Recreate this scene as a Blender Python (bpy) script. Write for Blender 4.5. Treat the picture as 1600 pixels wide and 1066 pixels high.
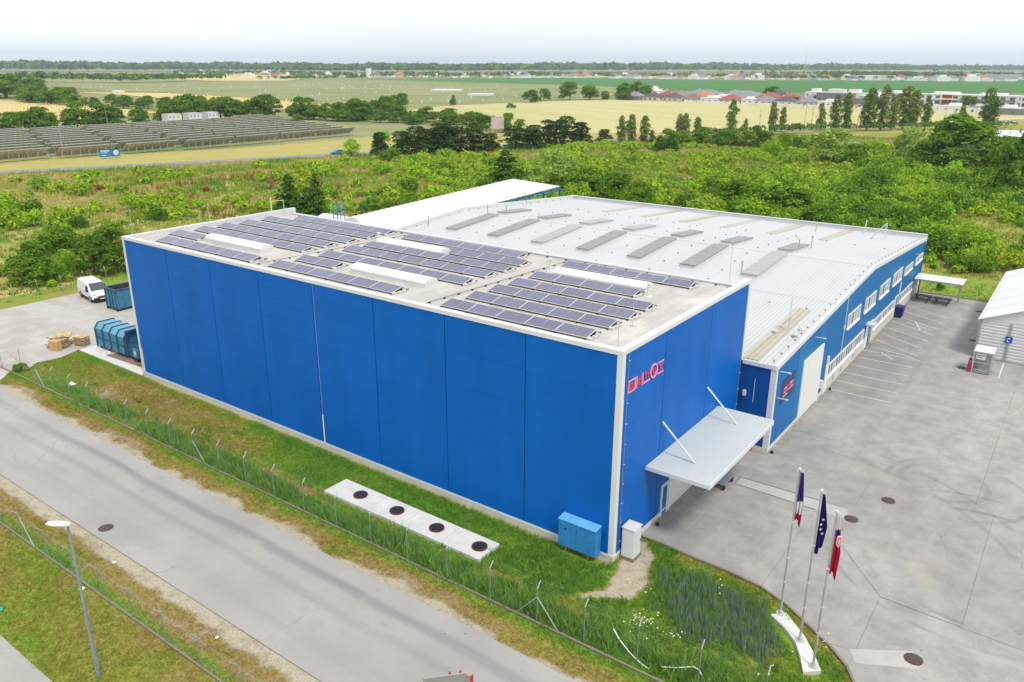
import bpy, math, random
import numpy as np
from mathutils import Matrix, Vector

rad = math.radians
scene = bpy.context.scene
for o in list(bpy.data.objects):
    bpy.data.objects.remove(o)
COL = scene.collection
RNG = random.Random(7)
NP = np.random.default_rng(11)

# ------------------------------------------------------------------ camera
YAW, PITCH, ROLL = -0.62984, 0.33436, 0.00349
cam_d = bpy.data.cameras.new('camera')
cam_d.sensor_width = 36.0
cam_d.sensor_fit = 'HORIZONTAL'
cam_d.lens = 1239.43 / 1600 * 36.0
cam_d.clip_start = 0.5
cam_d.clip_end = 60000
cam = bpy.data.objects.new('camera', cam_d)
COL.objects.link(cam)
_f = Vector((math.sin(YAW) * math.cos(PITCH), math.cos(YAW) * math.cos(PITCH), -math.sin(PITCH)))
_r = Vector((math.cos(YAW), -math.sin(YAW), 0.0))
_u = _r.cross(_f)
c_, s_ = math.cos(ROLL), math.sin(ROLL)
_r2, _u2 = _r * c_ + _u * s_, _u * c_ - _r * s_
M_ = Matrix((( _r2.x, _u2.x, -_f.x, 17.717), (_r2.y, _u2.y, -_f.y, -33.873), (_r2.z, _u2.z, -_f.z, 26.170), (0, 0, 0, 1)))
cam.matrix_world = M_
scene.camera = cam

# ------------------------------------------------------------------ sky and sun
SUN_EL, SUN_AZ = rad(58), rad(116)          # azimuth measured from +Y towards +X
world = bpy.data.worlds.new('World')
scene.world = world
world.use_nodes = True
wt = world.node_tree
for n in list(wt.nodes):
    wt.nodes.remove(n)
w_out = wt.nodes.new('ShaderNodeOutputWorld')
w_bg = wt.nodes.new('ShaderNodeBackground')
w_sky = wt.nodes.new('ShaderNodeTexSky')
w_sky.sky_type = 'NISHITA'
w_sky.sun_disc = False
w_sky.sun_elevation = SUN_EL
w_sky.sun_rotation = SUN_AZ
w_sky.air_density = 1.0
w_sky.dust_density = 3.0
w_tc = wt.nodes.new('ShaderNodeTexCoord')
w_map = wt.nodes.new('ShaderNodeMapping')
w_map.inputs['Scale'].default_value = (1.0, 1.0, 3.5)
w_noise = wt.nodes.new('ShaderNodeTexNoise')
w_noise.inputs['Scale'].default_value = 1.6
w_noise.inputs['Detail'].default_value = 6.0
w_ramp = wt.nodes.new('ShaderNodeMapRange')
w_ramp.inputs['From Min'].default_value = 0.25
w_ramp.inputs['From Max'].default_value = 0.65
w_ramp.inputs['To Min'].default_value = 0.72
w_ramp.inputs['To Max'].default_value = 0.98
w_mix = wt.nodes.new('ShaderNodeMix')
w_mix.data_type = 'RGBA'
CLOUD = 8.2
w_mix.inputs['B'].default_value = (0.955 * CLOUD, 0.985 * CLOUD, 1.0 * CLOUD, 1)
wl = wt.links.new
wl(w_tc.outputs['Generated'], w_map.inputs['Vector'])
wl(w_map.outputs['Vector'], w_noise.inputs['Vector'])
wl(w_noise.outputs['Fac'], w_ramp.inputs['Value'])
wl(w_ramp.outputs['Result'], w_mix.inputs['Factor'])
wl(w_sky.outputs['Color'], w_mix.inputs['A'])
wl(w_mix.outputs['Result'], w_bg.inputs['Color'])
w_bg.inputs['Strength'].default_value = 0.12
wl(w_bg.outputs['Background'], w_out.inputs['Surface'])

sun_d = bpy.data.lights.new('sun', 'SUN')
sun_d.energy = 2.0
sun_d.angle = rad(12)
sun_d.color = (1.0, 0.96, 0.9)
sun = bpy.data.objects.new('sun', sun_d)
COL.objects.link(sun)
sdir = Vector((math.sin(SUN_AZ) * math.cos(SUN_EL), math.cos(SUN_AZ) * math.cos(SUN_EL), math.sin(SUN_EL)))
sun.rotation_euler = sdir.to_track_quat('Z', 'Y').to_euler()
sun.location = (60, -60, 90)

scene.render.engine = 'CYCLES'
scene.view_settings.view_transform = 'Standard'
scene.view_settings.look = 'None'
scene.view_settings.exposure = 0.4
scene.view_settings.gamma = 1.0
scene.view_settings.use_curve_mapping = False
scene.cycles.max_bounces = 5
scene.cycles.diffuse_bounces = 2
scene.cycles.glossy_bounces = 2
scene.cycles.transparent_max_bounces = 8
scene.cycles.volume_bounces = 0
scene.cycles.caustics_reflective = False
scene.cycles.caustics_refractive = False

# ------------------------------------------------------------------ helpers
ORG = {}

def tag(o, label=None, cat=None, group=None, kind=None):
    if label: o['label'] = label
    if cat: o['category'] = cat
    if group: o['group'] = group
    if kind: o['kind'] = kind
    return o

def empty(name, loc=(0, 0, 0), label=None, cat=None, group=None, kind=None):
    o = bpy.data.objects.new(name, None)
    o.empty_display_size = 0.3
    COL.objects.link(o)
    o.location = loc
    ORG[o.name] = Vector(loc)
    return tag(o, label, cat, group, kind)

def link_mesh(name, me, parent=None, mat=None):
    o = bpy.data.objects.new(name, me)
    COL.objects.link(o)
    if mat is not None and not me.materials:
        me.materials.append(mat)
    if parent is not None:
        o.parent = parent
        ORG[o.name] = ORG.get(parent.name, Vector((0, 0, 0)))
    else:
        ORG[o.name] = Vector((0, 0, 0))
    return o

class MB:
    """collects polygons in world coordinates"""
    def __init__(self):
        self.v = []
        self.f = []
    def face(self, *pts):
        b = len(self.v)
        self.v += [tuple(p) for p in pts]
        self.f.append(tuple(range(b, b + len(pts))))
        return self
    def box(self, x0, x1, y0, y1, z0, z1):
        return self.hexa([(x0, y0, z0), (x1, y0, z0), (x1, y1, z0), (x0, y1, z0)],
                         [(x0, y0, z1), (x1, y0, z1), (x1, y1, z1), (x0, y1, z1)])
    def hexa(self, bot, top):
        b = len(self.v); n = len(bot)
        self.v += [tuple(p) for p in bot] + [tuple(p) for p in top]
        self.f.append(tuple(b + i for i in reversed(range(n))))
        self.f.append(tuple(b + n + i for i in range(n)))
        for i in range(n):
            j = (i + 1) % n
            self.f.append((b + i, b + j, b + n + j, b + n + i))
        return self
    def prism(self, poly, z0, z1):
        return self.hexa([(x, y, z0) for x, y in poly], [(x, y, z1) for x, y in poly])
    def rbox(self, c, size, rz=0.0, z0=None):
        """box centred on c (x,y) from z0 up, turned by rz"""
        sx, sy, sz = size
        cs, sn = math.cos(rz), math.sin(rz)
        poly = [(c[0] + cs * a * sx / 2 - sn * b * sy / 2, c[1] + sn * a * sx / 2 + cs * b * sy / 2) for a, b in ((-1, -1), (1, -1), (1, 1), (-1, 1))]
        zz = c[2] if z0 is None else z0
        return self.prism(poly, zz, zz + sz)
    def tube(self, p0, p1, r0, r1=None, n=6, caps=True):
        p0, p1 = Vector(p0), Vector(p1)
        r1 = r0 if r1 is None else r1
        d = (p1 - p0)
        if d.length < 1e-6: return self
        d.normalize()
        a = d.orthogonal().normalized(); c = d.cross(a)
        b = len(self.v)
        for p, r in ((p0, r0), (p1, r1)):
            for i in range(n):
                t = 2 * math.pi * i / n
                self.v.append(tuple(p + a * (math.cos(t) * r) + c * (math.sin(t) * r)))
        for i in range(n):
            j = (i + 1) % n
            self.f.append((b + i, b + j, b + n + j, b + n + i))
        if caps:
            self.f.append(tuple(b + i for i in reversed(range(n))))
            self.f.append(tuple(b + n + i for i in range(n)))
        return self
    def path(self, pts, r, n=6):
        for a, c in zip(pts[:-1], pts[1:]):
            self.tube(a, c, r, n=n)
        return self
    def disc(self, c, r, z0, z1, n=24, sx=1.0):
        return self.prism([(c[0] + r * sx * math.cos(2 * math.pi * i / n), c[1] + r * math.sin(2 * math.pi * i / n)) for i in range(n)], z0, z1)
    def mesh(self, name, org=(0, 0, 0), mat=None, smooth=False):
        me = bpy.data.meshes.new(name)
        ox, oy, oz = org
        me.from_pydata([(x - ox, y - oy, z - oz) for x, y, z in self.v], [], self.f)
        if mat: me.materials.append(mat)
        if smooth:
            me.polygons.foreach_set('use_smooth', [True] * len(me.polygons))
        me.update()
        return me
    def obj(self, name, mat, parent=None, label=None, cat=None, group=None, kind=None, smooth=False, bevel=0):
        if parent is not None:
            org = ORG.get(parent.name, Vector((0, 0, 0)))
            o = link_mesh(name, self.mesh(name, org, mat, smooth), parent)
        else:
            o = link_mesh(name, self.mesh(name, (0, 0, 0), mat, smooth))
        if bevel:
            m = o.modifiers.new('bevel', 'BEVEL'); m.width = bevel; m.segments = 2; m.limit_method = 'ANGLE'
        return tag(o, label, cat, group, kind)

def recentre(o, base):
    """give a one-mesh thing an origin at its base"""
    b = Vector(base)
    o.data.transform(Matrix.Translation(-b))
    o.location = b
    ORG[o.name] = b
    return o

def copy_tree(o, parent=None):
    c = o.copy()
    COL.objects.link(c)
    c.parent = parent
    for ch in o.children:
        copy_tree(ch, c)
    return c

def np_mesh(name, verts, quads=None, tris=None, attr=None, mat=None):
    """fast mesh from arrays; attr = per-vertex float 'tint'"""
    me = bpy.data.meshes.new(name)
    nv = len(verts)
    me.vertices.add(nv)
    me.vertices.foreach_set('co', np.asarray(verts, dtype=np.float32).ravel())
    idx, starts, tot = [], [], 0
    if quads is not None and len(quads):
        idx.append(np.asarray(quads, dtype=np.int32).ravel()); starts.append(np.arange(len(quads), dtype=np.int32) * 4 + tot); tot += 4 * len(quads)
    if tris is not None and len(tris):
        idx.append(np.asarray(tris, dtype=np.int32).ravel()); starts.append(np.arange(len(tris), dtype=np.int32) * 3 + tot); tot += 3 * len(tris)
    idx = np.concatenate(idx); starts = np.concatenate(starts)
    me.loops.add(len(idx)); me.loops.foreach_set('vertex_index', idx)
    me.polygons.add(len(starts)); me.polygons.foreach_set('loop_start', starts)
    me.update(calc_edges=True)
    if attr is not None:
        a = me.attributes.new('tint', 'FLOAT', 'POINT')
        a.data.foreach_set('value', np.asarray(attr, dtype=np.float32))
    if mat: me.materials.append(mat)
    return me

# value noise in numpy, for placing growth
_tab = np.random.default_rng(3).random((256, 256))
def vnoise(x, y, s=1.0, seed=0):
    x = np.asarray(x, float) / s + seed * 17.3 + 1000; y = np.asarray(y, float) / s + seed * 5.7 + 1000
    xi, yi = np.floor(x).astype(int), np.floor(y).astype(int)
    fx, fy = x - xi, y - yi
    fx, fy = fx * fx * (3 - 2 * fx), fy * fy * (3 - 2 * fy)
    g = lambda a, b: _tab[a % 256, b % 256]
    return (g(xi, yi) * (1 - fx) + g(xi + 1, yi) * fx) * (1 - fy) + (g(xi, yi + 1) * (1 - fx) + g(xi + 1, yi + 1) * fx) * fy
def fnoise(x, y, s=1.0, seed=0):
    return (vnoise(x, y, s, seed) + .5 * vnoise(x, y, s / 2.1, seed + 1) + .25 * vnoise(x, y, s / 4.3, seed + 2)) / 1.75
def sstep(a, b, x):
    t = np.clip((np.asarray(x, float) - a) / (b - a), 0, 1); return t * t * (3 - 2 * t)

# ------------------------------------------------------------------ materials
class NT:
    def __init__(self, name):
        self.m = bpy.data.materials.new(name)
        self.m.use_nodes = True
        self.t = self.m.node_tree
        self.t.nodes.clear()
        self.out = self.t.nodes.new('ShaderNodeOutputMaterial')
    def n(self, typ, props=None, **ins):
        nd = self.t.nodes.new('ShaderNode' + typ)
        for k, v in (props or {}).items(): setattr(nd, k, v)
        for k, v in ins.items():
            key = k.replace('_', ' ') if not k.startswith('i') or not k[1:].isdigit() else int(k[1:])
            self.set(nd.inputs[key], v)
        return nd
    def set(self, sock, v):
        if hasattr(v, 'is_output'): self.t.links.new(v, sock)
        elif isinstance(v, (tuple, list)) and len(v) == 3 and sock.type == 'RGBA': sock.default_value = (*v, 1)
        else: sock.default_value = v
    def math(self, op, a, b=0.0, c=None, clamp=False):
        nd = self.t.nodes.new('ShaderNodeMath'); nd.operation = op; nd.use_clamp = clamp
        self.set(nd.inputs[0], a); self.set(nd.inputs[1], b)
        if c is not None: self.set(nd.inputs[2], c)
        return nd.outputs[0]
    def mix(self, fac, a, b, blend='MIX'):
        nd = self.t.nodes.new('ShaderNodeMix'); nd.data_type = 'RGBA'; nd.blend_type = blend; nd.clamp_factor = True
        self.set(nd.inputs['Factor'], fac); self.set(nd.inputs['A'], a); self.set(nd.inputs['B'], b)
        return nd.outputs['Result']
    def noise(self, vec, scale, detail=3.0, rough=.55):
        return self.n('TexNoise', Vector=vec, Scale=scale, Detail=detail, Roughness=rough).outputs['Fac']
    def rng(self, v, a, b, c, d, smooth=False):
        nd = self.t.nodes.new('ShaderNodeMapRange')
        if smooth: nd.interpolation_type = 'SMOOTHSTEP'
        for i, x in enumerate((v, a, b, c, d)): self.set(nd.inputs[i], x)
        return nd.outputs[0]
    def pos(self):
        return self.n('NewGeometry').outputs['Position']
    def objc(self):
        return self.n('TexCoord').outputs['Object']
    def sep(self, v):
        return self.n('SeparateXYZ', Vector=v).outputs
    def ramp(self, fac, stops):
        nd = self.t.nodes.new('ShaderNodeValToRGB')
        cr = nd.color_ramp
        while len(cr.elements) < len(stops): cr.elements.new(0.5)
        for e, (p, c) in zip(cr.elements, stops): e.position = p; e.color = (*c, 1)
        self.set(nd.inputs[0], fac)
        return nd.outputs[0]
    def surf(self, s):
        self.t.links.new(s, self.out.inputs['Surface']); return self.m
    def principled(self, col, rough=.6, metal=0.0, bump=None, bstr=.3, bdist=.02, spec=.5, **kw):
        p = self.t.nodes.new('ShaderNodeBsdfPrincipled')
        self.set(p.inputs['Base Color'], col); self.set(p.inputs['Roughness'], rough); self.set(p.inputs['Metallic'], metal)
        self.set(p.inputs['Specular IOR Level'], spec)
        for k, v in kw.items(): self.set(p.inputs[k], v)
        if bump is not None:
            b = self.n('Bump', Strength=bstr, Distance=bdist, Height=bump)
            self.t.links.new(b.outputs[0], p.inputs['Normal'])
        return self.surf(p.outputs[0])

def paint(name, col, rough=.5, metal=0.0, var=.12, scale=.7, dirt=None, dscale=2.5, damt=.25, spec=.4, bump=0.0):
    """painted, cast or plastic surface: colour with soft unevenness and patches of dirt"""
    t = NT(name); P = t.pos()
    n1 = t.noise(P, scale, 4)
    lo = tuple(c * (1 - var) for c in col); hi = tuple(min(1, c * (1 + var)) for c in col)
    c = t.mix(t.rng(n1, .3, .7, 0, 1), lo, hi)
    if dirt:
        n2 = t.noise(P, dscale, 6, .65)
        c = t.mix(t.rng(n2, .48, .75, 0, damt), c, dirt)
    r = t.rng(t.noise(P, scale * 3, 2), .3, .7, max(.05, rough - .08), min(1, rough + .08))
    kw = {}
    if bump:
        return t.principled(c, r, metal, bump=t.noise(P, 30, 3), bstr=bump, bdist=.01, spec=spec)
    return t.principled(c, r, metal, spec=spec)

def streaked(name, col, dirt, axis='Z', rough=.45, spec=.4, amt=.25, fx=1.2, metal=0.0, ribs=None):
    """sheet metal with faint run-off streaks along an axis"""
    t = NT(name); P = t.pos()
    sc = {'Z': (fx, fx, .06), 'Y': (fx, .05, fx), 'X': (.05, fx, fx)}[axis]
    v = t.n('Mapping', Vector=P, Scale=sc).outputs[0]
    n1 = t.noise(v, 1.0, 6, .6)
    n2 = t.noise(P, .25, 3)
    f = t.math('MULTIPLY', t.rng(n1, .42, .75, 0, 1), t.rng(n2, .3, .7, .4, 1.0))
    c = t.mix(t.math('MULTIPLY', f, amt), col, dirt)
    c = t.mix(t.rng(t.noise(P, .12, 2), .35, .65, 0, .12), c, tuple(x * .7 for x in col))
    return t.principled(c, rough, metal, spec=spec)

def wallblue(name, col, ribs=6.0, rough=.42):
    t = NT(name); P = t.pos()
    s = t.sep(P)
    n = t.noise(t.n('Mapping', Vector=P, Scale=(.5, .5, .08)).outputs[0], 1.0, 5)
    c = t.mix(t.rng(n, .3, .7, 0, 1), tuple(x * .9 for x in col), tuple(x * 1.08 for x in col))
    dn = t.noise(t.n('Mapping', Vector=P, Scale=(1.6, 1.6, .12)).outputs[0], 1.0, 6, .65)
    c = t.mix(t.rng(dn, .55, .8, 0, .14), c, (.02, .12, .30))
    oi = t.n('ObjectInfo').outputs['Random']
    c = t.mix(t.rng(oi, 0, 1, 0, .14), c, tuple(x * .72 for x in col))
    w = t.math('SINE', t.math('MULTIPLY', s[2], 2 * math.pi * ribs))
    c = t.mix(t.rng(w, -1, 1, 0, .13), c, tuple(x * .6 for x in col))  # rib relief shading mixed into the colour as darker bands
    c = t.mix(t.rng(t.noise(P, .35, 4, .6), .35, .7, 0, .22), c, tuple(x * 1.35 for x in col))
    h = t.math('ADD', w, t.math('MULTIPLY', t.noise(P, 1.3, 3), 3.0))
    return t.principled(c, rough, bump=h, bstr=.5, bdist=.008, spec=.13)

def foliage(name, stops, trans=.3, vscale=.9, vamt=.52):
    """leaves: hue differs from plant to plant, lightness from clump to clump"""
    t = NT(name); P = t.pos()
    rnd = t.math('FRACT', t.math('ADD', t.n('ObjectInfo').outputs['Random'], t.n('Attribute', {'attribute_name': 'tint'}).outputs['Fac']))
    c = t.ramp(rnd, stops)
    n1 = t.noise(P, vscale, 4, .7)
    v = t.rng(n1, .3, .70, 1.12 - vamt, 1.12 + vamt)
    c = t.n('HueSaturation', Value=v, Color=c).outputs[0]
    d = t.n('BsdfDiffuse', Color=c); 
    tr = t.n('BsdfTranslucent', Color=t.mix(.5, c, tuple(x * 1.15 for x in stops[len(stops) // 2][1])))
    mx = t.n('MixShader', i0=trans); t.t.links.new(d.outputs[0], mx.inputs[1]); t.t.links.new(tr.outputs[0], mx.inputs[2])
    return t.surf(mx.outputs[0])

# ---- material library
M = {}
M['blue_a'] = wallblue('blue_cladding_deep', (.0006, .112, .455))
M['blue_b'] = wallblue('blue_cladding_greenish', (.002, .135, .38), 6.0, .42)  # greener, less saturated blue than the warehouse cladding
M['blue_b_light'] = wallblue('blue_cladding_pale', (.004, .165, .41), 9.0, .42)
M['white_trim'] = streaked('white_trim', (.66, .67, .67), (.45, .44, .40), 'Z', .4)
M['white_roof'] = streaked('white_roof_sheet', (.47, .48, .485), (.40, .395, .38), 'Y', .42, amt=.45, fx=1.0)
M['white_flat'] = paint('white_paint', (.60, .61, .61), .45, var=.04, dirt=(.5, .48, .44), damt=.25)
M['canopy_sheet'] = streaked('canopy_sheet', (.47, .51, .505), (.45, .46, .43), 'X', .4, amt=.3)
M['grey_metal'] = paint('grey_metal', (.42, .43, .44), .42, .6, var=.1, dirt=(.2, .19, .17), damt=.3)
M['galv'] = paint('galvanised_steel', (.50, .51, .52), .45, .55, var=.12)
M['parapet_grey'] = paint('parapet_flashing', (.55, .57, .60), .5, .1, var=.06, dirt=(.3, .3, .3))
M['dark_metal'] = paint('dark_metal', (.03, .03, .035), .5, .2, var=.2)
M['roof_block'] = paint('roof_block', (.13, .13, .13), .7, var=.2)
M['black_rubber'] = paint('black_rubber', (.018, .018, .02), .75, var=.2)
M['plinth'] = paint('render_plinth', (.60, .58, .54), .85, var=.08, dirt=(.30, .27, .2), damt=.4, bump=.15)
M['concrete_trim'] = paint('concrete_kerb', (.19, .165, .12), .9, var=.15, scale=2, dirt=(.2, .18, .12), damt=.5, bump=.3)
M['slab_white'] = paint('pale_concrete', (.56, .55, .525), .85, var=.07, scale=.8, dirt=(.38, .35, .28), damt=.4, bump=.2)
M['strip_concrete'] = paint('strip_concrete', (.39, .38, .355), .85, var=.08, scale=.8, dirt=(.33, .32, .29), damt=.5)
M['joint_dark'] = paint('joint', (.004, .03, .14), .6, var=.1)
M['iron'] = paint('cast_iron', (.10, .075, .06), .6, .4, var=.25, scale=8, bump=.5)
M['iron_rim'] = paint('iron_rim', (.09, .03, .03), .6, .2, var=.25, scale=8)
M['glass'] = paint('window_glass', (.10, .12, .14), .08, .0, var=.3, scale=.6, spec=.7)
M['glass_pale'] = paint('window_blind', (.36, .38, .39), .25, .0, var=.3, scale=.9, spec=.6)
M['frame_white'] = paint('window_frame_white', (.80, .80, .79), .4, var=.03)
M['door_white'] = streaked('door_white', (.74, .73, .70), (.5, .48, .42), 'Z', .45, amt=.2)
M['box_blue'] = paint('blue_cabinet_paint', (.03, .22, .50), .45, var=.12, scale=1.2, dirt=(.01, .09, .30), dscale=1.4, damt=.75)
M['box_blue_top'] = paint('blue_cabinet_lid', (.11, .36, .62), .45, var=.08, scale=1.2, dirt=(.05, .2, .4), damt=.4)
M['cabinet_white'] = paint('white_cabinet', (.62, .65, .66), .4, var=.03, scale=2)
M['teal'] = paint('teal_container_paint', (.04, .20, .32), .5, var=.12, scale=1.2, dirt=(.06, .05, .05), damt=.4)
M['teal_top'] = paint('teal_container_lit_top', (.10, .30, .42), .5, var=.10, scale=1.0, dirt=(.2, .28, .3), damt=.3)  # lighter teal, the light on the compactor top put into its colour
M['teal_dark'] = paint('teal_container_ribs', (.018, .075, .14), .5, var=.15, dirt=(.05, .04, .03), damt=.3)
M['rust_inside'] = paint('rusty_inside', (.05, .035, .03), .9, var=.4, scale=2, dirt=(.09, .04, .02), damt=.6)
M['rust_floor'] = paint('rust_stained_concrete', (.22, .13, .09), .9, var=.25, scale=1.5, dirt=(.3, .27, .23), damt=.6)
M['red_letter'] = paint('red_letter', (.68, .05, .12), .4, var=.05)
M['pink_edge'] = paint('pink_letter_edge', (.78, .30, .42), .4, var=.05)
M['navy_panel'] = paint('navy_sign_panel', (.012, .03, .11), .4, var=.08)
M['wood_pale'] = paint('pale_pallet_wood', (.60, .46, .27), .85, var=.25, scale=4, dirt=(.28, .2, .12), damt=.5, bump=.3)
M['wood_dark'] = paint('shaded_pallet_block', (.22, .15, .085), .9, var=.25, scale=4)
M['cardboard'] = paint('cardboard', (.48, .30, .14), .85, var=.1, scale=2)
M['van_white'] = paint('van_white', (.70, .71, .72), .25, var=.02, spec=.6)
M['car_glass'] = paint('car_glass', (.05, .06, .07), .08, var=.2, spec=.8)
M['lamp_grey'] = paint('lamp_post_grey', (.26, .31, .33), .5, .4, var=.1, scale=2)
M['picnic'] = paint('dark_recycled_plastic', (.035, .033, .035), .6, var=.2, scale=3)
M['bin_blue'] = paint('blue_bin', (.01, .015, .16), .5, var=.1)
M['red_paint'] = paint('red_paint', (.55, .09, .07), .5, var=.12, scale=4)
M['gas_red'] = paint('gas_bottle_red', (.38, .02, .05), .4, var=.1)
M['gas_black'] = paint('gas_bottle_black', (.02, .02, .02), .4, var=.1)
M['blue_steel'] = paint('blue_steel', (.015, .14, .36), .5, .1, var=.1)
M['roof_white_bright'] = streaked('bright_white_roof', (.64, .65, .65), (.6, .6, .58), 'Y', .4, amt=.12)
M['barrel'] = paint('opal_skylight', (.64, .66, .66), .35, var=.04, dirt=(.5, .48, .42), damt=.3, spec=.5)
M['sky_cover'] = paint('grey_skylight_cover', (.225, .23, .235), .4, .1, var=.12, scale=1.2, dirt=(.2, .19, .17), damt=.4)
M['strip'] = streaked('weathered_polycarbonate', (.42, .39, .32), (.23, .20, .14), 'Y', .4, amt=.7, fx=2.0)
M['deflector'] = paint('wind_deflector', (.40, .45, .45), .4, .2, var=.1)
M['pv_frame'] = paint('panel_frame', (.62, .63, .64), .4, .4, var=.04)
M['ballast'] = paint('ballast_block', (.50, .49, .46), .9, var=.2, scale=5)
M['yellow_paint'] = paint('pale_yellow_paint', (.62, .58, .30), .5, var=.08)
M['tarp_green'] = paint('green_tarpaulin', (.03, .32, .24), .6, var=.15)
M['bark'] = paint('bark', (.11, .08, .055), .95, var=.3, scale=5, bump=.5)
M['bark_pale'] = paint('pale_bark', (.28, .25, .21), .95, var=.3, scale=5, bump=.4)
M['flower_white'] = paint('white_flowers', (.72, .72, .48), .8, var=.1)
M['hose'] = paint('white_conduit', (.70, .68, .66), .5, var=.1)
M['litter'] = paint('white_litter', (.75, .76, .76), .6, var=.05)

def m_pv():
    t = NT('solar_cells'); P = t.objc(); s = t.sep(P)
    def cell(a, n, wd):
        fr = t.math('FRACT', t.math('MULTIPLY', a, n))
        return t.math('LESS_THAN', t.math('ABSOLUTE', t.math('SUBTRACT', fr, .5)), .5 - wd)
    g = t.math('MULTIPLY', cell(s[0], 5.85, .035), cell(s[1], 5.85, .035))
    rnd = t.n('ObjectInfo').outputs['Random']
    c = t.mix(rnd, (.060, .063, .125), (.085, .088, .160))  # cells lightened so their colour carries the sky reflection
    c = t.mix(g, (.34, .35, .40), c)
    return t.principled(c, .16, spec=.55)
M['pv'] = m_pv()

def m_flatroof():
    t = NT('roof_membrane'); P = t.pos()
    v = t.n('Mapping', Vector=P, Scale=(.9, .12, 1)).outputs[0]
    a = t.noise(v, 1.0, 6, .6); b = t.noise(P, .35, 5, .6); c_ = t.noise(P, 6, 4)
    c = t.mix(t.rng(a, .35, .7, 0, 1), (.47, .45, .415), (.35, .335, .305))
    c = t.mix(t.rng(b, .5, .72, 0, .75), c, (.60, .57, .52))
    c = t.mix(t.rng(c_, .5, .8, 0, .4), c, (.27, .245, .21))
    lap = t.math('GREATER_THAN', t.math('FRACT', t.math('MULTIPLY', t.sep(P)[0], .5)), .985)
    c = t.mix(t.math('MULTIPLY', lap, .35), c, (.2, .18, .15))
    return t.principled(c, .85, bump=c_, bstr=.2, bdist=.01)
M['membrane'] = m_flatroof()

def grit(t, P, c):
    # oil drips, dark specks and hairline cracks
    sp = t.n('TexVoronoi', Vector=P, Scale=1.1)
    c = t.mix(t.math('MULTIPLY', t.rng(sp.outputs['Distance'], .03, .075, 1, 0), t.rng(t.noise(P, .35, 2), .45, .6, 0, .75)), c, (.07, .068, .065))
    v = t.n('VectorMath', {'operation': 'ADD'}, i0=P, i1=t.n('TexNoise', Vector=P, Scale=.7, Detail=4.0).outputs['Color']).outputs[0]
    cr = t.n('TexVoronoi', {'feature': 'DISTANCE_TO_EDGE'}, Vector=v, Scale=.16)
    c = t.mix(t.math('MULTIPLY', t.rng(cr.outputs['Distance'], .002, .006, 1, 0), t.rng(t.noise(P, .12, 2), .5, .6, 0, .28)), c, (.10, .098, .09))
    g = t.noise(P, 24, 3, .8)
    return t.n('HueSaturation', Value=t.rng(g, .25, .75, .86, 1.14), Color=c).outputs[0]

def m_yard():
    t = NT('yard_concrete'); P = t.pos(); s = t.sep(P)
    a = t.noise(P, .09, 6, .6); b = t.noise(P, .6, 6, .7)
    v = t.n('Mapping', Vector=P, Rotation=(0, 0, .5), Scale=(.35, .06, 1)).outputs[0]
    d = t.noise(v, 1.0, 6, .7); e = t.noise(P, 9, 3, .7)
    c = t.mix(t.rng(a, .32, .68, 0, 1), (.262, .255, .235), (.372, .362, .335))
    c = t.mix(t.rng(b, .40, .72, 0, .8), c, (.195, .190, .178))
    c = t.mix(t.rng(d, .5, .75, 0, .5), c, (.42, .41, .38))
    c = t.mix(t.rng(e, .5, .8, 0, .25), c, (.17, .166, .158))
    # parked-on bays beside the wall are darker with oil and tyre dust
    bay = t.math('MULTIPLY', t.rng(s[0], 5.5, 8.2, 1, 0, True), t.rng(s[1], 28, 34, 0, 1, True))
    bay = t.math('MULTIPLY', bay, t.rng(t.noise(P, .45, 5), .25, .62, .25, 1))
    c = t.mix(t.math('MULTIPLY', bay, .55), c, (.185, .182, .172))
    drt = t.math('MULTIPLY', t.rng(s[0], 2.4, 3.4, 1, 0, True), t.math('MULTIPLY', t.rng(s[1], 17.5, 18.5, 0, 1), t.rng(t.noise(P, 1.1, 5), .35, .65, 0, 1)))
    c = t.mix(t.math('MULTIPLY', drt, .75), c, (.17, .145, .10))
    # tyre arcs
    for cx, cy, r, w, k, x0 in ((16.8, 12.0, 6.2, .22, .42, 0), (16.6, 12.2, 8.1, .2, .32, 0), (14.2, 20.6, 4.2, .25, .34, 0), (13.4, 21.0, 2.6, .3, .3, 0), (5.0, 6.0, 15.2, .22, .3, 0), (4.6, 6.2, 17.0, .22, .26, 0)):
        vv = t.n('VectorMath', {'operation': 'SUBTRACT'}, i0=P, i1=(cx, cy, 0)).outputs[0]
        ss = t.sep(vv)
        dist = t.math('SQRT', t.math('ADD', t.math('MULTIPLY', ss[0], ss[0]), t.math('MULTIPLY', ss[1], ss[1])))
        band = t.rng(t.math('ABSOLUTE', t.math('SUBTRACT', dist, r)), w * .3, w, 1, 0, True)
        msk = t.rng(t.noise(P, .22, 2), .45, .6, 0, 1, True)
        c = t.mix(t.math('MULTIPLY', t.math('MULTIPLY', band, msk), k), c, (.13, .13, .128))
    br = t.rng(t.noise(P, .16, 4), .60, .72, 0, .5)
    c = t.mix(br, c, (.40, .35, .26))
    c = grit(t, P, c)
    return t.principled(c, .85, bump=e, bstr=.15, bdist=.01, spec=.3)
M['yard'] = m_yard()

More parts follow.
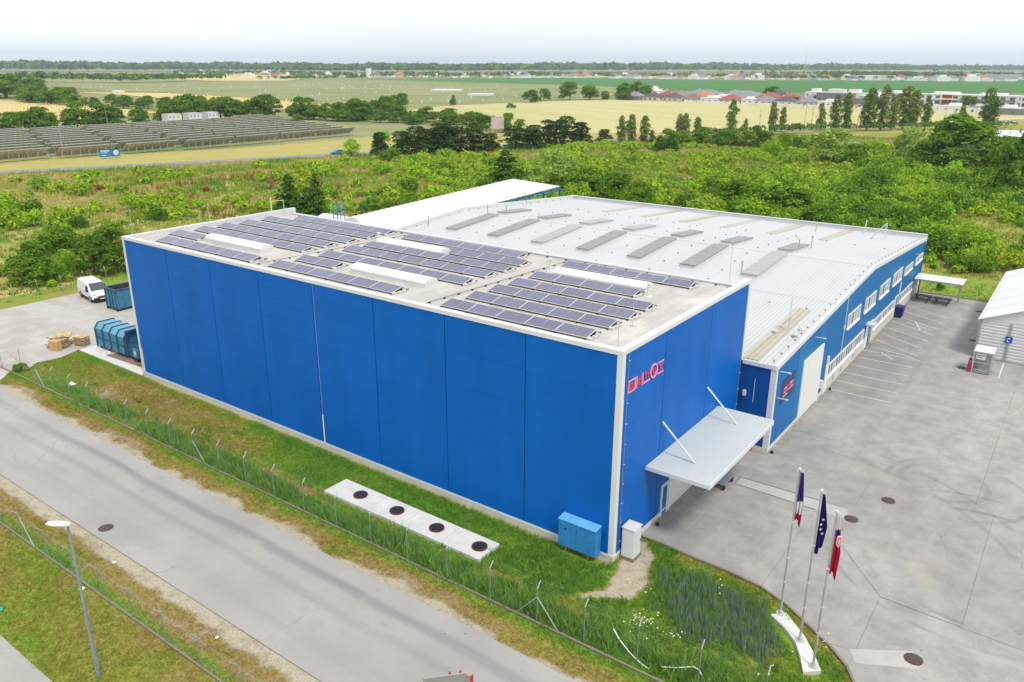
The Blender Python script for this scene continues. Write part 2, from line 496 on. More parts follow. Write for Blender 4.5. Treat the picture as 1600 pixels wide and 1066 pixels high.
def m_road():
    t = NT('road_concrete'); P = t.pos(); s = t.sep(P)
    a = t.noise(P, .12, 6, .6); e = t.noise(P, 5, 4, .7)
    v = t.n('Mapping', Vector=P, Scale=(.05, .8, 1)).outputs[0]
    d = t.noise(v, 1.0, 6, .65)
    c = t.mix(t.rng(a, .3, .7, 0, 1), (.280, .271, .250), (.368, .356, .328))
    for y0, w, k in ((-10.4, .55, .62), (-12.0, .45, .38), (-14.2, .8, .16)):
        wob = t.math('ADD', s[1], t.math('MULTIPLY', t.math('SUBTRACT', t.noise(P, .08, 2), .5), 1.2))
        band = t.rng(t.math('ABSOLUTE', t.math('SUBTRACT', wob, y0)), w * .15, w, 1, 0, True)
        c = t.mix(t.math('MULTIPLY', t.math('MULTIPLY', band, t.rng(d, .3, .62, .15, 1)), k), c, (.16, .16, .172))
    c = t.mix(t.rng(d, .52, .8, 0, .4), c, (.25, .245, .24))
    c = t.mix(t.rng(t.noise(P, .5, 5), .62, .76, 0, .35), c, (.22, .215, .21))
    c = t.mix(t.rng(e, .55, .8, 0, .3), c, (.2, .2, .195))
    c = t.mix(t.rng(t.noise(P, .3, 4), .62, .76, 0, .45), c, (.44, .38, .28))
    c = grit(t, P, c)
    return t.principled(c, .85, bump=e, bstr=.15, bdist=.01, spec=.3)
M['road'] = m_road()

def m_asphalt():
    t = NT('asphalt'); P = t.pos()
    c = t.mix(t.rng(t.noise(P, .4, 4), .3, .7, 0, 1), (.17, .17, .18), (.23, .23, .24))
    return t.principled(c, .9)
M['asphalt'] = m_asphalt()

def m_gravel():
    t = NT('gravel'); P = t.pos()
    a = t.noise(P, .15, 5, .6); b = t.noise(P, 3.5, 5, .75); d = t.noise(P, .6, 4)
    c = t.mix(t.rng(a, .3, .7, 0, 1), (.33, .31, .28), (.44, .42, .39))
    c = t.mix(t.rng(b, .45, .75, 0, .5), c, (.26, .24, .215))
    c = t.mix(t.rng(d, .5, .75, 0, .35), c, (.56, .54, .51))
    return t.principled(c, .95, bump=b, bstr=.5, bdist=.03, spec=.2)
M['gravel'] = m_gravel()

SOIL, STRAW, OLIVE, GREEN, LUSH = (.44, .385, .29), (.31, .235, .085), (.27, .26, .055), (.20, .31, .042), (.135, .26, .038)
def m_lawn():
    t = NT('lawn_soil'); P = t.pos()
    tint = t.n('Attribute', {'attribute_name': 'tint'}).outputs['Fac']
    n = t.noise(P, 1.4, 6, .7)
    f = t.math('ADD', tint, t.rng(n, .25, .75, -.22, .22))
    c = t.ramp(f, ((0.0, SOIL), (.14, (.34, .29, .19)), (.3, STRAW), (.5, OLIVE), (.75, GREEN), (1.0, LUSH)))
    b = t.noise(P, 11, 5, .75)
    c = t.n('HueSaturation', Value=t.rng(b, .25, .75, .5, 1.25), Color=c).outputs[0]
    return t.principled(c, .95, bump=b, bstr=.8, bdist=.05, spec=.1)
M['lawn'] = m_lawn()

def m_grass(name, stops, vs=3.0):
    t = NT(name); P = t.pos()
    tint = t.n('Attribute', {'attribute_name': 'tint'}).outputs['Fac']
    c = t.ramp(tint, stops)
    c = t.n('HueSaturation', Value=t.rng(t.noise(P, vs, 4, .7), .25, .75, .65, 1.35), Color=c).outputs[0]
    d = t.n('BsdfDiffuse', Color=c); tr = t.n('BsdfTranslucent', Color=c)
    mx = t.n('MixShader', i0=.45); t.t.links.new(d.outputs[0], mx.inputs[1]); t.t.links.new(tr.outputs[0], mx.inputs[2])
    return t.surf(mx.outputs[0])
M['grass'] = m_grass('grass_blades', ((0, (.48, .40, .22)), (.3, (.40, .30, .10)), (.5, (.32, .31, .06)), (.75, (.26, .41, .055)), (1, (.165, .34, .05))))
M['scrub_grass'] = m_grass('scrub_grass_blades', ((0, (.60, .47, .25)), (.25, (.52, .43, .18)), (.5, (.38, .38, .09)), (.8, (.23, .34, .05)), (1, (.15, .27, .04))), .7)

def m_scrub():
    t = NT('scrubland_soil'); P = t.pos()
    a = t.noise(P, .028, 5, .6); b = t.noise(P, .22, 6, .7); d = t.noise(P, 1.6, 5, .75)
    f = t.math('ADD', t.math('MULTIPLY', a, .55), t.math('MULTIPLY', b, .45))
    c = t.ramp(f, ((.36, (.17, .235, .04)), (.46, (.24, .265, .055)), (.54, (.34, .315, .09)), (.64, (.48, .385, .18))))
    c = t.n('HueSaturation', Value=t.rng(d, .25, .75, .6, 1.25), Color=c).outputs[0]
    return t.principled(c, .95, bump=d, bstr=.8, bdist=.15, spec=.1)
M['scrub'] = m_scrub()

def m_field(name, c0, c1, ang, wl, amt=.6, patch=.006):
    """crop field: drill rows along one direction, patches of riper crop"""
    t = NT(name); P = t.pos()
    v = t.n('Mapping', {'vector_type': 'TEXTURE'}, Vector=P, Rotation=(0, 0, ang), Scale=(wl * 22, wl, 1)).outputs[0]
    r = t.noise(v, 1.0, 4, .6); p = t.noise(P, patch, 5, .6); q = t.noise(P, .2, 4, .7)
    f = t.math('ADD', t.math('MULTIPLY', t.rng(r, .3, .7, 0, 1), amt), t.math('MULTIPLY', t.rng(p, .3, .7, 0, 1), 1 - amt))
    c = t.mix(f, c0, c1)
    c = t.n('HueSaturation', Value=t.rng(q, .25, .75, .88, 1.12), Color=c).outputs[0]
    return t.principled(c, .95, spec=.1)
M['wheat'] = m_field('ripe_wheat', (.46, .36, .14), (.55, .44, .20), 1.9, 9)
M['wheat_green'] = m_field('ripening_wheat', (.34, .345, .13), (.53, .455, .25), 2.75, 10, .5, .004)
M['meadow'] = m_field('rough_meadow', (.105, .175, .055), (.33, .29, .15), .9, 22, .5, .010)
M['greencrop'] = m_field('green_crop', (.045, .145, .035), (.07, .185, .045), 2.6, 20, .4)
M['verge_dry'] = m_field('dry_verge', (.40, .33, .13), (.30, .29, .075), 1.0, 3, .5, .05)
M['farground'] = m_field('distant_land', (.10, .15, .05), (.30, .27, .12), .7, 160, .5, .0012)
M['hill'] = paint('distant_hill_woods', (.06, .10, .05), .95, var=.3, scale=.002)

LEAF = {
 'shrub': foliage('shrub_leaves', ((0, (0.180, 0.332, 0.024)), (.3, (0.265, 0.412, 0.028)), (.55, (0.150, 0.282, 0.027)), (.8, (0.328, 0.432, 0.036)), (1, (0.107, 0.220, 0.027)))),
 'dark': foliage('dark_shrub_leaves', ((0, (0.089, 0.185, 0.023)), (.5, (0.118, 0.227, 0.021)), (1, (0.069, 0.149, 0.023)))),
 'purple': foliage('purple_leaves', ((0, (0.205, 0.065, 0.038)), (1, (0.288, 0.094, 0.045)))),
 'broad': foliage('broadleaf_leaves', ((0, (0.095, 0.193, 0.020)), (.4, (0.133, 0.243, 0.022)), (.7, (0.074, 0.153, 0.020)), (1, (0.168, 0.267, 0.025)))),
 'bright': foliage('bright_leaves', ((0, (0.205, 0.393, 0.030)), (1, (0.296, 0.460, 0.036)))),
 'pine': foliage('pine_needles', ((0, (0.038, 0.080, 0.018)), (.5, (0.055, 0.102, 0.020)), (1, (0.031, 0.065, 0.017))), .12),
 'conifer': foliage('conifer_needles', ((0, (0.058, 0.129, 0.018)), (1, (0.086, 0.163, 0.020))), .12),
 'poplar': foliage('poplar_leaves', ((0, (0.144, 0.226, 0.045)), (.5, (0.205, 0.268, 0.053)), (1, (0.115, 0.182, 0.038)))),
 'willow': foliage('willow_leaves', ((0, (0.227, 0.353, 0.070)), (1, (0.288, 0.385, 0.076)))),
 'far': foliage('far_woods', ((0, (0.076, 0.146, 0.029)), (.5, (0.115, 0.187, 0.030)), (1, (0.061, 0.116, 0.026))), .2, .05),
}
M['weed'] = m_grass('weed_leaves', ((0, (.28, .44, .065)), (.5, (.19, .36, .055)), (1, (.13, .28, .06))), 2.0)
M['spike'] = m_grass('blue_spike_plants', ((0, (.19, .33, .09)), (.45, (.20, .31, .16)), (.8, (.23, .30, .28)), (1, (.25, .26, .44))), 2.0)
M['dock'] = paint('rusty_dock_heads', (.20, .065, .028), .9, var=.35, scale=2)

# ================================================================== SETTING
def sheet(name, poly, z, mat, label=None, kind='structure', parent=None):
    mb = MB().face(*[(x, y, z) for x, y in poly])
    return mb.obj(name, mat, parent, label=label, kind=kind)

sheet('ground', [(-14000, -3000), (14000, -3000), (14000, 14500), (-14000, 14500)], -.30, M['farground'])

# scrubland behind and left of the site: gently uneven grid
def grid(name, x0, x1, y0, y1, nx, ny, zf, mat, tintf=None, keep=None):
    xs, ys = np.linspace(x0, x1, nx), np.linspace(y0, y1, ny)
    X, Y = np.meshgrid(xs, ys)
    Zv = zf(X, Y)
    V = np.stack([X, Y, Zv], -1).reshape(-1, 3)
    i = np.arange(nx * ny).reshape(ny, nx)
    Q = np.stack([i[:-1, :-1], i[:-1, 1:], i[1:, 1:], i[1:, :-1]], -1).reshape(-1, 4)
    if keep is not None:
        cx = V[Q].mean(1); Q = Q[keep(cx[:, 0], cx[:, 1])]
    me = np_mesh(name, V, Q, attr=None if tintf is None else tintf(X, Y).ravel(), mat=mat)
    me.polygons.foreach_set('use_smooth', [True] * len(me.polygons))
    o = link_mesh(name, me)
    o['kind'] = 'structure'
    return o

ROADC = np.array([(-330, -230), (-270, -100), (-236, -18), (-208, 54.5), (-198.7, 76.1), (-188.4, 100.2), (-172.3, 137.8), (-150.4, 189), (-135.6, 225.6), (-123.8, 254.1), (-107.9, 296.4), (-66.6, 382.3), (-20, 474), (60, 620)])
def road_x(y): return np.interp(y, ROADC[:, 1], ROADC[:, 0])
def scrub_z(X, Y):
    d = sstep(2, 14, np.maximum(np.maximum(-80.5 - X, X - 60), Y - 82))      # flat next to the site
    return -.16 + d * (fnoise(X, Y, 40, 2) * 1.1 + fnoise(X, Y, 9, 5) * .5) * sstep(8, 70, X - road_x(Y))
grid('scrubland', -330, 120, -60, 560, 226, 311, scrub_z, M['scrub'], keep=lambda x, y: x > road_x(y) + 4)

# fields and meadow beyond the far road (land plots measured on the ground)
F = [
 ('dry_verge', M['verge_dry'], [(-330, -170), (-232, -30), (-200, 60), (-165, 132), (-130, 215), (-104, 286), (-62, 372), (-15, 470), (-60, 470), (-110, 380), (-150, 300), (-190, 225), (-212, 195), (-216, 130), (-240, 60), (-300, -60), (-390, -170)]),
 ('solar_farm_meadow', M['meadow'], [(-390, -170), (-300, -60), (-240, 60), (-216, 130), (-212, 195), (-200, 225), (-260, 262), (-345, 250), (-340, 100), (-420, -100)]),
 ('wheat_field_left', M['wheat'], [(-650, 120), (-430, 140), (-403, 158), (-402, 184), (-428, 232), (-515, 240), (-605, 250), (-760, 236), (-760, 110)]),
 ('wheat_strip', M['wheat'], [(-815, 372), (-712, 366), (-560, 332), (-494, 305), (-409, 297), (-380, 330), (-440, 360), (-560, 395), (-724, 420)]),
 ('meadow', M['meadow'], [(-1500, 480), (-1090, 440), (-830, 425), (-724, 422), (-560, 397), (-440, 362), (-380, 332), (-330, 338), (-318, 420), (-330, 565), (-463, 894), (-612, 984), (-1172, 1093), (-1500, 900)]),
 ('wheat_field', M['wheat_green'], [(-335, 336), (-290, 292), (-205, 262), (-160, 252), (-105, 300), (-62, 382), (-15, 470), (60, 560), (60, 540), (-24, 533), (-160, 558), (-312, 576), (-322, 560), (-345, 460), (-352, 392)]),
 ('wheat_field_far', M['wheat'], [(-1850, 960), (-1244, 818), (-1161, 908), (-1300, 1060), (-1839, 1441)]),
 ('green_crop_field', M['greencrop'], [(-1172, 1096), (-612, 987), (-463, 897), (-360, 860), (-200, 900), (-85, 1010), (120, 1030), (120, 2300), (-165, 2214), (-558, 1556), (-975, 1569)]),
 ('wheat_field_horizon', M['wheat'], [(-1250, 1750), (-900, 1720), (-300, 2500), (-500, 3100), (-1300, 2600)]),
]
for i, (nm, mt, poly) in enumerate(F):
    sheet(nm, poly, -.14 + .015 * i, mt)

# far road
def ribbon(name, pts, w, z, mat):
    pts = [Vector((x, y)) for x, y in pts]
    mb = MB(); L, R = [], []
    for i, p in enumerate(pts):
        d = (pts[min(i + 1, len(pts) - 1)] - pts[max(i - 1, 0)]).normalized(); n = Vector((-d.y, d.x))
        L.append((*(p + n * w / 2), z)); R.append((*(p - n * w / 2), z))
    for i in range(len(pts) - 1): mb.face(R[i], R[i + 1], L[i + 1], L[i])
    return mb.obj(name, mat, kind='structure')
ribbon('far_road', ROADC, 7.2, .0, M['asphalt'])
ribbon('field_track', [(-75, 262), (-45, 286), (-20, 300), (10, 330)], 3.5, .0, M['gravel'])
sheet('allotment_meadow', [(-85, 275), (-60, 255), (-25, 265), (5, 300), (-15, 335), (-62, 330)], -.012, M['verge_dry'])

# ---- near ground
PLOT = [(0.1, 3.25), (1.33, 3.3), (3.35, 3.1), (5.63, 3.0), (7.48, 2.75), (9.1, 2.05), (10.55, 1.05), (11.83, .15), (12.8, -.75), (13.5, -1.9), (13.9, -3.2), (14.0, -4.6), (13.9, -6.2)]
PX = np.array(PLOT)
def in_plot(x, y):
    # grass side of the curved yard kerb, right of the hall corner
    lim = np.interp(x, PX[:, 0], PX[:, 1], left=-.05, right=-99)
    return np.where(x > 0, y < lim - .06, y < -.35)
def gravel_edge(y): return np.interp(y, [-9, -6.3, -5.6, -4.2, -2.3, -.1], [-55.6, -58.4, -57.3, -58.4, -58.0, -58.9])
def lush(x, y):
    x, y = np.asarray(x, float), np.asarray(y, float)
    n1, n2, n3 = fnoise(x, y, 5, 1), fnoise(x, y, 1.6, 4), fnoise(x, y, 14, 9)
    # inside the fence
    right = sstep(-30, -20, x + (n1 - .5) * 12)
    t = .42 + .42 * right + (n1 - .5) * .7 + (n2 - .5) * .35
    t = np.where((y > -1.6) & (x < 0), t + .22 * sstep(-1.8, -.8, y), t)
    bare = np.exp(-(((x + 2.2) / 4.2) ** 2 + ((y + 5.0) / .9) ** 2)) * sstep(.36, .5, n2)
    bare2 = sstep(-34, -24, x) * (1 - sstep(-15, -8, x)) * np.exp(-((y + 4.9) / .5) ** 2) * sstep(.42, .56, n2)
    path = np.interp(y, [-3.4, -2.4, -1, .5, 1.6, 2.6], [.3, 1.6, 1.5, 1.2, 1.1, .5]); pw = np.interp(y, [-3.6, -2.6, -1.2, .5, 2, 2.9], [.3, .7, .95, .75, .55, .25])
    sand = sstep(1.25, .75, np.abs(x - path) / pw + (n2 - .5) * 1.8) * (y > -3.7) * (y < 2.9)
    trail = sstep(1.3, .7, np.abs(x - np.interp(y, [-6.5, -3.4], [-2.2, .3])) / .35 + (n2 - .5) * 1.2) * (y < -3.2) * (y > -5.9) * .45
    t = t * (1 - .8 * bare) * (1 - .75 * bare2) * (1 - sand) * (1 - .7 * trail)
    edge = np.interp(x, PX[:, 0], PX[:, 1], left=50) - y
    t = np.where((x > 2.5) & (edge < 1.1), np.minimum(t, .28 + .4 * n2 + edge * .15), t)
    weeds = np.exp(-((y + 5.95) / .55) ** 2) * (x > -53)
    t = t + weeds * .45
    # outer verge between fence and road
    o = .34 + (n1 - .5) * .5 + (n2 - .5) * .3 + .42 * sstep(-7.7, -6.95, y) - .40 * sstep(-8.25, -8.85, y + (n2 - .5) * 1.3)
    t = np.where(y < -6.72, o, t)
    # strip and lawn on the near side of the road
    s = .36 + (n1 - .5) * .45 + (n2 - .5) * .3 + .4 * sstep(-17.5, -18.2, y) - .45 * sstep(-16.95, -16.2, y + (n2 - .5) * 1.2)
    t = np.where(y < -15, s, t)
    l = .53 + (n1 - .5) * .65 + (n3 - .5) * .5 + (n2 - .5) * .25
    t = np.where(y < -18.4, l, t)
    return np.clip(t, 0, 1)
gz0 = lambda X, Y: -.05 + (fnoise(X, Y, 2.2, 7) - .5) * .05
grid('grass_verge', -80, 14, -8.95, 3.3, 377, 50, gz0, M['lawn'], lush, keep=lambda x, y: in_plot(x, y) & ((x > gravel_edge(y)) | (y < -7.4)))
grid('near_verge', -60, 10, -23.0, -15.72, 281, 30, gz0, M['lawn'], lush)
sheet('road', [(-140, -15.75), (60, -15.75), (60, -8.95), (-140, -8.95)], .0, M['road'])
sheet('side_road', [(-140, -40), (60, -40), (60, -22.9), (-140, -22.9)], .0, M['road'])
sheet('gravel_yard', [(-79.2, -9.0), (-55.6, -9.0), (-58.4, -6.3), (-57.3, -5.6), (-58.4, -4.2), (-58, -2.3), (-58.9, -.1), (-47.6, -.1), (-47.6, 60), (-79.2, 60)], -.012, M['gravel'])
sheet('concrete_lane', [(-79.0, 2.5), (-70, 2.9), (-58.6, 3.6), (-47.7, 4.2), (-47.7, 9.2), (-58, 8.0), (-68, 6.6), (-79, 5.6)], -.004, M['strip_concrete'])
apron = MB().box(-58.7, -47.7, -.2, 4.4, -.1, .04).obj('concrete_apron', M['slab_white'], kind='structure')
sheet('rust_stain', [(-55.2, .55), (-49.2, .78), (-48.6, 2.2), (-54.6, 2.4)], .044, M['rust_floor'], parent=apron)

# yard: base sheet under separate cast slabs with open joints
yard = sheet('yard', [(-.2, 3.4), (3.35, 3.12), (5.63, 3.02), (7.48, 2.8), (9.1, 2.1), (10.55, 1.1), (11.83, .2), (12.8, -.7), (13.5, -1.85), (13.9, -3.2), (14.0, -4.6), (13.9, -8.9), (60, -8.9), (60, 71.75), (2.3, 71.75), (-.2, 18.3)], -.02, M['joint_dark'])
yard.data.materials.clear(); yard.data.materials.append(paint('joint_dirt', (.20, .196, .184), .9))
def slab(poly): MB().face(*[(x, y, .0) for x, y in poly]).obj('slab', M['yard'], yard)
gj = .009
ylines = [3.3, 8.3, 12.55, 13.65, 18.2]
for a, b in zip(ylines[:-1], ylines[1:]):
    slab([(0.02, a + gj), (2.15, a + gj), (2.15, b - gj), (0.02, b - gj)])
curve = [(3.35, 3.12), (5.63, 3.02), (7.48, 2.8), (9.1, 2.1), (10.55, 1.1), (11.83, .2), (12.8, -.7), (13.5, -1.85), (13.9, -3.2), (14.0, -4.6), (13.9, -8.9)]
# front apron slab follows the kerb curve
slab([(2.15 + 2 * gj, 3.3), (3.35, 3.12), (5.63, 3.02), (7.48, 2.8), (7.48, 12.3), (2.15 + 2 * gj, 12.52)])
slab([(7.48 + 2 * gj, 2.8), (9.1, 2.1), (10.55, 1.1), (11.83, .2), (12.8, -.7), (12.8, 5.6), (7.48 + 2 * gj, 12.3)])
slab([(12.8 + 2 * gj, -.72), (13.5, -1.85), (13.9, -3.2), (14.0, -4.6), (13.9, -8.9), (22, -8.9), (22, 5.2), (12.8 + 2 * gj, 5.58)])
slab([(22 + 2 * gj, -8.9), (60, -8.9), (60, 5.2), (22 + 2 * gj, 5.2)])
slab([(7.48 + 2 * gj, 12.34), (12.8, 5.64), (16.6, 5.46), (16.6, 18.2), (9.4, 18.2), (9.4, 13.75), (7.48 + 2 * gj, 13.7)])
slab([(16.6 + 2 * gj, 5.44), (22, 5.24), (60, 5.24), (60, 18.2), (16.6 + 2 * gj, 18.2)])
slab([(2.15 + 2 * gj, 13.7), (9.4 - 2 * gj, 13.75), (9.4 - 2 * gj, 18.2), (2.15 + 2 * gj, 18.2)])
for y0, y1 in ((18.2, 30.6), (30.6, 46.0), (46.0, 58.5), (58.5, 71.75)):
    for x0, x1 in ((2.4, 7.75), (7.75, 15.5), (15.5, 27), (27, 60)):
        slab([(x0 + gj, y0 + gj), (x1 - gj, y0 + gj), (x1 - gj, y1 - gj), (x0 + gj, y1 - gj)])
# pale cast-in strips
MB().face((2.25, 12.6, .004), (9.35, 12.38, .004), (9.15, 13.62, .004), (2.25, 13.6, .004)).obj('concrete_strip', M['strip_concrete'], yard)
MB().face((12.55, .55, .004), (13.05, -.28, .004), (15.45, 1.05, .004), (15.05, 2.2, .004)).obj('concrete_strip', M['strip_concrete'], yard)
# painted bay lines
white_line = paint('road_marking', (.56, .56, .545), .7, var=.12, scale=3, dirt=(.35, .34, .32), dscale=4, damt=.7)
def line(p, q, w=.085):
    p, q = Vector(p), Vector(q); d = (q - p).normalized(); n = Vector((-d.y, d.x)) * w / 2
    MB().face(*[(*v, .004) for v in (p - n, q - n, q + n, p + n)]).obj('bay_line', white_line, yard)
for y in (33.15, 35.6, 38.05, 40.5, 43.0, 45.4): line((2.58, y), (7.52, y))
for a, b in ((49.45, 46.65), (51.9, 49.25), (54.35, 51.95), (57.0, 54.5), (59.45, 57.0), (62.0, 59.5), (64.5, 61.9)): line((2.75, a), (7.1, b))
line((2.9, 46.9), (6.9, 45.9), .09)
line((4.0, 45.8), (5.4, 44.2), .09); line((3.6, 44.3), (5.6, 45.6), .07)
line((4.7, 58.5), (5.7, 55.6), .12); line((4.0, 57.7), (6.6, 56.2), .07)
line((13.98, 49.4), (14.04, 44.8), .14)
# kerb of the grass plot, butted stones
kerb = MB()
for (a, b) in zip(PLOT[:-1], PLOT[1:]):
    A_, B_ = Vector(a), Vector(b); d = (B_ - A_).normalized(); n = Vector((-d.y, d.x))
    A_ = A_ + d * .01; B_ = B_ - d * .01
    kerb.prism([tuple(A_ - n * .09), tuple(B_ - n * .09), tuple(B_ + n * .03), tuple(A_ + n * .03)], -.1, .07)
kerb.obj('plot_kerb', M['concrete_trim'], kind='structure')
MB().box(2.4, 34, 71.78, 71.95, -.1, .09).obj('yard_kerb', M['concrete_trim'], kind='structure')
MB().box(-80, 14, -6.80, -6.68, -.1, .08).obj('fence_kerb', M['concrete_trim'], kind='structure')
MB().box(-140, 30, -18.48, -18.38, -.1, .06).obj('fence_kerb_near', M['concrete_trim'], kind='structure')
# grass behind the long hall up to the rear fence
grid('rear_lawn', -52, 34, 71.95, 83, 60, 12, lambda X, Y: -.06 + 0 * X, M['lawn'], lambda X, Y: np.clip(.72 + (fnoise(X, Y, 3, 3) - .5) * .7, 0, 1))
grid('left_bank', -84, -79.2, -9, 60, 8, 80, lambda X, Y: -.04 + 0 * X, M['lawn'], lambda X, Y: np.clip(.62 + (fnoise(X, Y, 3, 3) - .5) * .6, 0, 1))
# distant hills
def hills(name, pts, base_d):
    mb = MB(); n = len(pts)
    front = [(x, y, -1) for x, y, h in pts]; top = [(x, y * 1.02, h) for x, y, h in pts]; back = [(x, y * 1.06, -1) for x, y, h in pts]
    for i in range(n - 1):
        mb.face(front[i], front[i + 1], top[i + 1], top[i]); mb.face(top[i], top[i + 1], back[i + 1], back[i])
    return mb.obj(name, M['hill'], kind='structure', smooth=True)
hx = np.linspace(-4200, 6000, 52)
hills('hills', [(x, 12500 - .1 * x, 8 + 100 * float(np.exp(-((x + 350) / 700) ** 2)) + 120 * float(np.exp(-((x - 1500) / 900) ** 2)) + 22 * float(fnoise(x, 0, 500, 2))) for x in hx], 0)

# ================================================================== TALL BLUE HALL
L, W, H = 47.6, 18.0, 12.5
hall = empty('warehouse', (0, 0, 0), 'tall flat-roofed blue warehouse with solar panels on its roof', 'warehouse')
bays = [0, -6.05, -11.95, -17.95, -23.78, -29.6, -35.5, -41.3, -L]
rows_z = np.linspace(.34, 12.26, 12)
MB().box(-L + .06, -.06, .06, W - .06, -.2, 11.6).obj('wall_core', M['joint_dark'], hall)
MB().box(-L - .03, .03, -.03, W, -.2, .26).obj('plinth', M['plinth'], hall)
for a, b in zip(bays[:-1], bays[1:]):
    for z0, z1 in zip(rows_z[:-1], rows_z[1:]):
        x0, x1 = b + .03, a - .03
        if a == 0: x1 = -.30
        if b == -L: x0 = -L + .27
        MB().box(x0, x1, -.002, .07, z0 + .004, z1 - .004).obj('wall_panel', M['blue_a'], hall)
sb = [0, 5.15, 11.6, W]
for a, b in zip(sb[:-1], sb[1:]):
    for z0, z1 in zip(rows_z[:-1], rows_z[1:]):
        y0, y1 = a + .03, b - .03
        if a == 0: y0 = .32
        if b == W: y1 = W - .28
        MB().box(-.07, .002, y0, y1, z0 + .004, z1 - .004).obj('wall_panel', M['blue_a'], hall)
for z0, z1 in zip(rows_z[:-1:2], rows_z[2::2]):
    MB().box(-L - .002, -L + .05, .3, W, z0, z1).obj('wall_panel', M['blue_a'], hall)
# white corner trims, drip trim, copings
MB().prism([(-.29, -.03), (.03, -.03), (.03, .31), (0, .31), (0, 0), (-.29, 0)], .30, 12.3).obj('corner_trim', M['white_trim'], hall)
MB().prism([(-L - .03, -.03), (-L + .26, -.03), (-L + .26, 0), (-L, 0), (-L, .31), (-L - .03, .31)], .30, 12.3).obj('corner_trim', M['white_trim'], hall)
MB().prism([(0, W - .27), (.03, W - .27), (.03, W + .03), (-.3, W + .03), (-.3, W), (0, W)], 6.7, 12.3).obj('corner_trim', M['white_trim'], hall)
MB().box(-L - .05, .05, -.06, -.031, .24, .40).obj('drip_trim', M['white_trim'], hall)
MB().box(.031, .06, -.06, W - .3, .24, .38).obj('drip_trim', M['white_trim'], hall)
MB().box(-L - .04, .04, -.04, .34, 12.25, 12.5).obj('coping', M['white_trim'], hall)
MB().box(-.34, .04, .343, W, 12.25, 12.5).obj('coping', M['white_trim'], hall)
MB().box(-L - .04, -L + .28, .343, W + .04, 11.6, 12.5).obj('coping', M['white_flat'], hall)
MB().box(-L + .283, -L + .32, .35, W, 11.6, 12.40).obj('parapet_lining', M['parapet_grey'], hall)
MB().box(-L + .29, -.36, W - .35, W + .04, 11.6, 11.98).obj('back_flashing', M['parapet_grey'], hall)
MB().hexa([(-L + .1, .1, 11.4), (-.1, .1, 11.4), (-.1, W, 11.4), (-L + .1, W, 11.4)], [(-L + .1, .1, 12.34), (-.1, .1, 12.34), (-.1, W, 11.84), (-L + .1, W, 11.84)]).obj('roof', M['membrane'], hall)
def roof_z(y): return 12.34 - .5 * (y - .1) / (W - .1)
# fall-arrest cable posts and service joints on roof, downpipes
dp = MB()
for x in (-23.6,): dp.tube((x, -.06, .3), (x, -.06, 2.6), .05)
dp.obj('downpipe', M['white_trim'], hall)
cd = MB().tube((-23.62, -.03, 2.6), (-23.62, -.03, 12.2), .013, n=4)
cd.obj('lightning_conductor', M['galv'], hall)
for y in (.62, 17.5):
    c = MB().tube((.05, y, .3), (.05, y, 12.25), .012, n=4)
    for z in np.arange(1, 12, 1.2): c.box(.0, .1, y - .02, y + .12, z, z + .025)
    c.obj('lightning_conductor', M['galv'], hall)
MB().box(-L + .40, -L + .46, -.10, -.03, .3, 2.6).obj('downpipe', M['white_trim'], hall)
# entrance door, gate
dr = MB().box(.0, .05, 5.95, 6.62, .05, 2.02).obj('door', M['blue_b'], hall)
MB().box(.0, .09, 5.84, 5.95, 0, 2.14).box(.0, .09, 6.62, 6.73, 0, 2.14).box(.0, .09, 5.95, 6.62, 2.02, 2.14).obj('frame', M['frame_white'], dr)
MB().box(.05, .1, 6.02, 6.06, 1.0, 1.12).obj('handle', M['dark_metal'], dr)
gt = MB()
for i in range(8):
    gt.box(.0, .045, 7.0, 11.0, .05 + i * .5, .535 + i * .5)
gt = gt.obj('roller_gate', M['door_white'], hall)
MB().box(.0, .1, 6.86, 7.0, 0, 4.2).box(0, .1, 11.0, 11.14, 0, 4.2).box(0, .1, 7.0, 11.0, 4.05, 4.2).obj('frame', M['frame_white'], gt)
MB().box(.02, .22, 11.25, 11.6, 0, 1.3).obj('gate_control_box', M['white_flat'], hall)
# letters of the wall sign
def letter(ch, parent, mat, x, y0, z0, w, h, depth=.05, name='letter'):
    cu = bpy.data.curves.new('letter', 'FONT'); cu.body = ch; cu.extrude = depth / 2; cu.size = 1.0
    cu.offset = -.008
    tmp = bpy.data.objects.new('letter', cu); COL.objects.link(tmp)
    dg = bpy.context.evaluated_depsgraph_get()
    me = bpy.data.meshes.new_from_object(tmp.evaluated_get(dg))
    bpy.data.objects.remove(tmp); bpy.data.curves.remove(cu)
    co = np.zeros(len(me.vertices) * 3, np.float32); me.vertices.foreach_get('co', co); co = co.reshape(-1, 3)
    mn, mx = co.min(0), co.max(0)
    u = (co[:, 0] - mn[0]) / (mx[0] - mn[0]); v = (co[:, 1] - mn[1]) / (mx[1] - mn[1])
    org = ORG[parent.name]
    out = np.stack([x + co[:, 2] - org.x, y0 + u * w - org.y, z0 + v * h - org.z], -1).astype(np.float32)
    me.vertices.foreach_set('co', out.ravel()); me.update()
    me.materials.clear(); me.materials.append(mat)
    return link_mesh(name, me, parent)
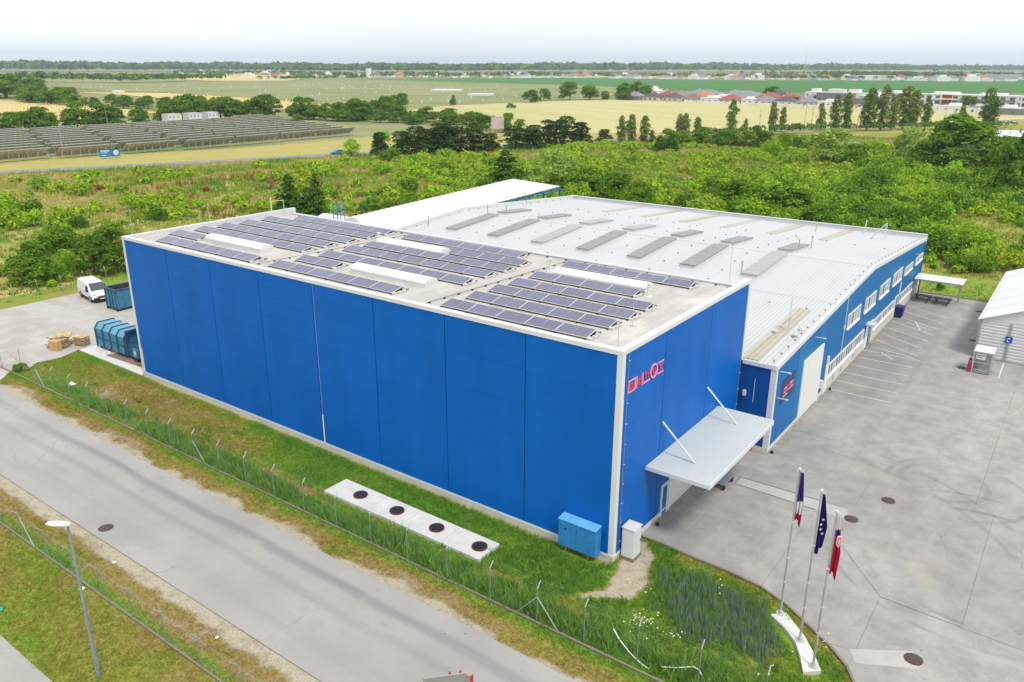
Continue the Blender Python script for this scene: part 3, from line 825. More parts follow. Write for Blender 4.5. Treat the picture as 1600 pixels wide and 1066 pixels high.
def logo(parent, x, y0, z0, wd, ht, edge, fill, s=1.0):
    """a d h e x in boxed, barred, underlined and ringed letters"""
    k = wd / 4.2
    Y = lambda a: y0 + a * k
    Zf = lambda a: z0 + a * ht
    t = .07 * k
    def bar(y1, z1, y2, z2, d=.05, m=edge): MB().box(x, x + d, min(Y(y1), Y(y2)), max(Y(y1), Y(y2)), min(Zf(z1), Zf(z2)), max(Zf(z1), Zf(z2))).obj('stroke', m, parent)
    tt = .08
    # boxed a
    bar(0, 0, .82, .10); bar(0, .9, .82, 1.0); bar(0, .1, .09, .9); bar(.73, .1, .82, .9)
    letter('a', parent, fill, x + .03, Y(.2), Zf(.2), .42 * k, .55 * ht)
    bar(.93, 0, 1.02, 1.0)
    letter('d', parent, fill, x + .03, Y(1.1), Zf(.15), .42 * k, .75 * ht)
    bar(1.6, -.02, 1.69, .98)
    letter('h', parent, fill, x + .03, Y(1.95), Zf(.28), .42 * k, .72 * ht)
    bar(1.78, .0, 2.55, .11)
    # ringed e
    ring = MB(); n = 28; cy, cz = Y(3.02), Zf(.55); r0, r1 = .34 * k, .45 * k; hz = .62 * ht / (.45 * k)
    for i in range(n):
        a, b = 2 * math.pi * i / n, 2 * math.pi * (i + 1) / n
        p = lambda r, th, xx: (xx, cy + r * math.cos(th), cz + r * hz * math.sin(th))
        ring.face(p(r0, a, x + .05), p(r1, a, x + .05), p(r1, b, x + .05), p(r0, b, x + .05))
        ring.face(p(r1, a, x), p(r1, b, x), p(r1, b, x + .05), p(r1, a, x + .05))
        ring.face(p(r0, a, x + .05), p(r0, b, x + .05), p(r0, b, x), p(r0, a, x))
    ring.obj('ring', edge, parent)
    letter('e', parent, fill, x + .03, Y(2.82), Zf(.3), .40 * k, .5 * ht)
    bar(3.5, .92, 4.2, 1.02); bar(3.5, 0, 4.2, .10)
    letter('x', parent, fill, x + .03, Y(3.62), Zf(.25), .46 * k, .55 * ht)
sign_a = empty('wall_sign', (.0, .7, 9.9), 'red letters adhex mounted high on the tall blue wall', 'sign')
logo(sign_a, .012, .7, 9.92, 4.15, .70, M['pink_edge'], M['red_letter'])

# canopy over the gate
can = MB()
y0, y1, x1, zc = 3.55, 13.75, 3.85, 4.5
can = empty('canopy', (0, 3.55, 4.3), 'pale grey corrugated canopy hung over the warehouse gate', 'canopy')
deck = MB(); p = .42; y = y0
prof = []
while y < y1 - .01:
    prof += [(y, zc), (y + .29, zc), (y + .31, zc + .022), (y + .395, zc + .022)]; y += p
for (a, za), (b, zb) in zip(prof[:-1], prof[1:]):
    deck.face((.02, a, za), (x1, a, za - .0), (x1, b, zb), (.02, b, zb))
deck.obj('deck', M['canopy_sheet'], can)
MB().box(.02, x1, y0 - .05, y1 + .05, zc - .06, zc - .012).obj('underside', M['white_flat'], can)
MB().box(x1, x1 + .06, y0 - .08, y1 + .08, zc - .24, zc + .05).obj('fascia', M['white_trim'], can)
MB().box(.02, x1 - .002, y0 - .11, y0 - .05, zc - .22, zc + .04).obj('fascia', M['white_trim'], can)
MB().box(.02, x1 - .002, y1 + .05, y1 + .11, zc - .22, zc + .04).obj('fascia', M['white_trim'], can)
for yy in (5.3, 11.8):
    MB().tube((.03, yy, 6.62), (2.15, yy + .12, zc + .03), .055, n=8).obj('tie_rod', M['white_flat'], can)

# ================================================================== LONG LOW HALL
BX, BY0, BY1, BXL, YR, ZE, ZR = 2.4, 18.2, 72.3, -48.0, 45.3, 6.62, 8.42
def zb(y): return ZE + (ZR - ZE) * (1 - abs(y - YR) / (YR - BY0))
low = empty('factory_hall', (BX, BY0, 0), 'long low blue factory hall with white gabled ribbed roof', 'factory')
def gable_piece(y0, y1, z0, x0, x1, mat, name='wall_panel', drop=.30, parent=None):
    pts = [(y0, z0), (y1, z0), (y1, zb(y1) - drop)]
    if y0 < YR < y1: pts.append((YR, ZR - drop))
    pts.append((y0, zb(y0) - drop))
    mb = MB(); n = len(pts)
    mb.hexa([(x0, a, b) for a, b in pts], [(x1, a, b) for a, b in pts])
    return mb.obj(name, mat, parent or low)
edges = [18.5, 23.35, 26.2, 28.6, 30.2, 36.2, 42.3, 48.2, 54.2, 60.3, 66.3, 72.0]
for i, (a, b) in enumerate(zip(edges[:-1], edges[1:])):
    z0 = .34 if b < 31 else 1.22
    gable_piece(a + .006, b - .006, z0, BX - .09, BX - (.0 if i in (1, 3) else .012), M['blue_b_light'] if i in (1, 3) else M['blue_b'])
MB().box(BXL + .1, BX - .1, BY0 + .05, BY1 - .05, -.1, 6.1).obj('wall_core', M['joint_dark'], low)
MB().box(BXL, BX - .0, BY0 - .02, BY0 + .045, .34, 6.30).obj('wall_panel', wallblue('blue_cladding_shaded', (.006, .075, .30), 9.0, .42), low)  # shade of the enclosed corner put into a darker blue
MB().box(BX - .2, BX + .005, 31.3, 72.2, -.1, 1.215).obj('plinth_wall', M['plinth'], low)
MB().box(-.05, BX + .03, BY0 - .08, BY0 + .03, -.1, .32).obj('plinth', M['plinth'], low)
MB().box(BX - .2, BX + .004, 18.3, 31.3, -.1, .26).obj('plinth', M['plinth'], low)
MB().box(BX + .006, BX + .04, 18.5, 24.8, .22, .33).obj('drip_trim', M['white_trim'], low)
MB().prism([(BX - .36, BY0 - .06), (BX + .04, BY0 - .06), (BX + .04, BY0 + .3), (BX, BY0 + .3), (BX, BY0 - .021), (BX - .36, BY0 - .021)], .05, 6.34).obj('corner_trim', M['white_trim'], low)
MB().prism([(BX - .3, BY1 + .03), (BX + .03, BY1 + .03), (BX + .03, BY1 - .28), (BX - .3, BY1 - .28)], 1.3, 6.3).obj('corner_trim', M['blue_b'], low)
# roof sheets with trapezoid ribs running down the slope
def ribbed(y0, y1, z0, z1, xa, xb, parent, mat, pitch=.333, name='roof_sheet'):
    n = int((xb - xa) / pitch); V, Q = [], []
    for i in range(n + 1):
        x = xa + i * pitch
        for dx, dz in ((0, 0), (pitch * .66, 0), (pitch * .76, .045), (pitch * .92, .045)):
            if x + dx <= xb: V.append((x + dx, dz))
    V.append((xb, 0))
    P, qs = [], []
    for j, (x, dz) in enumerate(V):
        P += [(x, y0, z0 + dz), (x, y1, z1 + dz)]
        if j: qs.append((2 * j - 2, 2 * j, 2 * j + 1, 2 * j - 1))
    org = ORG[parent.name]
    me = np_mesh(name, np.array(P) - np.array(org), np.array(qs), mat=mat)
    return link_mesh(name, me, parent)
for xa, xb in ((BXL + .3, -24.2), (-24.2, BX - .1)):
    ribbed(BY0 - .05, 33.2, ZE - .05, zb(33.2) - .04, xa, xb, low, M['white_roof'])
    ribbed(33.1, YR, zb(33.1) - .025, ZR - .02, xa, xb, low, M['white_roof'])
    ribbed(YR, 58.6, ZR - .02, zb(58.6) - .025, xa, xb, low, M['white_roof'])
    ribbed(58.5, BY1 - .1, zb(58.5) - .04, ZE - .05, xa, xb, low, M['white_roof'])
MB().hexa([(BXL, YR - .35, ZR - .04), (BX, YR - .35, ZR - .04), (BX, YR + .35, ZR - .04), (BXL, YR + .35, ZR - .04)],
          [(BXL, YR - .3, ZR + .035), (BX, YR - .3, ZR + .035), (BX, YR + .3, ZR + .035), (BXL, YR + .3, ZR + .035)]).obj('ridge_cap', M['white_roof'], low)
# verge trims on the right gable, upstand on the left gable, rear parapet
for a, b in ((BY0 - .1, YR), (YR, BY1 + .05)):
    MB().hexa([(BX - .12, a, zb(a) - .32), (BX + .05, a, zb(a) - .32), (BX + .05, b, zb(b) - .32), (BX - .12, b, zb(b) - .32)],
              [(BX - .12, a, zb(a) + .06), (BX + .05, a, zb(a) + .06), (BX + .05, b, zb(b) + .06), (BX - .12, b, zb(b) + .06)]).obj('verge_trim', M['white_trim'], low)
    MB().hexa([(BXL, a, zb(a) - .4), (BXL + .3, a, zb(a) - .4), (BXL + .3, b, zb(b) - .4), (BXL, b, zb(b) - .4)],
              [(BXL, a, zb(a) + .42), (BXL + .3, a, zb(a) + .42), (BXL + .3, b, zb(b) + .42), (BXL, b, zb(b) + .42)]).obj('gable_upstand', M['white_flat'], low)
MB().box(BXL, BX + .04, BY1 - .22, BY1 - .02, 5.9, 7.02).obj('rear_parapet', M['parapet_grey'], low)
MB().box(BXL - .03, BX + .05, BY1 - .28, BY1 + .04, 7.022, 7.08).obj('parapet_coping', M['white_trim'], low)
MB().box(.0, BX - .05, BY0 - .12, BY0 - .02, 6.36, 6.66).obj('eave_trim', M['white_trim'], low)
# ridge skylights
xs_sky = [-42.4, -36.2, -30.2, -24.4, -18.4, -12.6, -6.5]
def skylight(x, y0, y1, mat):
    hw = .75; z = lambda y: zb(y)
    s = MB().hexa([(x - hw, y0, z(y0) - .05), (x + hw, y0, z(y0) - .05), (x + hw, y1, z(y1) - .05), (x - hw, y1, z(y1) - .05)],
                  [(x - hw, y0, z(y0) + .22), (x + hw, y0, z(y0) + .22), (x + hw, y1, z(y1) + .22), (x - hw, y1, z(y1) + .22)]).obj('skylight', M['white_flat'], low)
    n = 7; e = .06
    for i in range(n):
        a = y0 - e + (y1 - y0 + 2 * e) * i / n + .012; b = y0 - e + (y1 - y0 + 2 * e) * (i + 1) / n - .012
        MB().hexa([(x - hw - e, a, z(a) + .225), (x + hw + e, a, z(a) + .225), (x + hw + e, b, z(b) + .225), (x - hw - e, b, z(b) + .225)],
                  [(x - hw - e, a, z(a) + .30), (x + hw + e, a, z(a) + .30), (x + hw + e, b, z(b) + .30), (x - hw - e, b, z(b) + .30)]).obj('cover', mat, s)
light_cov = paint('pale_skylight_cover', (.31, .318, .322), .4, var=.12, scale=1.2, dirt=(.4, .39, .36), damt=.4)
for i, x in enumerate(xs_sky):
    skylight(x, 36.4, 44.6, light_cov if i in (2, 6) else M['sky_cover'])
    skylight(x, 46.4, 51.9, light_cov if i in (2, 3) else M['sky_cover'])
# flush weathered strips
for x, a, b in ((-35.6, 60.6, 71.6), (-29.8, 60.4, 71.6), (-24.0, 60, 71.6), (-18.2, 59.6, 71.6), (-12.3, 59.2, 71.6), (-6.2, 59.0, 71.6), (.35, 18.5, 30.4)):
    st = MB()
    for k in range(3):
        u0 = x - .55 + k * .37
        st.hexa([(u0, a, zb(a) - .03), (u0 + .355, a, zb(a) - .03), (u0 + .355, b, zb(b) - .03), (u0, b, zb(b) - .03)],
                [(u0 + .02, a, zb(a) + .03), (u0 + .335, a, zb(a) + .03), (u0 + .335, b, zb(b) + .03), (u0 + .02, b, zb(b) + .03)])
    st.obj('rooflight_strip', M['strip'], low)
# roof furniture
sg = MB()
for y, xs in ((30.6, np.arange(-46, 2, 3.1)), (58.0, np.arange(-46, 2, 3.1))):
    for k, x in enumerate(xs):
        sg.box(x, x + .09, y, y + .08, zb(y) - .03, zb(y) + .08)
for x in (-39.3, -33.2, -27.3, -21.4, -15.5, -9.5):
    for y in np.arange(34, 62, 3.2):
        if abs(y - YR) > 1: sg.box(x, x + .1, y, y + .1, zb(y) - .03, zb(y) + .08)
for y in np.arange(19, 71, 1.5): sg.box(BX - .55, BX - .47, y, y + .08, zb(y) - .02, zb(y) + .07)
for y in np.arange(20, 71, 2.0): sg.box(BXL + .45, BXL + .53, y, y + .08, zb(y) - .02, zb(y) + .1)
sg.obj('conductor_block', M['roof_block'], low, kind='stuff')
for x, y, h in ((-46.3, 36.8, 1.1), (-43.9, 45.3, 1.0), (-42.6, 47.6, .9), (-6.0, 49.2, 1.0), (-5.4, 51.6, 1.2), (-7.6, 37.4, 1.0), (-46.8, 58, .9), (-9, 66, .9)):
    MB().tube((x, y, zb(y) - .05), (x, y, zb(y) + h), .05, n=8).tube((x, y, zb(y) + h), (x, y, zb(y) + h + .08), .11, n=8).obj('vent_pipe', M['grey_metal'], low)
hatch = MB()
for y in (65.6, 66.4):
    hatch.tube((-2.6, y, zb(y)), (-1.1, y, zb(y) + 1.9), .04).tube((-1.1, y, zb(y)), (-1.1, y, zb(y) + 1.9), .04)
for k in range(6):
    t_ = k / 6 + .08; hatch.tube((-2.6 + 1.5 * t_, 65.6, zb(66) + 1.9 * t_), (-2.6 + 1.5 * t_, 66.4, zb(66) + 1.9 * t_), .02)
hatch.obj('access_stair', M['white_flat'], low)
MB().tube((-4.2, 70, zb(70)), (-4.2, 70, zb(70) + 1.6), .07).obj('vent_pipe', M['white_flat'], low)
# wall openings on the yard side
X0 = BX - .012
def window(y0, y1, z0, z1, n, mats, parent=low, name='window', fr=.09, bar=.05):
    w = MB().box(X0, X0 + .075, y0, y0 + fr, z0, z1).box(X0, X0 + .075, y1 - fr, y1, z0, z1).box(X0, X0 + .075, y0 + fr, y1 - fr, z0, z0 + fr).box(X0, X0 + .075, y0 + fr, y1 - fr, z1 - fr, z1)
    st = (y1 - y0 - 2 * fr) / n
    for i in range(1, n):
        yy = y0 + fr + st * i; w.box(X0, X0 + .06, yy - bar, yy + bar, z0 + fr, z1 - fr)
    w = w.obj(name, M['frame_white'], parent)
    for i in range(n):
        a = y0 + fr + st * i + (bar if i else 0); b = y0 + fr + st * (i + 1) - (bar if i < n - 1 else 0)
        MB().box(X0, X0 + .022, a, b, z0 + fr, z1 - fr).obj('pane', mats[i % len(mats)], w)
    MB().box(X0, X0 + .14, y0 - .05, y1 + .05, z0 - .07, z0 - .002).obj('sill', M['frame_white'], w)
for i, y in enumerate((37.25, 43.25, 49.2, 55.2, 61.2, 67.1)):
    window(y, y + 4.25, 4.25, 5.6 if i < 4 else 5.05, 4, [M['glass_pale'], M['glass'], M['glass_pale'], M['glass_pale']])
window(32.4, 44.5, 1.22, 2.40, 15, [M['glass'], M['glass'], M['glass_pale'], M['glass']])
window(48.3, 57.6, 1.24, 2.25, 11, [M['glass'], M['glass_pale'], M['glass']])
window(60.6, 71.6, 1.24, 2.22, 12, [M['glass'], M['glass_pale']])
gd = MB()
for i in range(9): gd.box(X0, X0 + .05, 24.95, 29.8, .06 + i * .54, .585 + i * .54)
gd = gd.obj('garage_door', M['door_white'], low)
MB().box(X0, X0 + .10, 24.8, 24.95, 0, 5.02).box(X0, X0 + .10, 29.8, 30.0, 0, 5.02).box(X0, X0 + .10, 24.95, 29.8, 4.92, 5.02).obj('frame', M['frame_white'], gd)
MB().box(X0, X0 + .3, 30.02, 30.35, 1.1, 1.75).obj('gate_control_box', M['white_flat'], low)
for y0, y1, zt in ((31.75, 32.3, 2.45), (45.4, 47.9, 2.4), (58.0, 59.5, 2.35)):
    w_ = y1 - y0
    d = MB().box(X0 + .02, X0 + .04, y0, y1, 0, zt).obj('door', M['blue_steel'] if w_ > 1 else M['frame_white'], low)
    MB().box(X0 + .02, X0 + .10, y0 - .1, y0 + .06, 0, zt + .1).box(X0 + .02, X0 + .10, y1 - .06, y1 + .1, 0, zt + .1).box(X0 + .02, X0 + .10, y0 + .06, y1 - .06, zt, zt + .1).obj('frame', M['frame_white'], d)
    if w_ > 1:
        MB().box(X0 + .041, X0 + .055, y0 + .15, y0 + .15 + w_ * .34, .1, zt - .1).obj('leaf', M['frame_white'], d)
        MB().box(X0 + .041, X0 + .055, y1 - .15 - w_ * .34, y1 - .15, .1, zt - .1).obj('leaf', M['glass'], d)
MB().box(X0, X0 + .8, 45.1, 46.2, 2.55, 2.72).obj('porch_roof', M['white_flat'], low)
MB().box(X0, X0 + .15, 31.95, 32.15, 2.55, 3.3).obj('vent_hood', M['frame_white'], low)
for y in (36.15,): MB().tube((BX + .05, y, 2.6), (BX + .05, y, zb(y) - .3), .04, n=6).box(BX, BX + .12, y - .12, y + .12, 4.6, 4.9).obj('downpipe', M['white_flat'], low)
MB().tube((BX + .05, 59.75, 2.5), (BX + .05, 59.75, 3.8), .09, n=8).obj('vent_pipe', M['white_flat'], low)
for y, z in ((19.0, 6.0), (19.0, 4.0), (27.2, 6.3), (43, 5.9), (66.5, 5.7)):
    MB().tube((BX, y, z), (BX + .75, y, z + .04), .035, n=6).box(BX + .6, BX + .8, y - .05, y + .05, z - .02, z + .06).obj('wall_lamp', M['white_flat'], low)
for y in (34.5, 37.0, 41.3): MB().box(BX + .005, BX + .03, y, y + .55, .35, .8).obj('bay_plate', paint('bay_plate', (.35, .37, .5), .5), low)
MB().tube((1.0, BY0 - .06, 3.6), (1.0, BY0 - .06, 5.4), .02).obj('conduit', M['white_flat'], low)
MB().box(.25, .45, BY0 - .22, BY0 - .02, 4.0, 4.4).obj('wall_lamp', M['white_flat'], low)
sign_b = empty('panel_sign', (BX, 19.95, 3.1), 'navy sign panel with small red letters by the factory garage door', 'sign')
MB().box(BX - .010, BX + .02, 19.95, 22.85, 3.15, 4.95).obj('panel', M['navy_panel'], sign_b)
logo(sign_b, BX + .021, 20.35, 3.85, 2.2, .42, M['pink_edge'], M['red_letter'])
MB().box(BX + .021, BX + .03, 20.3, 21.4, 3.56, 3.62).obj('underline', M['white_flat'], sign_b)

# small building bits behind the tall hall
link = empty('link_building', (-46, 18.3, 0), 'low white link roof with curved rooflight behind the tall warehouse', 'building')
MB().box(-47.2, -38.0, 18.2, 24.0, 0, 10.2).obj('wall', M['white_flat'], link)
br = MB(); n = 12
for i in range(n):
    a, b = math.pi * i / n, math.pi * (i + 1) / n
    br.face((-46.6, 21 - 1.5 * math.cos(a), 10.6 + 1.45 * math.sin(a)), (-42.6, 21 - 1.5 * math.cos(a), 10.6 + 1.45 * math.sin(a)), (-42.6, 21 - 1.5 * math.cos(b), 10.6 + 1.45 * math.sin(b)), (-46.6, 21 - 1.5 * math.cos(b), 10.6 + 1.45 * math.sin(b)))
br.face(*[(-42.6, 21 - 1.5 * math.cos(math.pi * i / n), 10.6 + 1.45 * math.sin(math.pi * i / n)) for i in range(n + 1)])
br.face(*[(-46.6, 21 - 1.5 * math.cos(math.pi * i / n), 10.6 + 1.45 * math.sin(math.pi * i / n)) for i in reversed(range(n + 1))])
br.v = [(x, y, z - .45) for x, y, z in br.v]
br.obj('curved_rooflight', M['canopy_sheet'], link)
lad = MB()
for x in (-42.2, -41.6): lad.tube((x, 18.5, 9), (x, 18.5, 13.3), .035).tube((x, 18.5, 13.3), (x, 19.4, 13.3), .03).tube((x, 19.4, 13.3), (x, 19.4, 11), .03)
for z in np.arange(9, 12.6, .3): lad.tube((-42.2, 18.5, z), (-41.6, 18.5, z), .018)
for z in (12.3, 12.8, 13.3): lad.path([(-42.2, 18.5, z), (-42.2, 19.4, z), (-41.6, 19.4, z), (-41.6, 18.5, z)], .025)
lad.obj('roof_ladder', M['blue_steel'], None, 'blue caged roof ladder rising behind the tall warehouse', 'ladder')
MB().tube((-47.4, 15.2, 12.4), (-47.4, 15.2, 13.9), .05).tube((-47.4, 15.2, 13.5), (-46.9, 16.3, 13.5), .03).tube((-46.9, 16.3, 12.4), (-46.9, 16.3, 13.6), .03).obj('parapet_rail', M['yellow_paint'], None, 'small yellow handrail at the rear left parapet of the warehouse', 'handrail')

# open-sided shed with white roof behind the halls
shed = empty('open_shed', (-60, 60, 0), 'long open shed with bright white roof and blue steel frame', 'shed')
r0, r1, l1, l0 = (-54.9, 22.0), (-60.9, 88.6), (-72.3, 89.6), (-64.5, 22.0)
def lerp(a, b, t): return tuple(x + (y - x) * t for x, y in zip(a, b))
sh = MB()
nr = 110
for i in range(nr):
    a0, a1 = i / nr, (i + 1) / nr
    zz = .05 if i % 2 else 0
    sh.hexa([(*lerp(r0, r1, a0), 5.4 + zz), (*lerp(r0, r1, a1), 5.4 + zz), (*lerp(l0, l1, a1), 5.7 + zz), (*lerp(l0, l1, a0), 5.7 + zz)],
            [(*lerp(r0, r1, a0), 5.46 + zz), (*lerp(r0, r1, a1), 5.46 + zz), (*lerp(l0, l1, a1), 5.76 + zz), (*lerp(l0, l1, a0), 5.76 + zz)])
sh.obj('roof', M['roof_white_bright'], shed)
MB().tube((*r0, 5.15), (*r1, 5.15), .16, n=4).obj('beam', M['blue_steel'], shed)
MB().tube((*r0, 4.7), (*r1, 4.7), .07, n=4).obj('beam', M['blue_steel'], shed)
MB().tube((*l0, 5.4), (*l1, 5.4), .16, n=4).obj('beam', M['blue_steel'], shed)
for i in range(12):
    t_ = i / 11
    for a, b in ((r0, r1), (l0, l1)):
        q = lerp(a, b, t_); MB().rbox((q[0], q[1], 0), (.26, .26, 5.2)).obj('post', M['blue_steel'], shed)
    qa, qb = lerp(r0, r1, t_), lerp(l0, l1, t_); MB().tube((*qa, 5.15), (*qb, 5.4), .1, n=4).obj('rafter', M['blue_steel'], shed)

# white storage hall at the right of the yard
tent = empty('storage_hall', (11.4, 49.8, 0), 'white ribbed storage hall with grey posts at the right of the yard', 'hall')
TX0, TX1, TXR, TY0, TY1 = 11.4, 24.4, 17.9, 49.8, 72.3
def zt(x): return 3.85 + (6.55 - 3.85) * (1 - abs(x - TXR) / (TXR - TX0))
wallm = MB(); z = .05
wy = []
while z < 3.7: wy += [(z, 0), (z + .13, 0), (z + .15, .03), (z + .28, .03)]; z += .3
for x0, x1 in ((11.55, 13.85), (14.05, 17.6), (17.8, 21), (21.2, 24.3)):
    wp = MB()
    for (a, da), (b, db) in zip(wy[:-1], wy[1:]): wp.face((x0, TY0 - da, a), (x1, TY0 - da, a), (x1, TY0 - db, b), (x0, TY0 - db, b))
    wp.obj('wall_sheet', M['white_flat'], tent)
wp = MB()
for (a, da), (b, db) in zip(wy[:-1], wy[1:]): wp.face((TX0 + .1 - da, TY1, a), (TX0 + .1 - da, TY0, a), (TX0 + .1 - db, TY0, b), (TX0 + .1 - db, TY1, b))
wp.obj('wall_sheet', M['white_flat'], tent)
MB().face((TX0, TY0 - .02, 3.7), (TX1, TY0 - .02, 3.7), (TX1, TY0 - .02, zt(TX1) - .05), (TXR, TY0 - .02, zt(TXR) - .05), (TX0, TY0 - .02, zt(TX0) - .05)).obj('gable', M['white_flat'], tent)
for x in (11.45, 13.95, 17.7, 21.1): MB().box(x - .1, x + .1, TY0 - .09, TY0 + .1, 0, 3.75).obj('post', M['grey_metal'], tent)
nb = 6
for i in range(nb):
    a, b = TY0 - .25 + i * (TY1 - TY0 + .25) / nb, TY0 - .25 + (i + 1) * (TY1 - TY0 + .25) / nb - .03
    for xa, xb in ((TX0 - .2, TXR), (TXR, TX1 + .2)):
        za, zb_ = zt(xa), zt(xb)
        MB().hexa([(xa, a, za - .06), (xb, a, zb_ - .06), (xb, b, zb_ - .06), (xa, b, za - .06)], [(xa, a, za), (xb, a, zb_), (xb, b, zb_ - .02), (xa, b, za - .02)]).obj('roof_panel', M['roof_white_bright'], tent)
for x in (13.95, 16.9):
    s_ = MB().box(x - .28, x + .28, TY0 - .13, TY0 - .10, 1.9, 2.5).obj('bay_sign', paint('blue_sign', (.02, .05, .32), .4), tent)
    letter('P', s_, M['white_flat'], 0, 0, 0, .001, .001) if False else None
    MB().box(x - .12, x + .14, TY0 - .136, TY0 - .131, 2.0, 2.06).box(x - .12, x - .05, TY0 - .136, TY0 - .131, 2.06, 2.4).box(x - .05, x + .1, TY0 - .136, TY0 - .131, 2.3, 2.4).obj('pictogram', M['white_flat'], s_)

# ================================================================== ROOF OF THE TALL HALL
# solar rows: (block, first x, y of lower edge, number of modules)
MODW, MODD, TILT = 2.06, 1.05, rad(11)
pv_me = MB().box(.031, MODW / 2 - .008, .023, MODD - .023, .03, .040).box(MODW / 2 + .008, MODW - .043, .023, MODD - .023, .03, .040).mesh('solar_cells', mat=M['pv'])
fr_me = MB().box(0, MODW - .012, 0, MODD, 0, .030).box(0, .03, 0, MODD, .030, .048).box(MODW - .042, MODW - .012, 0, MODD, .030, .048).box(.03, MODW - .042, 0, .022, .030, .048).box(.03, MODW - .042, MODD - .022, MODD, .030, .048).box(MODW / 2 - .007, MODW / 2 + .007, .018, MODD - .018, .030, .043).mesh('panel_frame', mat=M['pv_frame'])
ROWS = [('right', -12.95, .85, 5, 'front'), ('right', -12.97, 3.25, 5, 'second'), ('right', -12.98, 5.6, 5, 'third'), ('right', -13.1, 7.95, 5, 'fourth'), ('right', -13.2, 10.5, 4, 'fifth'), ('right', -13.4, 15.0, 5, 'rearmost'),
        ('middle', -29.6, 1.05, 6, 'front'), ('middle', -29.7, 3.5, 2, 'second'), ('middle', -29.7, 5.8, 7, 'third'), ('middle', -29.9, 8.4, 7, 'fourth'), ('middle', -29.95, 10.7, 7, 'fifth'), ('middle', -24.0, 13.0, 4, 'sixth'), ('middle', -29.95, 15.25, 6, 'rearmost'),
        ('left', -44.1, 1.0, 6, 'front'), ('left', -46.1, 3.35, 2, 'second'), ('left', -46.2, 5.85, 7, 'third'), ('left', -46.3, 8.2, 7, 'fourth'), ('left', -46.3, 10.6, 7, 'fifth'), ('left', -46.5, 13.2, 7, 'sixth'), ('left', -44.6, 15.5, 6, 'rearmost')]
NUM = {2: 'two', 4: 'four', 5: 'five', 6: 'six', 7: 'seven'}
for blk, x0, y, n, which in ROWS:
    z = roof_z(y) + .09
    row = empty('solar_panel_row', (x0, y, z - .09), f'{which} row of {NUM[n]} dark solar modules in the {blk} block on the warehouse roof', 'solar panels', 'solar rows on the warehouse roof')
    for i in range(n):
        p = link_mesh('solar_panel', fr_me, row); p.location = (i * MODW, 0, .09); p.rotation_euler = (TILT, 0, 0)
        c = link_mesh('cells', pv_me, p)
    yt, zt_ = y + MODD * math.cos(TILT), z + MODD * math.sin(TILT)
    xe = x0 + n * MODW
    MB().hexa([(x0 + .05, yt + .03, zt_ - .04), (xe - .05, yt + .03, zt_ - .04), (xe - .05, yt + .50, z - .06), (x0 + .05, yt + .50, z - .06)],
              [(x0 + .05, yt + .03, zt_ - .03), (xe - .05, yt + .03, zt_ - .03), (xe - .05, yt + .505, z - .05), (x0 + .05, yt + .505, z - .05)]).obj('wind_deflector', M['deflector'], row)
    rl = MB()
    for i in range(n + 1):
        xx = x0 + i * MODW - .01
        xx = min(max(xx, x0 + .02), xe - .06)
        rl.box(xx - .03, xx + .03, y - .1, yt + .6, z - .09, z - .055)
        rl.face((xx, y, z - .05), (xx, yt, z - .05), (xx, yt, zt_))
    rl.obj('mounting_rail', M['dark_metal'], row)
    for k in range(3):
        yy = y + .15 + k * .42
        MB().rbox((xe + .1 + .06 * (k % 2), yy, 0), (.24, .30, .13), .2 * k, z0=roof_z(yy)).obj('ballast_block', M['ballast'], row)
# barrel rooflights
WHICH = [(-41.3, -34.0, 4.3, 'left front'), (-23.9, -16.8, 4.3, 'middle front'), (-29.7, -22.7, 12.6, 'middle rear'), (-12.2, -5.0, 12.75, 'right rear')]
for xa, xb, yc, wh in WHICH:
    zb0 = roof_z(yc)
    sk = empty('barrel_rooflight', (xa, yc, zb0), f'long white barrel rooflight among the solar rows, {wh} of the warehouse roof', 'rooflight', 'barrel rooflights on the warehouse roof')
    MB().box(xa, xb, yc - .62, yc + .62, zb0 - .05, zb0 + .28).obj('curb', M['white_flat'], sk)
    n = 10; hw = .64; hh = .30
    arc = [(yc - hw * math.cos(math.pi * i / n), zb0 + .285 + hh * math.sin(math.pi * i / n)) for i in range(n + 1)]
    npan = 6
    for k in range(npan):
        a, b = xa - .03 + (xb - xa + .06) * k / npan + .01, xa - .03 + (xb - xa + .06) * (k + 1) / npan - .01
        m = MB()
        for (y0_, z0_), (y1_, z1_) in zip(arc[:-1], arc[1:]): m.face((a, y0_, z0_), (b, y0_, z0_), (b, y1_, z1_), (a, y1_, z1_))
        if k == npan - 1: m.face(*[(b, y_, z_) for y_, z_ in arc])
        if k == 0: m.face(*[(a, y_, z_) for y_, z_ in reversed(arc)])
        m.obj('glazing', M['barrel'], sk)
for i, (x, y, lab) in enumerate(((-29.9, 12.5, 'left end of the middle rear rooflight'), (-13.3, 13.4, 'left end of the right rear rooflight'), (-4.3, 11.3, 'right end of the right rear rooflight'))):
    z = roof_z(y)
    v = empty('vent_cowl', (x, y, z), f'white vent cowl on the warehouse roof at the {lab}', 'vent', 'white vent cowls')
    MB().tube((x, y, z - .02), (x, y, z + .85), .08, n=10).obj('pipe', M['white_flat'], v)
    MB().tube((x, y, z + .85), (x, y, z + .95), .16, n=10).obj('cap', M['white_flat'], v)
    MB().disc((x, y), .28, z - .02, z + .06, 12).obj('flange', M['white_flat'], v)
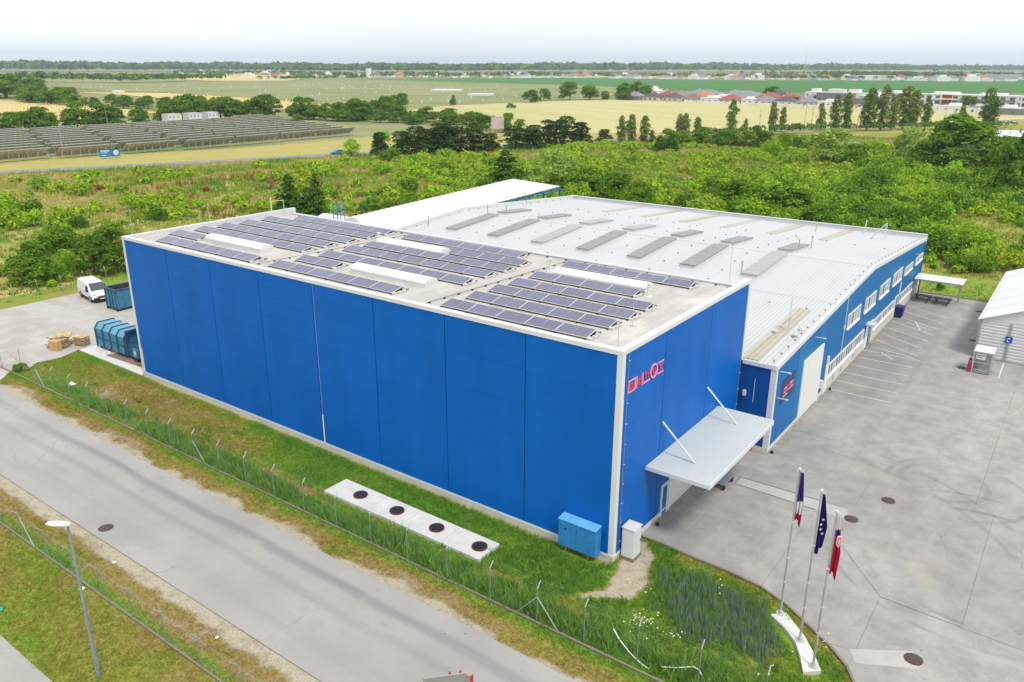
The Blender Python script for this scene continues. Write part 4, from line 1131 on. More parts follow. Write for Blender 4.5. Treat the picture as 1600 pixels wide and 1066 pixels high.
for x, y, h, lab in ((-.55, .45, 1.9, 'front corner'), (-46.9, .6, 2.6, 'left front corner'), (-1.2, 17.2, 3.2, 'right rear corner'), (-2.0, 4.8, 1.2, 'right end near the front solar row')):
    MB().tube((x, y, roof_z(y)), (x, y, roof_z(y) + h), .016, n=5).disc((x, y), .14, roof_z(y), roof_z(y) + .07, 10).obj('lightning_rod', M['galv'], None, f'thin lightning rod at the {lab} of the warehouse roof', 'lightning rod', 'lightning rods')
cable = MB()
pts = [(-L + 1.2 + k * .9, .55 + .12 * math.sin(k * 1.7)) for k in range(0)]
for yy in (.5,):
    for k in range(12):
        cable.box(-L + 1 + k * 4, -L + 1.12 + k * 4, yy, yy + .12, roof_z(yy), roof_z(yy) + .08)
for k in range(26): cable.box(-46 + k * 1.75, -45.87 + k * 1.75, 17.25, 17.37, roof_z(17.3), roof_z(17.3) + .09)
for xx in (-30.8, -14.1):
    for k in range(12): cable.box(xx, xx + .12, 1 + k * 1.4, 1.12 + k * 1.4, roof_z(1 + k * 1.4), roof_z(1 + k * 1.4) + .08)
cable.obj('conductor_block', M['dark_metal'], hall, kind='stuff')
wires = MB()
for xx in (-30.74, -14.04): wires.tube((xx, .8, roof_z(.8) + .09), (xx, 17.3, roof_z(17.3) + .09), .018, n=4)
wires.tube((-46, 17.31, roof_z(17.3) + .1), (-.6, 17.31, roof_z(17.3) + .1), .018, n=4)
wires.obj('conductor_wire', M['dark_metal'], hall)
# tripod mast on the low hall
tx, ty = .9, 25.0; tz = zb(ty) + .02
mast = empty('tripod_mast', (tx, ty, tz), 'thin lightning mast on four concrete feet on the factory roof', 'mast')
MB().tube((tx, ty, tz + .1), (tx, ty, tz + 2.6), .025, n=6).obj('pole', M['galv'], mast)
for dx, dy in ((-.75, -.75), (.75, .75), (-.75, .75), (.75, -.75)):
    MB().tube((tx, ty, tz + 1.1), (tx + dx, ty + dy, tz + .12), .02, n=5).obj('stay', M['galv'], mast)
    MB().disc((tx + dx, ty + dy), .24, tz - .02, tz + .12, 12).obj('foot', M['ballast'], mast)

# ================================================================== SITE OBJECTS
# septic slab with four covers
for i, (a, b) in enumerate(((-18.75, -14.9), (-14.88, -12.0), (-11.98, -8.9), (-8.88, -5.98))):
    MB().box(a, b, -4.42, -2.5, -.1, .16).obj('tank_slab', M['slab_white'], None, f'pale concrete tank slab in the verge, {["leftmost", "second from left", "third from left", "rightmost"][i]} of four', 'slab', 'tank slabs in the verge', bevel=.01)
for i, x in enumerate((-16.4, -13.2, -9.95, -6.7)):
    c = empty('manhole_cover', (x, -3.45, .16), f'dark raised manhole cover on the pale slab, {["leftmost", "second from left", "third from left", "rightmost"][i]} of four', 'manhole cover', 'raised covers on the tank slabs')
    MB().disc((x, -3.45), .46, .158, .25, 24).obj('ring', M['iron_rim'], c)
    MB().disc((x, -3.45), .37, .251, .30, 24).box(x - .2, x + .2, -3.50, -3.40, .30, .325).obj('lid', M['dark_metal'], c)
for x, y, z, r, lab in ((-26.05, -14.95, .0, .42, 'on the near road'), (10.93, 16.3, .0, .42, 'in the yard beside the tyre arcs'), (9.6, 12.6, .0, .42, 'at the end of the pale yard strip'), (15.15, 1.6, .006, .42, 'on the pale patch at the lower right'), (-2.53, -3.97, -.04, .42, 'in the bare grass near the blue cabinet'), (11.0, 45.7, 0, .4, 'by the gas cage'), (10.7, 55.1, 0, .38, 'beside the storage hall middle'), (9.8, 66.8, 0, .38, 'beside the far end of the storage hall')):
    c = empty('manhole_cover', (x, y, z), f'round iron manhole cover {lab}', 'manhole cover')
    MB().disc((x, y), r, z - .05, z + .012, 28).obj('frame_ring', M['iron_rim'], c)
    m = MB().disc((x, y), r - .06, z + .012, z + .02, 28)
    for k in range(-3, 4): m.box(x - .28, x + .28, y + k * .09 - .015, y + k * .09 + .015, z + .02, z + .026)
    m.obj('lid', M['iron'], c)
# blue cabinet on the front wall
bc = empty('electric_cabinet', (-2.0, -.4, 0), 'blue two-door steel cabinet against the warehouse front wall', 'cabinet')
MB().hexa([(-3.15, -.72, .32), (-.72, -.72, .32), (-.72, -.07, .32), (-3.15, -.07, .32)], [(-3.15, -.72, 1.98), (-.72, -.72, 1.98), (-.72, -.07, 2.06), (-3.15, -.07, 2.06)]).obj('body', M['box_blue'], bc, bevel=.012)
MB().hexa([(-3.18, -.76, 1.985), (-.69, -.76, 1.985), (-.69, -.07, 2.065), (-3.18, -.07, 2.065)], [(-3.18, -.76, 2.02), (-.69, -.76, 2.02), (-.69, -.07, 2.10), (-3.18, -.07, 2.10)]).obj('lid', M['box_blue_top'], bc)
for xa, xb in ((-3.10, -1.96), (-1.92, -.77)):
    d = MB().box(xa, xb, -.745, -.722, .38, 1.93).obj('door', M['box_blue'], bc)
    MB().box(xa + .12, xb - .5, -.752, -.746, 1.45, 1.75).obj('vent_plate', M['box_blue'], d)
MB().box(-2.72, -2.60, -.752, -.746, 1.45, 1.56).obj('label_plate', M['yellow_paint'], bc)
MB().box(-2.75, -2.62, -.62, -.52, -.1, .32).box(-1.3, -1.17, -.62, -.52, -.1, .32).obj('foot', paint('orange_leg', (.35, .13, .03), .7), bc)
wc = empty('meter_cabinet', (.55, .9, 0), 'white upright meter cabinet beside the warehouse corner', 'cabinet')
MB().box(.12, .95, .66, 1.6, -.05, .14).obj('base', M['concrete_trim'], wc)
MB().box(.16, .92, .70, 1.55, .14, 1.92).obj('body', M['cabinet_white'], wc, bevel=.01)
MB().box(.12, .96, .66, 1.60, 1.922, 1.98).obj('lid', M['white_flat'], wc, bevel=.01)
MB().box(.921, .935, .76, 1.49, .25, 1.8).obj('door', M['cabinet_white'], wc)
MB().box(.936, .96, 1.40, 1.44, 1.0, 1.15).obj('handle', M['dark_metal'], wc)
# floor lamps at wall feet
for x, y, lab in ((.35, 4.9, 'by the blue door'), (BX + .3, 18.35, 'at the factory corner'), (BX + .3, 33.0, 'by the first bay')):
    MB().disc((x, y), .12, 0, .10, 12).disc((x, y), .07, .10, .2, 10).obj('rubber_buffer', M['black_rubber'], None, f'small black rubber buffer on the ground {lab}', 'buffer')
rp = MB().path([(1.35, 17.85, 0), (1.35, 17.85, .75), (1.42, 17.8, .92), (1.55, 17.72, .95), (1.62, 17.66, .85)], .10, n=10)
rp.obj('red_standpipe', M['red_paint'], None, 'red bent standpipe beside the recessed factory corner', 'pipe')
# trolley half hidden under the canopy
tr = empty('trolley', (1.9, 12.4, 0), 'grey trolley with black wheels half under the canopy', 'trolley')
MB().box(.9, 2.0, 11.2, 12.8, .38, .46).obj('deck', M['grey_metal'], tr)
MB().tube((0.92, 11.22, .46), (0.92, 11.22, 1.2), .025).tube((0.92, 12.78, .46), (0.92, 12.78, 1.2), .025).tube((0.92, 11.22, 1.2), (0.92, 12.78, 1.2), .025).obj('handle', M['grey_metal'], tr)
for x, y in ((1.95, 11.3), (1.95, 12.7), (1.0, 11.3), (1.0, 12.7)):
    MB().tube((x - .05, y, .16), (x + .05, y, .16), .16, n=14).obj('wheel', M['black_rubber'], tr)
# blue bin by the third door
bn = empty('waste_bin', (2.95, 59.2, 0), 'dark blue wheeled bin beside the factory wall', 'bin')
MB().hexa([(2.55, 58.75, .12), (3.2, 58.75, .12), (3.2, 59.7, .12), (2.55, 59.7, .12)], [(2.48, 58.6, 1.15), (3.32, 58.6, 1.15), (3.32, 59.85, 1.15), (2.48, 59.85, 1.15)]).obj('body', M['bin_blue'], bn)
MB().hexa([(2.46, 58.56, 1.152), (3.36, 58.56, 1.152), (3.36, 59.9, 1.152), (2.46, 59.9, 1.152)], [(2.5, 58.6, 1.25), (3.3, 58.6, 1.2), (3.3, 59.85, 1.2), (2.5, 59.85, 1.25)]).obj('lid', M['bin_blue'], bn)
for y in (58.85, 59.6): MB().tube((2.6, y, .12), (2.72, y, .12), .12, n=10).obj('wheel', M['black_rubber'], bn)

# flagpoles
def flag_mat(name, fn):
    t = NT(name); P = t.objc(); s = t.sep(P); c = fn(t, s)
    w = t.noise(P, 3, 3)
    c = t.n('HueSaturation', Value=t.rng(w, .3, .7, .8, 1.15), Color=c).outputs[0]
    d = t.n('BsdfDiffuse', Color=c); tr_ = t.n('BsdfTranslucent', Color=c)
    mx = t.n('MixShader', i0=.3); t.t.links.new(d.outputs[0], mx.inputs[1]); t.t.links.new(tr_.outputs[0], mx.inputs[2])
    return t.surf(mx.outputs[0])
def f_fr(t, s):
    lim = t.math('GREATER_THAN', s[2], -1.55); lim2 = t.math('GREATER_THAN', t.math('ADD', s[2], t.math('MULTIPLY', s[0], .5)), -2.12)
    c = t.mix(lim2, (.50, .02, .05), (.72, .70, .72)); return t.mix(lim, c, (.07, .03, .24))
def f_eu(t, s): 
    n = t.noise(t.n('TexCoord').outputs['Object'], 2, 2); return t.mix(n, (.035, .02, .15), (.06, .03, .22))
def f_sk(t, s):
    a = t.math('GREATER_THAN', s[2], -.72); b = t.math('GREATER_THAN', s[2], -1.0)
    c = t.mix(b, (.52, .02, .06), (.10, .03, .28)); return t.mix(a, c, (.75, .74, .75))
def flag(pole, x, y, ztop, length, wtop, wbot, mat, seed, az):
    """cloth hanging in folds from the pole head"""
    rg = np.random.default_rng(seed); nu, nv = 17, 26
    P = np.zeros((nv, nu, 3)); ph = rg.random(3) * 6
    for j in range(nv):
        t_ = j / (nv - 1); w = wtop + (wbot - wtop) * min(1, t_ * 1.7) * (1 - .35 * max(0, t_ - .65) / .35)
        for i in range(nu):
            u = i / (nu - 1)
            fold = .085 * math.sin(u * 13 + ph[0] + t_ * 1.2) * (.25 + t_) + .03 * math.sin(u * 27 + ph[1])
            a = .06 + u * w; zz = -t_ * length * (1 - .10 * math.sin(u * 3.0 + ph[2]) * t_) - u * .06
            P[j, i] = (a * math.cos(az) - fold * math.sin(az), a * math.sin(az) + fold * math.cos(az), zz)
    idx = np.arange(nv * nu).reshape(nv, nu)
    Q = np.stack([idx[:-1, :-1], idx[:-1, 1:], idx[1:, 1:], idx[1:, :-1]], -1).reshape(-1, 4)
    me = np_mesh('flag', P.reshape(-1, 3), Q, mat=mat)
    me.polygons.foreach_set('use_smooth', [True] * len(me.polygons))
    o = link_mesh('flag', me); o.location = (x, y, ztop)
    m = o.modifiers.new('thickness', 'SOLIDIFY'); m.thickness = .008
    return o
base = [(8.72, .62), (9.29, 1.23), (9.95, .62), (10.63, -.03), (11.3, -.9), (11.92, -1.9), (11.29, -2.47), (10.85, -1.5), (10.37, -.67), (9.6, .05)]
MB().prism(list(reversed(base)), -.1, .15).obj('flag_plinth', M['slab_white'], None, 'curved pale concrete plinth carrying the three flagpoles', 'plinth')
FL = [(9.08, 1.0, 'left', 'tricolour flag, violet blue above white and red', f_fr, 2.75, .16, .34),
      (10.49, -.42, 'middle', 'dark blue flag with yellow stars', f_eu, 2.85, .12, .40),
      (11.53, -1.85, 'right', 'white, blue and red flag with small crest', f_sk, 3.1, .14, .36)]
az = math.atan2(-_r.y * -1, _r.x) if False else math.atan2(_r.y, _r.x)
for k, (x, y, wh, lab, fn, ln, wt_, wb_) in enumerate(FL):
    fp = empty('flagpole', (x, y, .15), f'tall silver flagpole on the curved plinth, {wh} of three', 'flagpole', 'flagpoles on the plinth')
    po = MB().tube((x, y, .15), (x, y, 4.2), .055, .048, n=10).tube((x, y, 4.2), (x, y, 8.25), .046, .034, n=10).obj('pole', M['galv'], fp)
    MB().disc((x, y), .20, .15, .19, 16).disc((x, y), .1, .19, .32, 12).obj('base_plate', M['galv'], fp)
    MB().tube((x, y, 8.25), (x, y, 8.33), .07, n=8).tube((x - .14, y, 8.22), (x + .2, y, 8.24), .018, n=6).tube((x + .1, y + .1, 8.18), (x - .1, y - .1, 8.2), .015, n=6).obj('pole_head', M['white_flat'], fp)
    for z in (5.4, 3.4, 2.0): MB().tube((x, y, z), (x, y, z + .05), .075, n=8).obj('clamp', M['white_flat'], fp)
    MB().tube((x + .07, y, .9), (x + .06, y, 8.2), .006, n=4).obj('halyard', M['white_flat'], fp)
    fo = flag(fp, x, y, 8.12, ln, wt_, wb_, flag_mat(f'flag_cloth_{wh}', fn), 20 + k, az)
    tag(fo, f'{lab} hanging limp on the {wh} flagpole', 'flag', 'hanging flags')
    if k == 1:
        for j, (u, zz) in enumerate(((.20, -1.25), (.13, -1.5), (.15, -1.75), (.24, -1.98))):
            st = MB(); cx, cy = u * math.cos(az), u * math.sin(az); nx, ny = math.sin(az) * .13, -math.cos(az) * .13
            pts = []
            for q in range(10):
                rr = .075 if q % 2 == 0 else .03; th = math.pi / 2 + q * math.pi / 5
                pts.append((rr * math.cos(th), rr * math.sin(th)))
            ff = [(cx + nx + a * math.cos(az), cy + ny + a * math.sin(az), zz + b) for a, b in pts]
            st.hexa(ff, [(a + nx * .08, b + ny * .08, c) for a, b, c in ff])
            o = link_mesh('star', st.mesh('star', mat=M['yellow_paint']), fo)
    if k == 2:
        sh_ = MB(); cx, cy = .22 * math.cos(az), .22 * math.sin(az); nx, ny = math.sin(az) * .13, -math.cos(az) * .13
        pts = [(-.1, .3), (.1, .3), (.12, -.1), (0, -.28), (-.12, -.1)]
        ff = [(cx + nx + a * math.cos(az), cy + ny + a * math.sin(az), -1.25 + b) for a, b in pts]
        sh_.hexa(ff, [(a + nx * .08, b + ny * .08, c) for a, b, c in ff])
        o = link_mesh('crest', sh_.mesh('crest', mat=M['white_flat']), fo)
        ff2 = [(cx + nx * 1.12 + a * .75 * math.cos(az), cy + ny * 1.12 + a * .75 * math.sin(az), -1.25 + b * .75) for a, b in pts]
        link_mesh('crest_field', MB().hexa(ff2, [(a + nx * .08, b + ny * .08, c) for a, b, c in ff2]).mesh('crest_field', mat=M['red_letter']), o)
        cr = MB()
        for a0, a1, b0, b1 in ((-.012, .012, -.15, .18), (-.05, .05, .08, .11), (-.07, .07, .0, .03)):
            ff3 = [(cx + nx * 1.22 + a * math.cos(az), cy + ny * 1.22 + a * math.sin(az), -1.25 + b) for a, b in ((a0, b0), (a1, b0), (a1, b1), (a0, b1))]
            cr.hexa(ff3, [(a + nx * .06, b + ny * .06, c) for a, b, c in ff3])
        link_mesh('cross', cr.mesh('cross', mat=M['white_flat']), o)

# street lamp
lx, ly = -14.35, -21.5
lampo = empty('street_lamp', (lx, ly, 0), 'tall grey street lamp with white head on the near lawn', 'street lamp')
MB().tube((lx, ly, 0), (lx, ly, 1.6), .10, .095, n=12).obj('pole_base', M['lamp_grey'], lampo)
MB().tube((lx, ly, 1.6), (lx, ly, 7.9), .075, .05, n=12).obj('pole', M['lamp_grey'], lampo)
MB().box(lx + .05, lx + .13, ly - .06, ly + .06, .5, 1.1).obj('service_door', M['lamp_grey'], lampo)
hd = MB(); n = 12
prof = [(-.95, .10, .02), (-.8, .17, .05), (-.45, .20, .08), (-.1, .17, .09), (.12, .09, .08)]
rings = []
for u, w_, h_ in prof:
    rings.append([(lx + .05 + u * .86 - math.sin(th) * w_ * .5, ly + u * .5 + math.sin(th) * w_ * .86 , 7.95 + h_ * math.cos(th)) for th in [2 * math.pi * i / n for i in range(n)]])
for ra, rb in zip(rings[:-1], rings[1:]):
    for i in range(n): hd.face(ra[i], ra[(i + 1) % n], rb[(i + 1) % n], rb[i])
hd.face(*reversed(rings[0])); hd.face(*rings[-1])
hd.obj('lamp_head', M['white_flat'], lampo, smooth=True)

# fences
def fence(label, xs, yf, zt, arm, braces=(), wire_to=None, name='fence', mesh=True, mat=None, along='x', armdir=1):
    mat = mat or M['galv']
    P = (lambda a, b, z: (a, b, z)) if along == 'x' else (lambda a, b, z: (b, a, z))
    f0 = P(xs[0], yf(xs[0]), 0)
    fo = empty(name, f0, label, 'fence')
    for i, x in enumerate(xs):
        y = yf(x)
        m = MB().tube(P(x, y, -.1), P(x, y, zt - .32 if arm else zt), .024, n=6)
        po_ = m.obj('post', M['lamp_grey'] if arm else mat, fo)
        if arm: MB().tube(P(x, y, zt - .32), P(x, y + armdir * arm, zt), .026, n=6).obj('angled_tip', M['galv'], po_)
        if i in braces:
            for s in (-1, 1): MB().tube(P(x, y, 1.5), P(x + s * 1.25, y, .05), .022, n=6).obj('brace', mat, fo)
    w = MB()
    for a, b in zip(xs[:-1], xs[1:]):
        ya, yb = yf(a), yf(b)
        for z in (.12, 1.0, zt - .4): w.tube(P(a, ya, z), P(b, yb, z), .0022, n=3, caps=False)
        if arm:
            for k in (.35, .7, 1.0): w.tube(P(a, ya + armdir * arm * k, zt - .32 + .32 * k), P(b, yb + armdir * arm * k, zt - .32 + .32 * k), .002, n=3, caps=False)
        if mesh:
            hgt = zt - .4; nn = int((b - a) / .30)
            for k in range(-int(hgt / .30), nn):
                for s in (1, -1):
                    u0, u1 = k * .30, k * .30 + hgt
                    z0, z1 = .08, .08 + hgt
                    if s < 0: z0, z1 = z1, z0
                    c0, c1 = max(0, u0), min(b - a, u1)
                    if c1 - c0 < .05: continue
                    za = z0 + (z1 - z0) * (c0 - u0) / hgt; zb2 = z0 + (z1 - z0) * (c1 - u0) / hgt
                    w.tube(P(a + c0, ya + (yb - ya) * c0 / (b - a), za), P(a + c1, ya + (yb - ya) * c1 / (b - a), zb2), .0013, n=3, caps=False)
    w.obj('wire_mesh', M['lamp_grey'], fo)
    return fo
fxs = [-52.7 + 2.9 * i for i in range(0, 19)] + [2.1, 4.8, 7.7, 10.6]
fence('galvanised mesh fence with angled post tips in the weeds along the warehouse verge', fxs, lambda x: float(np.interp(x, [-60, -1, 2.1, 4.8, 7.7, 13], [-6.74, -6.74, -6.5, -6.2, -5.9, -5.6])), 2.3, .28, braces=(0, 8, 18))
fence('galvanised mesh fence between the near road and the lower lawn', [-40.3 + 2.92 * i for i in range(13)], lambda x: -18.43, 2.05, .3, braces=(4,), armdir=-1)
fence('tall mesh fence along the left edge of the gravel yard', [-5 + 2.7 * i for i in range(22)], lambda y: -79.8, 2.4, .25, along='y', armdir=-1, mesh=False)
fence('wire fence behind the factory hall in front of the bushes', [-50 + 3.0 * i for i in range(28)], lambda x: 81.4 - .09 * (x - 4), 2.6, 0, mesh=False, mat=M['lamp_grey'])
gt_ = empty('site_gate', (-59.6, -6.3, 0), 'half open mesh gate at the left entrance of the gravel yard', 'gate')
MB().tube((-59.9, -6.6, 0), (-59.9, -6.6, 2.6), .06, n=8).obj('post', M['galv'], gt_)
MB().tube((-59.9, -6.6, 2.2), (-58.9, -5.4, .2), .03, n=6).tube((-59.9, -6.6, .15), (-58.9, -5.4, .15), .03, n=6).tube((-58.9, -5.4, 0), (-58.9, -5.4, 1.5), .035, n=6).obj('leaf', M['galv'], gt_)
MB().box(-60.05, -59.75, -6.68, -6.65, 1.0, 1.3).obj('warning_sign', M['gas_red'], gt_)

# picnic shelter and two tables
ps = empty('shelter', (2.6, 67.4, 0), 'small open shelter with white corrugated roof behind the parking bays', 'shelter')
rf = MB(); x = 2.55; i = 0
while x < 7.55:
    z = 2.62 + (.035 if i % 2 else 0); rf.hexa([(x, 67.3, z), (x + .16, 67.3, z), (x + .16, 69.9, z + .12), (x, 69.9, z + .12)], [(x, 67.3, z + .03), (x + .16, 67.3, z + .03), (x + .16, 69.9, z + .15), (x, 69.9, z + .15)]); x += .16; i += 1
rf.obj('roof', M['roof_white_bright'], ps)
for x, y in ((2.85, 69.7), (7.2, 69.6), (2.85, 67.6)): MB().box(x - .09, x + .09, y - .09, y + .09, 0, 2.62).obj('post', M['grey_metal'], ps)
MB().box(2.6, 7.4, 67.35, 67.45, 2.48, 2.61).box(2.6, 7.4, 69.75, 69.85, 2.5, 2.72).obj('beam', M['grey_metal'], ps)
def picnic(x, y, rz, label):
    o = empty('picnic_table', (0, 0, 0), label, 'picnic table', 'dark picnic tables under the shelter')
    for k in range(5): MB().box(-.95, .95, -.36 + k * .146, -.36 + k * .146 + .13, .70, .745).obj('tabletop_plank', M['picnic'], o)
    for s in (-1, 1):
        for k in range(2): MB().box(-.95, .95, s * .68 + k * .13 - .125, s * .68 + k * .13 - .005, .42, .46).obj('bench_plank', M['picnic'], o)
        for xx in (-.65, .65): MB().tube((xx, s * .25, .70), (xx, s * .72, 0), .045, n=6).obj('leg', M['picnic'], o)
    for xx in (-.65, .65): MB().box(xx - .04, xx + .04, -.8, .8, .34, .42).obj('brace', M['picnic'], o)
    o.location = (x, y, 0); o.rotation_euler.z = rz
picnic(3.75, 67.7, -.05, 'dark picnic table under the shelter, nearer the factory wall')
picnic(5.85, 67.55, -.05, 'dark picnic table under the shelter, nearer the free-standing post')

# gas cage with two bottles
gc = empty('gas_cage', (11.9, 45.0, 0), 'galvanised gas bottle cage with white roof in the yard', 'cage')
MB().hexa([(11.75, 44.9, 2.02), (13.35, 44.9, 2.02), (13.35, 46.6, 2.12), (11.75, 46.6, 2.12)], [(11.75, 44.9, 2.08), (13.35, 44.9, 2.08), (13.35, 46.6, 2.18), (11.75, 46.6, 2.18)]).obj('roof', M['white_flat'], gc)
for x in (11.85, 13.25):
    for y in (45.0, 46.45): MB().box(x - .04, x + .04, y - .04, y + .04, 0, 2.02).obj('post', M['galv'], gc)
for z in (.08, .3, 1.0, 1.9):
    MB().box(11.89, 13.21, 44.97, 45.03, z, z + .05).box(11.82, 11.88, 45.04, 46.41, z, z + .05).box(13.22, 13.28, 45.04, 46.41, z, z + .05).obj('rail', M['galv'], gc)
MB().box(11.89, 13.21, 46.42, 46.46, .08, 2.0).box(11.89, 13.21, 45.04, 46.41, .08, .12).obj('back_panel', M['grey_metal'], gc)
w_ = MB()
for k in range(11): w_.tube((11.95 + k * .12, 44.99, .1), (11.95 + k * .12, 44.99, 1.9), .006, n=3)
for k in range(14): w_.tube((11.84, 45.1 + k * .1, .1), (11.84, 45.1 + k * .1, 1.9), .006, n=3).tube((13.26, 45.1 + k * .1, .1), (13.26, 45.1 + k * .1, 1.9), .006, n=3)
w_.obj('wire_mesh', M['galv'], gc)
sgn = MB().box(12.0, 12.75, 44.93, 44.95, 1.35, 1.85).obj('warning_plate', M['white_flat'], gc)
MB().box(12.06, 12.69, 44.925, 44.929, 1.68, 1.75).box(12.06, 12.5, 44.925, 44.929, 1.52, 1.58).obj('print', M['navy_panel'], sgn)
for x, y, m, lab in ((11.62, 45.05, 'gas_red', 'dark red gas bottle standing left of the cage'), (11.58, 45.6, 'gas_black', 'black gas bottle standing behind the dark red one')):
    g = empty('gas_bottle', (x, y, 0), lab, 'gas bottle')
    MB().tube((x, y, 0), (x, y, 1.0), .15, n=14).tube((x, y, 1.0), (x, y, 1.12), .15, .07, n=14).obj('cylinder', M[m], g)
    MB().tube((x, y, 1.12), (x, y, 1.25), .05, n=8).obj('valve', M['gas_black'], g)

# van, skip, compactor, pallets at the left
def vehicle(stations, mat, name='body'):
    """stations: x, z_bottom, z_belt, z_top, w_bottom, w_belt, w_top"""
    mb = MB(); secs = []
    for x, zb_, zm, zt_, wb_, wm, wt_ in stations:
        half = [(0, zb_), (wb_ * .9, zb_), (wb_, zb_ + .12), (wm, zm), (wt_, zt_ - .10), (wt_ * .86, zt_), (0, zt_ + .02)]
        ring_ = [(x, y, z) for y, z in half] + [(x, -y, z) for y, z in reversed(half[1:-1])]
        secs.append(ring_)
    n = len(secs[0])
    for a, b in zip(secs[:-1], secs[1:]):
        for i in range(n): mb.face(a[i], b[i], b[(i + 1) % n], a[(i + 1) % n])
    mb.face(*secs[0]); mb.face(*reversed(secs[-1]))
    return mb
van = empty('van', (0, 0, 0), 'white panel van parked on gravel beside the open skip', 'van')
S_ = [(-2.35, .45, 1.0, 1.72, .86, .93, .74), (-2.28, .32, 1.0, 1.88, .90, .95, .78), (-.2, .28, 1.0, 1.92, .92, .96, .80), (.75, .28, 1.0, 1.84, .92, .96, .76), (1.62, .28, .98, 1.12, .92, .95, .80), (2.15, .30, .84, .98, .90, .92, .72), (2.34, .36, .68, .78, .78, .82, .62)]
vehicle(S_, M['van_white']).obj('body', M['van_white'], van, smooth=False, bevel=.02)
ws = MB().face((.80, -.70, 1.80), (1.58, -.78, 1.16), (1.58, .78, 1.16), (.80, .70, 1.80))
ws.v = [(x + .02, y, z + .03) for x, y, z in ws.v]
ws.obj('windscreen', M['car_glass'], van)
for s in (-1, 1):
    MB().hexa([(.30, s * .945, 1.05), (1.18, s * .945, 1.05), (.86, s * .86, 1.55), (.30, s * .86, 1.6)], [(.30, s * .97, 1.05), (1.18, s * .97, 1.05), (.86, s * .885, 1.55), (.30, s * .885, 1.6)]).obj('side_window', M['car_glass'], van)
    MB().box(2.0, 2.24, s * .66 - .16, s * .66 + .16, .78, .90).obj('headlight', M['glass_pale'], van)
    MB().box(1.05, 1.2, s * 1.05 - .1, s * 1.05 + .1, 1.05, 1.25).obj('mirror', M['black_rubber'], van)
    for x in (-1.45, 1.45):
        wh_ = MB().tube((x, s * .70, .33), (x, s * .95, .33), .33, n=20).obj('wheel', M['black_rubber'], van)
        MB().tube((x, s * .945, .33), (x, s * .965, .33), .19, n=14).obj('rim', M['grey_metal'], wh_)
    MB().box(-1.1, 1.1, s * .94 - .03, s * .94 + .03, .25, .36).obj('sill', M['black_rubber'], van)
MB().box(2.1, 2.40, -.84, .84, .28, .56).obj('bumper', M['black_rubber'], van)
MB().box(2.30, 2.385, -.45, .45, .62, .70).obj('grille', M['dark_metal'], van)
MB().box(2.401, 2.42, -.26, .26, .40, .51).obj('number_plate', M['white_flat'], van)
van.scale = (1.12, 1.12, 1.12); van.location = (-75.4, 10.1, 0); van.rotation_euler.z = rad(-9)

sk = empty('open_skip', (-69.1, 11.7, 0), 'open-topped teal steel skip behind the warehouse corner', 'skip')
a0, a1, b0, b1 = -70.3, -67.9, 8.8, 14.6
MB().box(a0, a1, b0, b1, .18, .30).obj('floor', M['rust_inside'], sk)
for box_ in ((a0, a1, b0, b0 + .07), (a0, a1, b1 - .07, b1), (a0, a0 + .07, b0 + .07, b1 - .07), (a1 - .07, a1, b0 + .07, b1 - .07)):
    MB().box(*box_, .30, 2.35).obj('side', M['teal'], sk)
MB().box(a0 + .072, a1 - .072, b0 + .072, b0 + .09, .3, 2.3).box(a0 + .072, a0 + .09, b0 + .09, b1 - .09, .3, 2.3).box(a0 + .09, a1 - .072, b1 - .09, b1 - .072, .3, 2.3).obj('inner_lining', M['rust_inside'], sk)
for y in np.arange(b0 + .1, b1, .78): MB().box(a1 + .001, a1 + .09, y, y + .1, .2, 2.3).obj('rib', M['teal'], sk)
for x in (a0 + .1, a0 + .85, a0 + 1.5, a1 - .2): MB().box(x, x + .1, b0 - .09, b0 - .001, .2, 2.3).obj('rib', M['teal_dark'], sk)
MB().box(a0 - .06, a1 + .1, b0 - .1, b0 + .1, 2.35, 2.47).box(a0 - .06, a1 + .1, b1 - .1, b1 + .1, 2.35, 2.47).box(a0 - .06, a0 + .1, b0 + .1, b1 - .1, 2.35, 2.47).box(a1 - .1, a1 + .1, b0 + .1, b1 - .1, 2.35, 2.47).obj('rim', M['teal_dark'], sk)
MB().box(a0 + .1, a0 + .3, b0 - .1, b1, .0, .18).box(a1 - .3, a1 - .1, b0 - .1, b1, 0, .18).obj('skid', M['dark_metal'], sk)
stencil = MB()
for k in range(6): stencil.box(a1 - .28, a1 - .08, b0 - .012, b0 - .002, .6 + k * .26, .72 + k * .26)
stencil.obj('stencil_marks', M['white_flat'], sk)

cp = empty('waste_compactor', (-54, 2.3, 0), 'long blue ribbed waste compactor on the concrete apron', 'compactor')
ca, cb, cy0, cy1 = -57.8, -52.6, 1.25, 3.45
prf = [(cy0, .35), (cy1, .35), (cy1, 2.05), (cy1 - .35, 2.5), (cy0 + .35, 2.5), (cy0, 2.05)]
MB().hexa([(ca, y, z) for y, z in prf], [(cb, y, z) for y, z in prf]).obj('body', M['teal'], cp)
MB().hexa([(ca + .02, cy0 + .36, 2.501), (cb - .02, cy0 + .36, 2.501), (cb - .02, cy1 - .36, 2.501), (ca + .02, cy1 - .36, 2.501)], [(ca + .02, cy0 + .38, 2.52), (cb - .02, cy0 + .38, 2.52), (cb - .02, cy1 - .38, 2.52), (ca + .02, cy1 - .38, 2.52)]).obj('lid', M['teal_top'], cp)
MB().face((ca + .02, cy0 - .004, 2.06), (cb - .02, cy0 - .004, 2.06), (cb - .02, cy0 + .346, 2.51), (ca + .02, cy0 + .346, 2.51)).obj('shoulder', M['teal_top'], cp)
